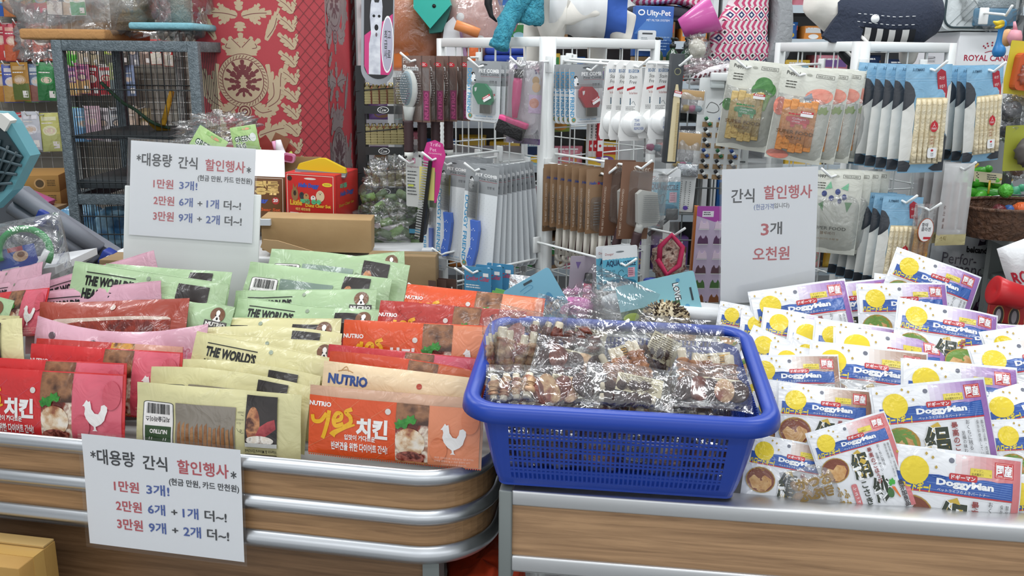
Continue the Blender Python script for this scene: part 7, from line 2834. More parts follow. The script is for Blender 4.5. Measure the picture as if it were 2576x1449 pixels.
for u, (X0_, X1_, zs) in enumerate(SH):
 for b, z in enumerate(zs):
  gap = (zs[b - 1] - z - .03) if b else .3
  x = X0_ + .03
  cnt = {}
  while x < X1_ - .12:
   w_ = rs.uniform(.07, .15)
   h_ = gap * rs.uniform(.55, .92)
   c, nm = GC_[rs.randrange(len(GC_))]
   d_ = rs.uniform(.12, .25)
   c2 = GC_[rs.randrange(len(GC_))][0]
   if x + w_ > X1_ - .03:
    break
   P = Pr(w_, h_, 9)
   P.rect(.05, rs.uniform(.1, .3), .95, rs.uniform(.4, .6), CD(c2))
   P.ell(.5, .7, .28, .16, CD(GC_[rs.randrange(len(GC_))][0]))
   P.lines(.15, .12, .85, .2, 1, WH, rs.randrange(99), .8)
   mb = MB()
   if rs.random() < .35:
    q, sf = pouch_mesh(w_, h_, .06, PK(c), seed=rs.randrange(999), nu=8, nv=10, wob=.006)
    P.onto(q, sf, .0008)
    nmk, ct = 'food_bag', 'bag'
    M_ = pose(V((x + w_ / 2, SHY + .05, z + h_ / 2 + .001)), rs.uniform(-6, 6))
    mb = q
   else:
    mb.box((-w_ / 2, 0, -h_ / 2), (w_ / 2, d_, h_ / 2), CD(c), .002, None, 1)
    P.onto(mb, flat(0), .0004, step=.00003)
    nmk, ct = 'goods_carton', 'box'
    M_ = pose(V((x + w_ / 2, SHY + .02, z + h_ / 2 + .0005)), rs.uniform(-4, 4))
   cnt[(nm, ct)] = k = cnt.get((nm, ct), 0) + 1
   where = 'the %s board behind the %s' % (NTH[b], ('comb tower', 'dental chews')[u])
   one(nmk, mb, '%s %s, %s such from the column on %s' % (nm, ('bag' if ct == 'bag' else 'carton'), NTH[k - 1], where), ct, None, M_)
   x += w_ + rs.uniform(.006, .03)
Yp = 3.05
stand = MB()
STZ = at(1300, 118, Yp).z
def platform(x0, x1, y, Y, d, label):
 """low gondola the piled goods stand on"""
 p, q = at(x0, y, Y), at(x1, y, Y)
 R = Rec('gondola_unit', 'shelf unit')
 R.part('top_board', MB().box((p.x, Y - .02, p.z - .02), (q.x, Y + d, p.z), shm))
 for x in (p.x, q.x - .02):
  R.part('side_panel', MB().box((x, Y - .02, 0), (x + .02, Y + d, p.z - .02), shm))
 R.part('mid_board', MB().box((p.x + .02, Y, p.z - .30), (q.x - .02, Y + d, p.z - .28), shm))
 R.put(Matrix.Identity(4), label)
 return p.z
z = platform(975, 1330, 178, Yp, .45, 'white gondola under the wrapped orange tub')
OR = PL('#d9783a', rough=.4)
R = Rec('plastic_tub', 'pet house')
p = at(1030, 178, Yp + .15)
mb = MB().lathe([(.115, 0), (.135, .02), (.14, .15), (.13, .22), (.10, .26), (.0, .28)], OR, 32, sx=1, sy=.9)
R.part('dome', mb, 'orange plastic dome')
q = blob(.155, .15, .165, CRINK, amp=.07, fr=3, seed=8, nu=40, nv=30, pw=.8)
R.part('clear_wrap', q, 'clear wrap', M=Matrix.Translation((.01, 0, .16)))
R.put(Matrix.Translation((p.x - .01, p.y, z)), 'orange domed pet house in clear wrap beside the oval dog sign')
R = Rec('storage_box', 'pet house')
mb = MB()
TL = PL('#2fb0a0', rough=.4)
slabpx(mb, [(1040, -40), (1120, -40), (1134, 12), (1082, 72), (1040, 20)], Yp - .05, .12, TL)
p = at(1092, 15, Yp - .05)
mb.tube([(p.x, Yp - .052, p.z), (p.x, Yp - .049, p.z)], .006, BLK, n=10)
R.part('shell', mb, 'teal plastic shell')
mb = MB()
slabpx(mb, [(1078, 74), (1134, 14), (1128, 40), (1112, 80), (1080, 84)], Yp - .03, .1, PL('#14625a', rough=.5))
R.part('inner_wall', mb, 'dark teal inside')
R.put(Matrix.Identity(4), 'tilted teal plastic box above the wrapped orange pet house')
R = Rec('pet_bed', 'pet bed')
PNKB = mat('#e0b0a8', rough=.85, bump=.2, bs=20)
p = at(1185, 95, Yp + .1)
R.part('cushion', blob(.10, .09, .125, PNKB, amp=.03, fr=2, seed=3, nu=28, nv=20, pw=.6), 'pink cushion')
mb = MB()
for a in ((-.03, .03), (.035, -.04), (-.05, -.06)):
 mb.ball((a[0], -.088, a[1]), (.014, .004, .014), WH, 12, 8)
R.part('polka_dot', mb, 'white dots')
R.part('clear_wrap', blob(.112, .10, .138, CRINK, amp=.06, fr=3, seed=5, pw=.7), 'clear wrap')
R.put(Matrix.Translation((p.x, p.y, z + .14)), 'pink padded pet bed in clear wrap behind the teal fleece collar')
R = Rec('pet_cushion', 'pet bed')
R.part('cushion', blob(.17, .09, .035, mat('#bcd4c8', rough=.8), amp=.05, fr=2, seed=9, pw=.8), 'pale green cushion')
R.put(Matrix.Translation((at(1200, -5, Yp + .1).x, Yp + .12, z + .31)), 'pale green cushion lying on the pink pet bed')
for k in range(3):
 pq = at(1272, 108, Yp + .02)
 one('folded_mat', MB().box((-.075, 0, 0), (.075, .2, .026), mat('#3450b0', rough=.7, bump=.2), .01), 'folded royal blue mat behind the teal fleece collar, %s of its stack' % ('bottom', 'middle', 'topmost')[k], 'mat', None, Matrix.Translation((pq.x + .004 * k, Yp - .01, z + .001 + .027 * k)))
R = Rec('litter_scoop_panel', 'pet house')
mb = MB()
slabpx(mb, [(1105, 172), (1118, 62), (1140, 42), (1152, 60), (1172, 176)], Yp - .015, .05, PL('#e4e6ea'))
R.part('panel', mb, 'white curved panel')
mb = MB()
slabpx(mb, [(1150, 60), (1156, 62), (1186, 176), (1174, 176)], Yp - .012, .05, PL('#a88ab0'))
R.part('edge', mb, 'purple edge')
R.put(Matrix.Identity(4), 'white curved panel with a purple edge behind the tower corner')
R = Rec('toy_tube', 'dog toy')
R.part('tube', MB().tube([at(1146, 62, Yp - .05), at(1205, 84, Yp - .05)], .016, PL('#dd8a50', rough=.4), n=14), 'orange tube')
R.put(Matrix.Identity(4), 'orange tube lying across the pink pet bed')
R = Rec('wrapped_toy', 'dog toy')
pq = at(1190, 150, Yp - .03)
R.part('toy', blob(.02, .03, .05, mat('#d96a34', rough=.6, bump=.4), amp=.15, fr=5, seed=4, nu=20, nv=16), 'orange fabric toy')
R.put(Matrix.Translation((pq.x, pq.y, z + .05)), 'orange fabric toy seen through the top of the comb tower grid')
z2 = platform(1610, 1985, 168, 2.78, .5, 'white gondola between the two wire towers')
R = Rec('filter_box', 'box')
Y = 2.88
w, h = S(96, 1643, 100, Y), S(122, 1643, 100, Y)
BXB = CD('#2f5fa8')
mb = MB().box((-w / 2, 0, -h / 2), (w / 2, .07, h / 2), BXB, .002)
P = Pr(w, h, 9)
P.poly([(.0, .55), (.5, .1), (1, .25), (1, .7)], CD('#4a78b8'))
P.text('Ulty-Pet', .30, .08, .92, .22, WH, bold=.02)
P.ell(.16, .13, .09, .06, WH)
P.ell(.16, .13, .06, .035, BXB)
P.text('PET FILTER SYSTEM', .3, .26, .9, .30, WH, mx=.05)
P.lines(.5, .6, .95, .9, 5, CD('#8fb0d8'), 4, .4)
P.onto(mb, flat(0), .0003)
R.part('carton', mb, 'blue printed carton')
mb = MB().prism(rrect(-.026, -.03, .026, .03, .005, 3), -.03, -.004, PL('#e6eaec'))
P = Pr(.052, .06, 9)
P.rect(.2, .12, .8, .2, TXT)
P.lines(.15, .35, .6, .5, 2, CD('#9aa4aa'), 2)
P.onto(mb, flat(-.03), .0002)
R.part('white_cartridge', mb, 'white cartridge', M=Matrix.Translation((-.022, 0, -.028)))
pq = at(1643, 100, Y)
R.put(pose(V((pq.x, pq.y, z2 + h / 2 + .03)), 0, 0, 1), 'blue carton with white lettering and a white cartridge between the towers')
one('box_riser', MB().box((-w / 2, 0, 0), (w / 2, .07, .029), KRAFT2), 'low kraft box under the blue lettered carton', 'box', None, Matrix.Translation((pq.x, Y, z2)))
BOT = PL('#2c4a34', rough=.2, coat=.5)
for k, px in enumerate((1651, 1690, 1725)):
 R = Rec('pump_bottle', 'bottle')
 hd = R.part('bottle', MB().lathe([(.017, 0), (.019, .004), (.019, .03), (.016, .042), (.008, .05), (.008, .056)], BOT, 20), 'dark green bottle')
 mb = MB().lathe([(.0095, .056), (.0095, .066), (.004, .067), (.004, .078), (.007, .079), (.007, .085), (0, .086)], PL('#1d2422'), 14)
 mb.tube([(0, 0, .082), (.010, -.004, .082), (.015, -.006, .078)], .003, PL('#1d2422'), n=8)
 R.part('pump', mb, 'black pump head', of=hd)
 pq = at(px, 163, 2.80)
 R.put(Matrix.Translation((pq.x, pq.y, z2 + .0)), 'dark green pump bottle between the towers, %s from the blue carton' % NTH[k])
R = Rec('plastic_cone', 'pet accessory')
mb = MB()
R.part('cone', MB().lathe([(.028, 0), (.03, .003), (.055, .105), (.053, .106), (.027, .004)], mat('#c0509a', rough=.4, coat=.3), 28, smooth=True), 'magenta cone')
R.put(pose(at(1714, 72, 2.84), 0, -20, 62), 'magenta plastic cone lying above the pump bottles')
def fair_isle(name):
 """knitted-look fabric: rows of diamonds and zigzags in stripes, from object coordinates"""
 m = bpy.data.materials.new(name)
 m.use_nodes = True
 nt = m.node_tree
 N, L = nt.nodes.new, nt.links.new
 b = nt.nodes['Principled BSDF']
 b.inputs['Roughness'].default_value = .9
 tc = N('ShaderNodeTexCoord')
 sp = N('ShaderNodeSeparateXYZ')
 L(tc.outputs['Object'], sp.inputs[0])
 def mth(op, a, c=None, v=None):
  n = N('ShaderNodeMath')
  n.operation = op
  for i, q in enumerate((a, c)):
   if q is None:
    continue
   if isinstance(q, (int, float)):
    n.inputs[i].default_value = q
   else:
    L(q, n.inputs[i])
  return n.outputs[0]
 px = mth('PINGPONG', mth('MULTIPLY', sp.outputs[0], 34.0), .5)
 zz = mth('MULTIPLY', sp.outputs[2], 15.0)
 fz = mth('FRACT', zz)
 pz = mth('PINGPONG', mth('MULTIPLY', sp.outputs[2], 30.0), .5)
 dia = mth('ADD', px, pz)
 ramp = N('ShaderNodeValToRGB')
 ramp.color_ramp.interpolation = 'CONSTANT'
 el = ramp.color_ramp.elements
 cols = ['#20242c', '#e4e0dc', '#c8507a', '#e4e0dc', '#2c3a68', '#e8e4e0']
 el[0].color = lin(cols[0])
 el[0].position = 0
 el[1].color = lin(cols[-1])
 el[1].position = .86
 for i, p_ in enumerate((.16, .34, .52, .68)):
  e = el.new(p_)
  e.color = lin(cols[i + 1])
 L(dia, ramp.inputs[0])
 r2 = N('ShaderNodeValToRGB')
 r2.color_ramp.interpolation = 'CONSTANT'
 e2 = r2.color_ramp.elements
 e2[0].color = lin('#dcd8d8')
 e2[1].position = .5
 e2[1].color = lin('#c04a72')
 L(mth('FRACT', mth('ADD', mth('MULTIPLY', sp.outputs[0], 60.0), mth('MULTIPLY', pz, 1.0))), r2.inputs[0])
 mx = N('ShaderNodeMix')
 mx.data_type = 'RGBA'
 L(mth('GREATER_THAN', mth('FRACT', mth('MULTIPLY', sp.outputs[2], 15.0)), .62), mx.inputs['Factor'])
 L(ramp.outputs[0], mx.inputs['A'])
 L(r2.outputs[0], mx.inputs['B'])
 L(mx.outputs['Result'], b.inputs['Base Color'])
 return m
FI = fair_isle('knit_pattern')
GPL = mat('#9a9da0', rough=.95, bump=.6, bs=60)
R = Rec('pet_house', 'pet bed')
Y = 2.9
def cush(pts, Yc, th, m, nu=16):
 """soft padded shape: outline in its own plane, bulging front and back"""
 P_ = [at(x, y, Yc) for x, y in pts]
 c = sum(P_, V((0, 0, 0))) / len(P_)
 loop = smooth_path([p - c for p in P_], 5, closed=True)
 n = len(loop)
 vs, fs = [], []
 K = 7
 for s_ in (-1, 1):
  for k in range(K + 1):
   t = 1 - k / K
   for p in loop:
    vs.append((p.x * t, s_ * th / 2 * (1 - t ** 4) ** .5, p.z * t))
 for s_ in (0, 1):
  o = s_ * (K + 1) * n
  for k in range(K):
   for j in range(n):
    q = (o + k * n + j, o + k * n + (j + 1) % n, o + (k + 1) * n + (j + 1) % n, o + (k + 1) * n + j)
    fs.append(q if s_ else q[::-1])
 return MB().add(vs, fs, m, True), c
mb, c = cush([(1775, 168), (1782, 110), (1800, 60), (1835, 0), (1850, -60), (1925, -60), (1932, 10), (1928, 90), (1922, 166)], Y, .16, FI)
mg, c2 = cush([(1915, 166), (1928, 90), (1932, 0), (1925, -60), (1960, -60), (1984, 0), (1986, 90), (1968, 166)], Y, .16, GPL)
R.part('knit_panel', mb, 'pink and navy patterned panel', M=Matrix.Translation(c))
R.part('plush_side', mg, 'grey plush side', M=Matrix.Translation(c2))
R.put(Matrix.Identity(4), 'soft pet house with a pink and navy knit pattern and grey plush side')
R = Rec('pet_cushion', 'pet bed')
mb, c = cush([(1590, -50), (1785, -60), (1782, 8), (1770, 34), (1700, 12), (1600, 14)], 3.0, .12, FI)
R.part('knit_cover', mb, 'pink and navy knit cover', M=Matrix.Translation(c))
mb, c = cush([(1585, 16), (1700, 14), (1768, 36), (1740, 52), (1640, 48), (1590, 44)], 3.02, .14, mat('#3a3d46', rough=.9))
R.part('base', mb, 'charcoal base', M=Matrix.Translation(c))
R.put(Matrix.Identity(4), 'flat patterned pet bed with a charcoal base lying above the blue lettered carton')
R = Rec('pet_clothes_pack', 'dog clothing')
mb, c = cush([(1725, 205), (1790, 168), (1850, 160), (1862, 185), (1800, 200), (1760, 214)], 2.62, .05, mat('#e2dce0', rough=.8))
R.part('folded_cloth', mb, 'white cloth', M=Matrix.Translation(c))
mb = MB()
for i in range(9):
 a = at(1745 + i * 13, 203 - i * 3.6, 2.59)
 b_ = at(1752 + i * 12, 190 - i * 3.0, 2.59)
 mb.tube([a, b_], .0035, mat('#6a2434', rough=.8), n=6)
R.part('stripe', mb, 'dark red stripes')
q = blob(.09, .04, .035, CRINK, amp=.2, fr=4, seed=3)
R.part('clear_bag', q, 'clear bag', M=Matrix.Translation(at(1800, 185, 2.62)))
R.put(Matrix.Identity(4), 'folded white dog clothes with dark red stripes in a clear bag')
R = Rec('pet_clothes_pack', 'dog clothing')
mb, c = cush([(1700, 170), (1770, 158), (1800, 168), (1760, 185), (1705, 188)], 2.66, .05, mat('#8a5a64', rough=.8))
R.part('folded_cloth', mb, 'grey and maroon cloth', M=Matrix.Translation(c))
R.part('clear_bag', blob(.07, .04, .025, CRINK, amp=.2, fr=4, seed=13), 'clear bag', M=Matrix.Translation(at(1750, 170, 2.66)))
R.put(Matrix.Identity(4), 'folded maroon dog clothes in a clear bag behind the striped pack')
R = Rec('wrapped_toy', 'dog toy')
R.part('ball', blob(.028, .028, .032, mat('#d8d4c4', rough=.7), amp=.05, seed=2, nu=20, nv=14), 'cream ball')
R.part('clear_bag', blob(.04, .035, .045, CRINK, amp=.2, fr=4, seed=17), 'clear bag')
R.put(Matrix.Translation(at(1752, 125, 2.8)), 'cream ball in a crinkled clear bag beside the pump bottles')
Yb = 2.52
mb_ = MB()
R = Rec('board_stand', 'display rack')
xa, xb = at(1690, 300, Yb + .06).x, at(1880, 300, Yb + .06).x
zt_ = at(1780, 190, Yb).z
for x in (xa, xb):
 R.part('post', MB().box((x - .008, Yb + .05, 0), (x + .008, Yb + .066, zt_), WIRE))
mb = MB()
for i in range(9):
 z = zt_ - .01 - i * .075
 mb.tube([(xa, Yb + .05, z), (xb, Yb + .05, z)], .0022, mat('#6a7070', rough=.5), n=6)
for i in range(1, 5):
 x = xa + (xb - xa) * i / 5
 mb.tube([(x, Yb + .052, zt_), (x, Yb + .052, .6)], .0022, mat('#6a7070', rough=.5), n=6)
R.part('wire_grid', mb)
R.put(Matrix.Identity(4), 'grey wire stand of hair clip boards between the towers')
R = Rec('hair_clip_board', 'hair accessory')
w, h = S(118, 1810, 340, Yb), S(250, 1810, 340, Yb)
WB = PL('#d8dcdc', rough=.45)
R.part('board', MB().prism(rrect(-w / 2, -h / 2, w / 2, h / 2, .006, 3), 0, .006, WB), 'white pegboard')
mb = MB()
for (u, v) in ((-.28, .40), (.12, .40)):
 mb.box((u * w, -.012, v * h), (u * w + .036, 0, v * h + .028), PL('#c4cccc'), .002)
mb.box((-.3 * w, -.016, .47 * h), (.32 * w, 0, .47 * h + .022), WB, .003)
R.part('plastic_holder', mb, 'white moulded holder')
P = Pr(w, h, 9)
P.stroke([(.18, .30), (.26, .24), (.4, .26), (.45, .31), (.35, .34), (.2, .33)], .0012, BLK)
P.stroke([(.45, .26), (.55, .22), (.6, .27), (.66, .25)], .0016, BLK)
P.text('코', .7, .26, .8, .31, TXT)
mb = MB()
P.onto(mb, flat(0), .0004)
R.part('ink_drawing', mb, 'black line drawing')
for j in range(6):
 for i in range(3):
  x, z = (-.36 + .3 * i) * w + .012, (.06 - .105 * j) * h
  c = ('#2a6a44', '#26282c', '#26282c', '#2c4a8a', '#26282c', '#26282c')[(j + (i == 1) * 3) % 6]
  q = MB().box((-.014, -.001, -.011), (.014, 0, .002), CD('#a98a62'))
  R.part('kraft_tag', q, M=Matrix.Translation((x, 0, z)))
  q = MB()
  for k in range(3):
   Mk = Matrix.Rotation(rad(-35), 4, 'Y') @ Matrix.Translation((0, 0, (k - 1) * .0092))
   q.box((-.0045, -.009, -.0042), (.0045, -.001, .0042), CD('#dfe2e0') if k % 2 else CD(c), .001, Mk, 1)
  R.part('letter_bead_clip', q, M=Matrix.Translation((x, 0, z + .004)))
R.put(pose(at(1810, 325, Yb), 0, 0, 1.5), 'white pegboard of bead hair clips between the towers')
R = Rec('hair_clip_card', 'hair accessory')
w, h = S(78, 1783, 640, 2.36), S(245, 1783, 640, 2.36)
mb = card(w, h, CD('#b9aac2', rough=.35, coat=.3), r=.003)
P = Pr(w, h, 9)
P.poly([(0, 0), (1, 0), (1, .14), (.6, .16), (0, .10)], CD('#a0489c'))
P.rect(.18, .05, .55, .11, CD('#d8d4dc'))
P.lines(.22, .06, .5, .10, 2, TXT, 2)
P.onto(mb, flat(-.0012), .0001)
R.part('card', mb, 'purple card')
for j in range(6):
 for i in range(2):
  x, z = (-.24 + .52 * i) * w, (.30 - .155 * j) * h
  cc = ('#d3c0d0', '#5a3a5a', '#d3c0d0', '#5a4048', '#4a6a3c', '#7a4a2a')[j]
  q = MB()
  q.prism([(-.014, -.008), (.014, -.008), (.012, .006), (.007, .014), (.003, .006), (-.003, .006), (-.007, .014), (-.012, .006)], -.004, -.0013, CD(cc))
  q.box((-.014, -.002, -.011), (.014, -.0012, -.008), WH)
  R.part('hair_clip', q, M=Matrix.Translation((x, 0, z)))
R.put(pose(at(1783, 640, 2.36), 6, 0, 1), 'purple card of small hair clips beside the portrait sign')
one('orange_card_edge', MB().box((-.006, 0, -h / 2), (.006, .02, h / 2), CD('#c8783a')), 'thin orange card edge behind the purple hair clip card', 'hair accessory', None, pose(at(1746, 640, 2.38), 0, 0, 1))
R = Rec('bead_chain_card', 'hair accessory')
w, h = S(52, 1722, 478, 2.4), S(110, 1722, 478, 2.4)
mb = card(w, h, CD('#c9cccb'), r=.002)
P = Pr(w, h, 9)
for i in range(3):
 P.lines(.3 + i * .2, .3, .36 + i * .2, .95, 14, TXT, i, .4)
P.ell(.6, .9, .12, .05, CD('#5a3f9a'))
P.onto(mb, flat(-.0012), .0001)
R.part('card', mb, 'pale card with rows of dark beads')
R.part('foil_head', MB().box((-w / 2, -.014, h / 2 - .02), (w / 2, 0, h / 2 + .012), MT('#b8bcc0', rough=.2, bump=.4), .002), 'silvery holder')
R.put(pose(at(1722, 478, 2.4), 0, 0, 3), 'pale card of bead chains with a silvery holder beside the hose nozzles')
for k, (px, py, t) in enumerate(((1733, 332, 'Cherish'), (1733, 362, 'Cherish'), (1740, 400, 'Cherish'))):
 w, h = S(62, px, py, 2.56), S(27, px, py, 2.56)
 mb = MB().box((-w / 2, 0, -h / 2), (w / 2, .02, h / 2), CD('#24272b'), .001)
 P = Pr(w, h, 9)
 P.text(t, .2, .3, .8, .8, CD('#b8bcc0'), rot=180 if k < 2 else 0)
 P.onto(mb, flat(0), .0003)
 one('ribbon_box', mb, 'black box with pale script behind the hair clip boards, %s from the top' % NTH[k], 'box', None, pose(at(px, py, 2.53), 0, 0, 0))
KTAG = CD('#b39468')
for k, (px, py, ww, hh, lab) in enumerate(((1735, 255, 78, 60, 'kraft-topped clear bag of pale accessories below the folded dog clothes'), (1728, 385, 70, 110, 'kraft-topped clear bag in front of the black script boxes'), (1665, 350, 85, 80, 'kraft-topped clear bag of gold trinkets under the stain remover cards'))):
 Y = (2.46, 2.44, 2.3)[k]
 w, h = S(ww, px, py, Y), S(hh, px, py, Y)
 R = Rec('accessory_bag', 'hair accessory')
 mb, sf = pouch_mesh(w, h, .03, film(milk=.12, gl=1.8, bump=.9, bs=20), seed=60 + k, nu=16, nv=14, wob=.006)
 R.part('clear_bag', mb, 'clear plastic bag')
 R.part('kraft_header', MB().box((-w * .42, -.012, h * .08), (w * .42, -.010, h * .46), KTAG, .0008), 'kraft header card')
 for j in range(4):
  R.part('trinket', blob(.012, .008, .009, mat(('#d8d4d8', '#c9a84a', '#d06a9a', '#9ab8c4')[(j + k) % 4], rough=.4), amp=.2, seed=j, nu=12, nv=8), M=Matrix.Translation(((j - 1.5) * w * .2, 0, -h * .28)))
 R.put(pose(at(px, py, Y), 0, 0, 4), lab)
Ym = 2.5
R = Rec('dog_clothes_form', 'dog mannequin')
A_ = lambda x, y, dy=0: at(x, y, Ym + dy)
pts = [A_(2200, 55), A_(2110, 40), A_(2290, 48, .03), A_(2062, 5, -.02), A_(2030, -2, -.03), A_(2130, 110), A_(2090, 118), A_(2290, 110, .06), A_(2280, 165, .06), A_(2150, 105, .10), A_(2145, 170, .10), A_(2160, 15, .04), A_(2180, -10, .05)]
ed = [(0, 1), (0, 2), (1, 3), (3, 4), (1, 5), (5, 6), (2, 7), (7, 8), (1, 9), (9, 10), (0, 11), (11, 12)]
rd = [.062, .06, .055, .048, .042, .03, .018, .03, .022, .03, .024, .03, .026]
skin_part(R, 'cloth_body', pts, ed, rd, CLOTH, 'cream cloth body')
mb = MB()
cs_ = [A_(2085, 40), A_(2150, 48), A_(2220, 55), A_(2300, 52, .02), A_(2352, 40, .04)]
def coat(u, v):
 t = u * 4
 k = min(int(t), 3)
 p = cs_[k].lerp(cs_[k + 1], t - k)
 a = 2 * pi * v
 r = .068 + .012 * sin(u * 3.0) - .03 * max(0, u - .8) * 5 * .5 + .004 * nz((u * 5, v * 5, 0), 1, 4)
 return (p.x, p.y + r * cos(a), p.z + r * sin(a) * (.92))
mb.grid(coat, 30, 30, DENIM)
mb.prism([(p.x, p.z) for p in (A_(2092, 30), A_(2048, 92), A_(2070, 108), A_(2135, 112), A_(2150, 60))], Ym - .075, Ym - .055, DENIM)
R.part('denim_coat', mb, 'dark denim coat')
WST = mat('#e4e2de', rough=.85)
BST = mat('#1e2026', rough=.85)
for k in range(11):
 mb = MB()
 u0 = .10 + k * .052
 mm = WST if k % 2 else BST
 mb.grid(lambda a, b: tuple(V(coat(u0 + .052 * a + .03 * b, .545 + .19 * b)) + V((0, -.004, -.003))), 3, 10, mm)
 R.part('stripe', mb, 'white stripe' if k % 2 else 'black stripe')
mb = MB()
for b in range(2):
 for i in range(10):
  p, q = V(coat(.18 + i * .05, .525 - b * .045)), V(coat(.205 + i * .05, .525 - b * .045))
  mb.tube([p + V((0, -.002, 0)), q + V((0, -.002, 0))], .0008, WH, n=5)
R.part('stitching', mb, 'pale stitching')
p = A_(2201, 47, -.078)
R.part('button', MB().tube([p + V((0, .004, 0)), p + V((0, -.003, 0))], .0105, WH, n=20), 'white button')
sl = [A_(2175, 105, -.05), A_(2150, 128, -.05), A_(2125, 150, -.05)]
for k in range(8):
 t0, t1 = k / 8, (k + 1) / 8
 R.part('sleeve_stripe', MB().tube([sl[0].lerp(sl[2], t0), sl[0].lerp(sl[2], t1)], .03 - .006 * t0, BST if k % 2 else WST, n=14), 'black stripe' if k % 2 else 'white stripe')
R.put(Matrix.Identity(4), 'cream cloth dog form in a dark denim coat with black and white stripes')
z3 = platform(2330, 2570, 235, 2.72, .5, 'white gondola holding the white branded carton')
Y = 2.74
R = Rec('branded_carton', 'box')
w, h = S(150, 2470, 125, Y), S(150, 2440, 160, Y)
pq = at(2468, 235, Y)
WC = CD('#e9ebee')
mb = MB().box((-w / 2, 0, 0), (w / 2, .3, h), WC, .002)
P = Pr(w, h, 9)
RC = CD('#b03048')
P.text('ROYAL CANIN', .12, .37, .98, .47, RC, bold=.02)
for i in range(5):
 a = rad(155 - i * 32.5)
 P.circ(.58 + .16 * cos(a), .27 - .10 * sin(a), .0028, RC, n=8)
 P.circ(.58 + .125 * cos(a), .285 - .07 * sin(a), .0028, RC, n=8)
P.stroke([(.47, .335), (.58, .305), (.69, .335)], .002, RC)
P.onto(mb, lambda x, z: (V((x, 0, h / 2 + z)), V((0, -1, 0))), .0003)
P = Pr(.3, h, 9)
P.ell(.5, .26, .04, .05, RC)
P.text('ON 101', .4, .4, .6, .5, TXT, rot=90)
P.onto(mb, lambda x, z: (V((-w / 2, .15 - x, h / 2 + z)), V((-1, 0, 0))), .0003)
R.part('carton_body', mb)
R.put(pose(V((pq.x, pq.y, z3 + .001)), 4, 0, 0), 'white carton with a red crown and lettering beyond the second tower')
QM = mat('#d9e0e2', rough=.7, bump=.3, bs=40)
R = Rec('quilted_carrier', 'pet carrier')
z4 = z3 + h + .004
zz0 = at(2440, 82, Y).z
cw, ch = S(205, 2455, 40, Y), .17
q = rrect(-cw / 2, 0, cw / 2, ch, .035, 5)
mb = MB().prism(q, 0, .22, QM)
R.part('shell', mb, 'white quilted shell')
mb = MB()
for i in range(-7, 9):
 for s_ in (1, -1):
  a, b_ = V((-cw / 2 + .01, -.001, .0)), None
  x0_ = i * .022
  pa, pb_ = V((x0_, -.001, .015)), V((x0_ + s_ * .13, -.001, .15))
  if abs(pa.x) < cw / 2 - .01 and abs(pb_.x) < cw / 2 - .01:
   mb.tube([pa, pb_], .0009, mat('#b8c2c6', rough=.7), n=4)
R.part('quilt_seam', mb)
lp = [V((x, -.003, z)) for x, z in rrect(-cw / 2 + .012, .008, cw / 2 - .002, ch - .008, .03, 5)]
R.part('piping', MB().tube(lp, .003, mat('#34464c', rough=.6), n=6, closed=True), 'dark piping')
mb = MB().box((-.02, -.008, .012), (cw / 2 - .01, .02, .062), mat('#6a9ec0', rough=.6), .006)
R.part('pocket', mb, 'sky blue pocket')
R.part('mesh_window', MB().box((-.01, -.004, .062), (cw / 2 - .015, .005, .12), mat('#aab6bc', rough=.7, bump=.6, bs=150), .004), 'grey mesh window')
R.part('clear_wrap', blob(cw * .40, .06, ch * .55, CRINK, amp=.15, fr=3, seed=2), 'crinkled clear wrap', M=Matrix.Translation((.03, -.005, ch * .55)))
R.put(pose(V((at(2455, 82, Y).x, Y - .01, z4)), 4, 0, 0), 'white quilted pet carrier with a sky blue pocket on the branded carton')
Yg = 2.35
R = Rec('toy_rack', 'display rack')
xa, xb = at(2552, 300, Yg + .12).x, at(2640, 300, Yg + .12).x
for x in (xa, xb):
 R.part('post', MB().box((x, Yg + .12, 0), (x + .016, Yg + .14, 2.0), PL('#3a3d40')))
mb = MB()
for i in range(14):
 z = 1.9 - i * .075
 mb.tube([(xa, Yg + .12, z), (xb, Yg + .12, z)], .0025, PL('#3a3d40'), n=6)
R.part('wire_grid', mb)
R.put(Matrix.Identity(4), 'dark wire rack of rubber toys at the far end of the shop')
gb = PL('#2a78b4', rough=.4)
R = Rec('rubber_goose', 'dog toy')
P_ = [at(2512, 143, Yg), at(2513, 128, Yg), at(2512, 112, Yg), at(2515, 92, Yg), at(2519, 72, Yg), at(2523, 60, Yg), at(2526, 50, Yg)]
R.part('body', MB().tube(smooth_path(P_, 5), [S(1, 2512, 100, Yg) * a for a in [9, 12, 14, 15, 16, 16, 15.5, 14.5, 13, 11, 9, 8, 7, 6.6, 6.4, 6.2, 6.2, 6.3, 6.5, 7, 7.5, 8.5, 9.5, 10, 10, 9.5, 9, 8, 7, 5, 3]], gb, n=16), 'blue rubber body')
R.part('beak', MB().tube([at(2520, 58, Yg - .01), at(2508, 59, Yg - .02), at(2499, 54, Yg - .02)], [.008, .006, .002], PL('#e0c028'), n=10).tube([at(2520, 62, Yg - .01), at(2512, 68, Yg - .02), at(2503, 70, Yg - .02)], [.007, .005, .002], PL('#e0c028'), n=10), 'yellow open beak')
R.put(Matrix.Identity(4), 'blue rubber goose toy with an open yellow beak')
hook(at(2525, 40, Yg), V((-.1, -1, 0)).normalized(), V((xa, Yg + .12, 0)), V((1, 0, 0)), 'dark-tipped hook holding the blue rubber goose')
R = Rec('rubber_toy', 'dog toy')
R.part('body', MB().tube([at(2556, 112, Yg + .04), at(2552, 92, Yg + .04), at(2556, 76, Yg + .04)], [.014, .018, .012], PL('#dc98a4', rough=.5), n=12).tube([at(2554, 76, Yg + .04), at(2552, 54, Yg + .04)], [.006, .003], PL('#dc98a4', rough=.5), n=8), 'pink rubber body')
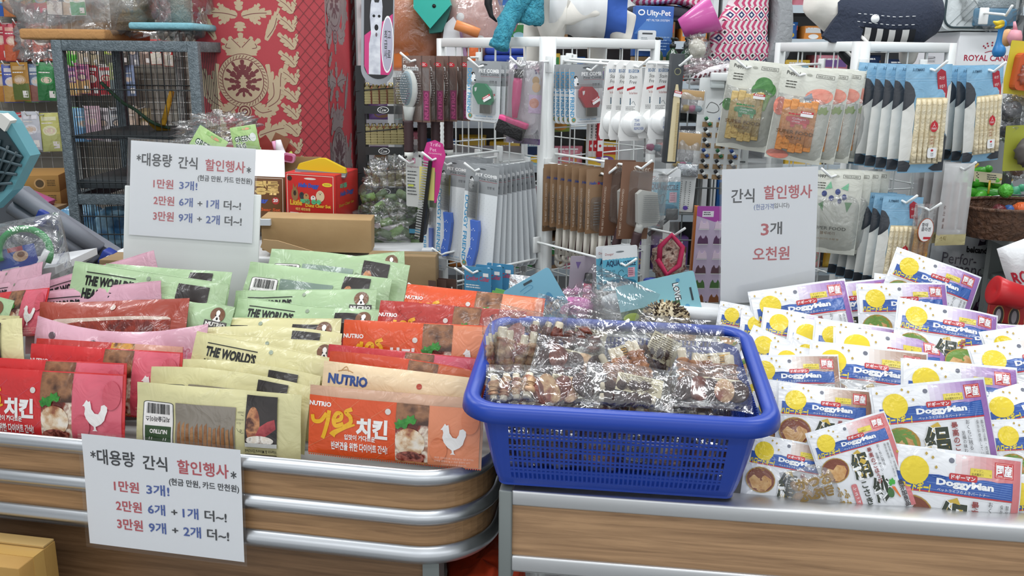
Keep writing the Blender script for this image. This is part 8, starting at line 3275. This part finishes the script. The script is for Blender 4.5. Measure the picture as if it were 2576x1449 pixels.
R.put(Matrix.Identity(4), 'pink long-eared rubber toy beside the blue goose')
R = Rec('rubber_toy', 'dog toy')
R.part('body', blob(.016, .014, .022, PL('#d9a878', rough=.5), amp=.06, seed=4, nu=16, nv=12), 'tan rubber body')
R.put(Matrix.Translation(at(2534, 95, Yg + .07)), 'tan rubber toy just behind the blue goose')
R = Rec('toy_card', 'dog toy')
w, h = S(95, 2575, 180, Yg), S(130, 2575, 180, Yg)
mb = card(w, h, CD('#d2c23a'), r=.003)
R.part('header', mb, 'yellow card')
R.part('orange_toy', MB().prism(rrect(-w * .34, -h * .42, w * .6, h * .28, .012, 3), -.03, -.002, mat('#c8582c', rough=.5)), 'orange toy body')
R.part('clear_bag', blob(w * .4, .025, h * .3, CRINK, amp=.2, fr=5, seed=4), 'clear bag', M=Matrix.Translation((w * .1, -.03, -h * .1)))
R.put(pose(at(2578, 172, Yg), 0, 0, 4), 'yellow card holding an orange toy below the blue goose')
R = Rec('toy_card', 'dog toy')
mb = card(w, h * .9, CD('#b8bc48'), r=.003)
R.part('header', mb, 'olive yellow card')
R.part('grey_toy', blob(w * .35, .03, h * .28, mat('#6a6460', rough=.6), amp=.15, seed=7, nu=20, nv=16), 'dark toy', M=Matrix.Translation((0, -.03, -.01)))
R.put(pose(at(2572, 372, Yg + .02), 0, 0, -3), 'olive yellow card of a dark toy above the green squeakers')
for k, (px, py, c, lab) in enumerate(((2545, 275, '#5a5a5e', 'dark plastic toy in clear wrap below the orange one'), (2540, 325, '#3a3a3e', 'black plastic toy in clear wrap at the far rack'), (2570, 245, '#c8a03a', 'amber toy in clear wrap at the far rack'), (2560, 420, '#8a6a5c', 'brown chew in clear wrap above the wicker basket'), (2500, 330, '#a88a9a', 'mauve toy in clear wrap beside the blue dental chews'))):
 R = Rec('wrapped_toy', 'dog toy')
 R.part('toy', blob(.026, .016, .024, mat(c, rough=.5), amp=.15, seed=k, nu=16, nv=12))
 R.part('clear_wrap', blob(.036, .024, .034, CRINK, amp=.2, fr=5, seed=k + 20, nu=26, nv=18), 'clear wrap')
 R.put(Matrix.Translation(at(px, py, Yg + .03 + .012 * k)), lab)
GS = mat('#8c9290', rough=.6)
R = Rec('corner_shelf', 'shelf unit')
Ya = 2.28
za = at(2510, 590, Ya).z
c0_ = at(2432, 566, 2.55)
pf = at(2600, 640, 2.02)
xs0, xs1 = at(2400, 560, 2.6).x, at(2780, 600, 2.3).x
e0, e1_ = atz(2440, 562, za), atz(2640, 652, za)
mb = MB()
bq = [(e0.x, e0.y), (e1_.x, e1_.y), (e1_.x + .35, e1_.y + .1), (e0.x + .5, e0.y + .16), (e0.x, e0.y + .16)]
vs = [(x, y, za) for x, y in bq] + [(x, y, za - .018) for x, y in bq]
mb.add(vs, [(0, 1, 2, 3, 4), (9, 8, 7, 6, 5)] + [(i, i + 5, (i + 1) % 5 + 5, (i + 1) % 5) for i in range(5)], PL('#b4b9b8', rough=.5))
R.part('top_board', mb, 'pale grey board')
zl_ = at(2500, 690, 2.3).z
mb = MB()
vs = [(x + .02, y + .02, zl_) for x, y in bq] + [(x + .02, y + .02, zl_ - .015) for x, y in bq]
mb.add(vs, [(0, 1, 2, 3, 4), (9, 8, 7, 6, 5)] + [(i, i + 5, (i + 1) % 5 + 5, (i + 1) % 5) for i in range(5)], GS)
R.part('lower_board', mb)
f0, f1 = V((e0.x, e0.y, 0)).lerp(V((e1_.x, e1_.y, 0)), .28), V((e0.x + .4, e0.y + .14, 0))
mb = MB()
d = (f1 - f0).normalized()
nn = V((d.y, -d.x, 0)) * .012
mb.add([f0 + V((0, 0, .0)), f1, f1 + nn, f0 + nn, f0 + V((0, 0, za - .018)), f1 + V((0, 0, za - .018)), f1 + nn + V((0, 0, za - .018)), f0 + nn + V((0, 0, za - .018))], [(0, 1, 5, 4), (1, 2, 6, 5), (2, 3, 7, 6), (3, 0, 4, 7)], GS)
R.part('divider', mb, 'grey divider panel')
R.put(Matrix.Identity(4), 'grey corner shelf carrying the green squeakers and wicker basket')
R = Rec('plastic_tray', 'tray')
pt_ = atz(2462, 560, za)
TRW = PL('#dfe3e6', rough=.4)
mb = MB()
tw, td, th = .16, .16, S(62, 2462, 530, pt_.y)
lo, hi = .86, 1.0
ring0 = [(x * lo, y * lo, .001) for x, y in rrect(-tw / 2, -td / 2, tw / 2, td / 2, .02, 4)]
ring1 = [(x, y, th) for x, y in rrect(-tw / 2, -td / 2, tw / 2, td / 2, .02, 4)]
ring2 = [(x * 1.05, y * 1.05, th - .002) for x, y in rrect(-tw / 2, -td / 2, tw / 2, td / 2, .02, 4)]
n = len(ring0)
mb.add(ring0 + ring1 + ring2, [tuple(range(n - 1, -1, -1))] + [(i, (i + 1) % n, (i + 1) % n + n, i + n) for i in range(n)] + [(i + n, (i + 1) % n + n, (i + 1) % n + 2 * n, i + 2 * n) for i in range(n)], TRW)
R.part('tray_body', mb)
R.put(pose(V((pt_.x + .02, pt_.y + .12, za)), 30), 'white plastic tray heaped with green squeaker toys')
TRM = V((pt_.x + .02, pt_.y + .12, za + th))
gr = ['#4fae34', '#5cc040', '#3f9a34', '#76c850', '#4aa880']
r0 = random.Random(5)
for k in range(16):
 R = Rec('squeaker_toy', 'dog toy')
 c = gr[k % 5]
 m = PL(c, rough=.3)
 L = r0.uniform(.035, .06)
 mb = MB().tube([(-L, 0, 0), (-L * .6, 0, .0), (L * .5, 0, 0), (L, 0, 0)], [.008, .014, .014, .006], m, n=12)
 mb.ball((L * .95, 0, 0), .011, m, 10, 8)
 R.part('rubber_body', mb)
 if k % 3 == 0:
  R.part('cable_tie', MB().tube([(0, -.016, 0), (.01, -.02, .02), (.03, -.015, .03)], .003, PL('#d8b83a'), n=6), 'yellow tie')
 px, py = 2445 + (k % 5) * 22 + r0.uniform(-5, 5), 512 - (k // 5) * 24 + r0.uniform(-4, 4)
 yy = TRM.y - .06 + .03 * (k // 5)
 R.put(pose(at(px, py, yy), r0.uniform(-40, 40), r0.uniform(-20, 20), r0.uniform(-35, 35)), '%s green squeaker toy in the white tray, %s %s' % (('bright', 'lime', 'deep', 'pale', 'sea')[k % 5], ('next to the tray rim', 'second up from the tray rim', 'third up from the tray rim', 'topmost of the heap')[k // 5], ''))
R = Rec('toy_card', 'dog toy')
w, h = S(84, 2475, 450, TRM.y), S(26, 2475, 450, TRM.y)
mb = card(w, h, CD('#d8cfae'), r=.003)
P = Pr(w, h, 9)
P.rect(0, 0, .16, 1, CD('#5a5a40'))
for i in range(6):
 P.ell(.25 + (i % 2) * .04, .15 + i * .15, .02, .05, BLK)
P.lines(.55, .2, .9, .8, 3, TXT, 2)
P.onto(mb, flat(-.0012), .0001)
R.part('card', mb, 'cream spotted card')
R.put(pose(at(2478, 446, TRM.y - .02), 0, 20, 5), 'cream spotted card lying on top of the green squeakers')
R = Rec('wicker_basket', 'basket')
pb_ = atz(2560, 605, za)
WKR = mat('#6a4a36', rough=.6, bump=1.0, bs=90, h2='#4a3224', vs=70)
mb = MB()
N_ = 40
ru = lambda t: (.13 + .02 * t, .09 + .02 * t)
rings = []
H_ = S(78, 2545, 550, pb_.y)
for k in range(9):
 t = k / 8
 a, b_ = ru(t)
 rings.append([(a * cos(2 * pi * i / N_) * (1 + .01 * ((i + k) % 2)), b_ * sin(2 * pi * i / N_) * (1 + .01 * ((i + k) % 2)), .001 + H_ * t) for i in range(N_)])
vs = [p for r_ in rings for p in r_]
fs = [(k * N_ + i, k * N_ + (i + 1) % N_, (k + 1) * N_ + (i + 1) % N_, (k + 1) * N_ + i) for k in range(8) for i in range(N_)] + [tuple(range(N_ - 1, -1, -1))]
mb.add(vs, fs, WKR, False)
R.part('woven_wall', mb)
R.part('rim', MB().tube([(p[0], p[1], p[2]) for p in rings[8]], .005, WKR, n=6, closed=True))
R.put(pose(V((pb_.x + .02, pb_.y + .08, za)), 20), 'brown wicker basket of small toys on the grey corner shelf')
for k, (px, py, c, r_, lab) in enumerate(((2568, 530, '#e0662c', .020, 'orange dimpled ball in the wicker basket'), (2537, 528, '#3c6ab0', .012, 'small blue ball in the wicker basket'), (2542, 540, '#d0688a', .010, 'tiny pink ball in the wicker basket'), (2513, 530, '#6a2028', .016, 'dark red toy in the wicker basket'), (2530, 480, '#58b83c', .016, 'green ball with a slot behind the wicker basket'))):
 one('toy_ball', blob(r_ * 1.1, r_ * 1.1, r_ * 1.1, PL(c, bump=.6, bs=90), amp=.05, seed=k, nu=18, nv=14), lab, 'dog toy', None, Matrix.Translation(at(px, py, pb_.y + .05)))
R = Rec('dog_food_bag', 'food bag')
Yf = 2.42
w, h = S(165, 2415, 670, Yf), S(225, 2415, 670, Yf)
mb, sf = pouch_mesh(w, h, .09, PK('#b9bdc0', rough=.35, bump=.6, bs=14), seed=90, nu=24, nv=26, wob=.007, lam=9)
P = Pr(w, h, .014)
P.text('Perfor-', .12, .34, .58, .46, PK('#55505a'))
P.text('mance', .28, .48, .80, .58, PK('#55505a'))
P.ell(.10, .53, .05, .03, PK('#6a2a44'))
P.rect(.06, .60, .56, .70, PK('#5a7a44', h2=['#8a9a5a', '#3c5a34', '#b06a44'], vs=50))
P.rect(.74, .62, .88, .98, PK('#3a2c40'))
P.text('belcando', .765, .58, .83, .84, BLK, rot=-90, bold=.04)
P.rect(.72, .86, .90, 1, PK('#54284e'))
P.poly([(.42, .86), (.6, .84), (.7, .95), (.45, .96)], PK('#3f7a3c'))
P.circ(.80, .88, .010, PK('#9a8aa0'))
P.poly([(.40, .0), (.92, .02), (.92, .05), (.40, .04)], PK('#3c2238'))
P.poly([(.66, .05), (.74, .05), (.70, .22), (.58, .24)], PK('#3a3040'))
P.circ(.655, .16, .008, PK('#c8c0cc'))
P.text('belcando', .42, .25, .78, .32, BLK, bold=.04)
P.onto(mb, sf, .001)
R.part('printed_bag', mb, 'silver grey printed bag')
R.put(pose(at(2420, 672, Yf), -4, 6, 4), 'silver grey dog food bag with purple bands slumped behind the white pouches')
zc2 = at(2420, 785, Yf).z
one('display_plinth', MB().box((at(2330, 780, Yf).x, Yf - .10, 0), (at(2400, 780, Yf).x, Yf + .2, zc2 - .004), mat('#2c2e30', rough=.35), .004), 'dark plinth under the silver grey dog food bag', 'plinth')
R = Rec('dog_food_bag', 'food bag')
Yf2 = 2.12
w, h = S(150, 2620, 700, Yf2), S(230, 2620, 700, Yf2)
mb, sf = pouch_mesh(w, h, .08, PK('#e4e6e8', rough=.35, bump=.3), seed=92, nu=16, nv=18, wob=.004)
P = Pr(w, h, .014)
P.text('ROYAL CANIN', .05, .28, .95, .42, PK('#c03040'), bold=.03)
P.text('PROFESSIONAL', .05, .56, .9, .63, TXT)
P.rect(.03, .68, .95, .69, TXT)
P.onto(mb, sf, .001)
R.part('printed_bag', mb, 'white printed bag')
R.put(pose(at(2612, 705, Yf2), 0, 4, -22), 'white dog food bag with red lettering leaning in at the far end')
zr_ = at(2500, 885, 1.98).z
for k, (px, py, ww, hh, Y, lab) in enumerate(((2532, 858, 140, 62, 1.98, 'lower'), (2555, 800, 130, 84, 2.02, 'upper'))):
 w, h = S(ww, px, py, Y), S(hh, px, py, Y)
 R = Rec('toy_carton', 'box')
 mb = MB().box((-w / 2, 0, -h / 2), (w / 2, .10, h / 2), CD('#b03436'), .001)
 P = Pr(w, h, 9)
 P.frame(.02, .03, .98, .97, .0008, CD('#d8a070'))
 for i in range(3):
  P.ell(.2 + i * .27, .5, .10, .34, CD('#c8a060'))
  P.ell(.2 + i * .27, .5, .088, .30, CD('#4a4648'))
  P.ell(.2 + i * .27, .48, .045, .2, CD(('#c8c0c4', '#9a9498', '#5a8ac0')[i]))
 P.onto(mb, flat(0), .0003)
 P = Pr(w, .10, 9)
 P.rect(.04, .06, .96, .94, CD('#2c2830', rough=.3))
 P.lines(.5, .3, .9, .7, 3, WH, 3)
 P.onto(mb, lambda x, z: (V((x, .05 + z, h / 2)), V((0, 0, 1))), .0003)
 R.part('carton_body', mb)
 p = at(px, py, Y)
 R.put(pose(p, -28, 0, 0), 'red toy carton with three oval pictures beside the white pouches, %s one' % lab)
one('carton_plinth', MB().box((-.09, -.04, 0), (.16, .14, at(2532, 892, 1.98).z), mat('#26282a', rough=.4), .003), 'dark plinth under the red toy cartons', 'plinth', None, Matrix.Translation((at(2532, 892, 1.98).x, 2.0, 0)))
R = Rec('toy_megaphone', 'dog toy')
RDP = PL('#c8262c', rough=.35)
R.part('cone', MB().lathe([(.022, 0), (.028, .01), (.03, .05), (.034, .075), (.03, .078), (.0, .07)], RDP, 28), 'red plastic cone')
R.put(pose(at(2580, 752, 2.0), 0, 10, -75), 'red plastic cone toy lying on the upper red toy carton')
LB = CD('#7ab4cc')
LB2 = CD('#4f92b8')
def love_card(w, h):
 mb = MB().prism(rrect(-w / 2, -h / 2, w / 2, h / 2, .008, 3), -.002, 0, LB, side=WH)
 P = Pr(w, h, 9)
 P.rect(0, .78, 1, 1, LB)
 for a in ((.62, .5, .06, .09), (.74, .46, .06, .09), (.84, .58, .05, .07), (.7, .72, .11, .12), (.55, .66, .05, .07)):
  P.ell(*a, LB2)
 P.text('LOVE PET', .40, .55, .86, .70, WH, bold=.12, rot=0)
 P.text('LOVE PET', .40, .55, .86, .70, CD('#2f3a40'), bold=.01)
 P.stroke([(.3, .14), (.5, .12), (.55, .18), (.34, .2)], .001, LB2)
 P.rect(.42, .05, .60, .09, CD('#3a4a52'))
 P.onto(mb, flat(-.002), .0002)
 return mb
Yk = 1.92
R = Rec('plush_toy', 'dog toy')
w, h = .115, .13
R.part('header_card', love_card(w, h), 'sky blue header card', M=pose(V((0, 0, 0)), 0, 12, -30))
PLF = mat('#b8905a', rough=.95, bump=.8, bs=120)
R.part('plush_body', blob(.055, .04, .028, PLF, amp=.1, fr=6, seed=3, nu=30, nv=20), 'tan plush body', M=Matrix.Translation((-.045, -.035, -.058)))
R.put(pose(at(1358, 768, Yk), 0, 0, 0), 'tan plush toy with a tilted sky blue card behind the basket')
R = Rec('plush_toy', 'dog toy')
w, h = .17, .10
mb = MB().prism(rrect(-w / 2, -h / 2, w / 2, h / 2, .006, 3), -.002, 0, CD('#83b8c2'), side=WH)
P = Pr(w, h, 9)
P.rect(0, .55, .75, 1, CD('#3f5a3a'))
for a in ((.12, .7, .10, .09), (.5, .62, .16, .07), (.3, .9, .1, .08), (.66, .8, .07, .06)):
 P.ell(*a, CD('#a8c050'))
P.text('LOVE', .70, .18, .78, .55, WH, bold=.1, rot=90)
P.text('LOVE', .70, .18, .78, .55, CD('#2f3a40'), bold=.01, rot=90)
P.rect(.90, .34, .925, .62, CD('#2c3a40'))
for a in ((.83, .72, .03, .05), (.78, .14, .025, .04)):
 P.ell(*a, LB2)
P.onto(mb, flat(-.002), .0002)
R.part('header_card', mb, 'sky blue card with a camouflage patch', M=pose(V((0, .01, .0)), 0, 14, -13))
HGF = mat('#cfc2a4', rough=.95, bump=.6, bs=60)
hb = blob(.048, .04, .042, HGF, amp=.05, seed=3, nu=24, nv=18)
R.part('plush_body', hb, M=Matrix.Translation((.005, -.045, -.03)))
rq = random.Random(12)
sp_l, sp_d = MB(), MB()
for k in range(520):
 a, b_ = rq.uniform(0, 2 * pi), math.asin(rq.uniform(-.2, 1))
 d = V((cos(b_) * cos(a), cos(b_) * sin(a), sin(b_)))
 if d.y > .4:
  continue
 p = V((d.x * .046, d.y * .038, d.z * .040))
 t = (d + V((rq.uniform(-.5, .5), rq.uniform(-.5, .5), rq.uniform(-.7, .2)))).normalized()
 (sp_l if k % 2 else sp_d).tube([p, p + t * .009], [.0022, .0008], mat('#b8a684', rough=.9) if k % 2 else mat('#3a2c24', rough=.9), n=5, cap=False)
ti = R.part('pile_fur', sp_l, 'cream spiky pile', M=Matrix.Translation((.005, -.045, -.03)))
R.part('pile_fur', sp_d, 'dark brown spiky pile', M=Matrix.Translation((.005, -.045, -.03)))
R.part('plush_face', blob(.036, .03, .022, mat('#b07c3c', rough=.95, bump=.8, bs=120), amp=.08, seed=6, nu=24, nv=16), 'golden brown face', M=Matrix.Translation((.03, -.075, -.048)))
R.put(pose(at(1660, 762, Yk - .06), 0, 0, 0), 'spiky plush hedgehog on a camouflage and sky blue card behind the basket')
GRC = CD('#4a8a3a')
for k in range(3):
 mb = MB().box((-.04, 0, -.02), (.04, .004, .02), GRC, .001)
 P = Pr(.08, .04, 9)
 P.poly([(.2, .6), (.3, .4), (.4, .6), (.3, .75)], WH)
 P.onto(mb, flat(0), .0003)
 one('treat_card', mb, 'dark green card leaning behind the basket, %s from the front' % NTH[k], 'treat pack', None, pose(at(1268 + 8 * k, 768 - 6 * k, Yk + .06 + .02 * k), 0, 20, 14))
R = Rec('foil_pouch', 'treat pouch')
mb, sf = pouch_mesh(.085, .075, .015, mat('#d5d8db', rough=.2, metal=.7, bump=.8, bs=25), seed=14, nu=14, nv=12, wob=.006)
R.part('pouch', mb, 'crumpled silver pouch')
R.put(pose(at(1325, 735, Yk + .12), 0, 10, 5), 'crumpled silver pouch behind the tilted sky blue card')
R = Rec('wrapped_toy', 'dog toy')
R.part('toy', blob(.05, .03, .025, mat('#d870b8', rough=.5), amp=.1, seed=2, nu=24, nv=16), 'pink toy')
R.part('clear_wrap', blob(.07, .04, .045, CRINK, amp=.2, fr=4, seed=4), 'clear wrap')
R.put(Matrix.Translation(at(1440, 775, Yk + .02)), 'pink toy in clear wrap between the sky blue cards')
R = Rec('wrapped_toy', 'dog toy')
R.part('toy', blob(.04, .02, .02, mat('#c8d0d4', rough=.5), amp=.1, seed=8, nu=20, nv=14), 'grey-white toy')
R.part('clear_wrap', blob(.055, .03, .045, CRINK, amp=.2, fr=4, seed=9), 'clear wrap')
R.put(Matrix.Translation(at(1555, 760, Yk)), 'grey-white toy in clear wrap beside the hedgehog card')
R = Rec('small_jar', 'jar')
R.part('jar', MB().lathe([(.017, 0), (.018, .003), (.018, .03), (.016, .034)], PL('#5a6478', rough=.3), 20), 'dark jar')
R.part('lid', MB().lathe([(.0195, .034), (.0195, .05), (.017, .053), (.004, .056), (0, .056)], PL('#2340a0', rough=.3), 20), 'blue lid')
R.put(Matrix.Translation(at(1636, 755, 2.16)), 'small jar with a blue lid below the pink harness')
R = Rec('pet_harness', 'pet accessory')
HP = mat('#a06a60', rough=.9, bump=.5, bs=60, h2=['#d8c0b0', '#5a3a34'], vs=60)
pc_ = at(1683, 655, 2.3)
R.part('harness_body', blob(.045, .03, .055, HP, amp=.15, fr=4, seed=6, nu=26, nv=18), 'patterned brown fabric')
R.part('strap', MB().tube([(-.03, -.03, .0), (-.028, -.02, .04), (0, -.02, .07), (.028, -.025, .04), (.02, -.035, -.005), (-.01, -.035, -.03), (-.035, -.03, .01)], .007, mat('#c02a58', rough=.7), n=8), 'pink straps')
R.put(Matrix.Translation(pc_), 'patterned dog harness with pink straps hanging beside the purple hair clip card')
hook(pc_ + V((0, -.01, .07)), T1['n2'], T1['c'], T1['d2'], 'white hook carrying the patterned harness')
R = Rec('plastic_tray', 'tray')
R.part('tray_body', MB().box((-.09, 0, 0), (.09, .08, .025), PL('#e6e8ea', rough=.3), .010), 'white plastic')
R.put(pose(at(1740, 808, 1.84), -6, 0, 4), 'white plastic lid behind the basket below the hedgehog card')
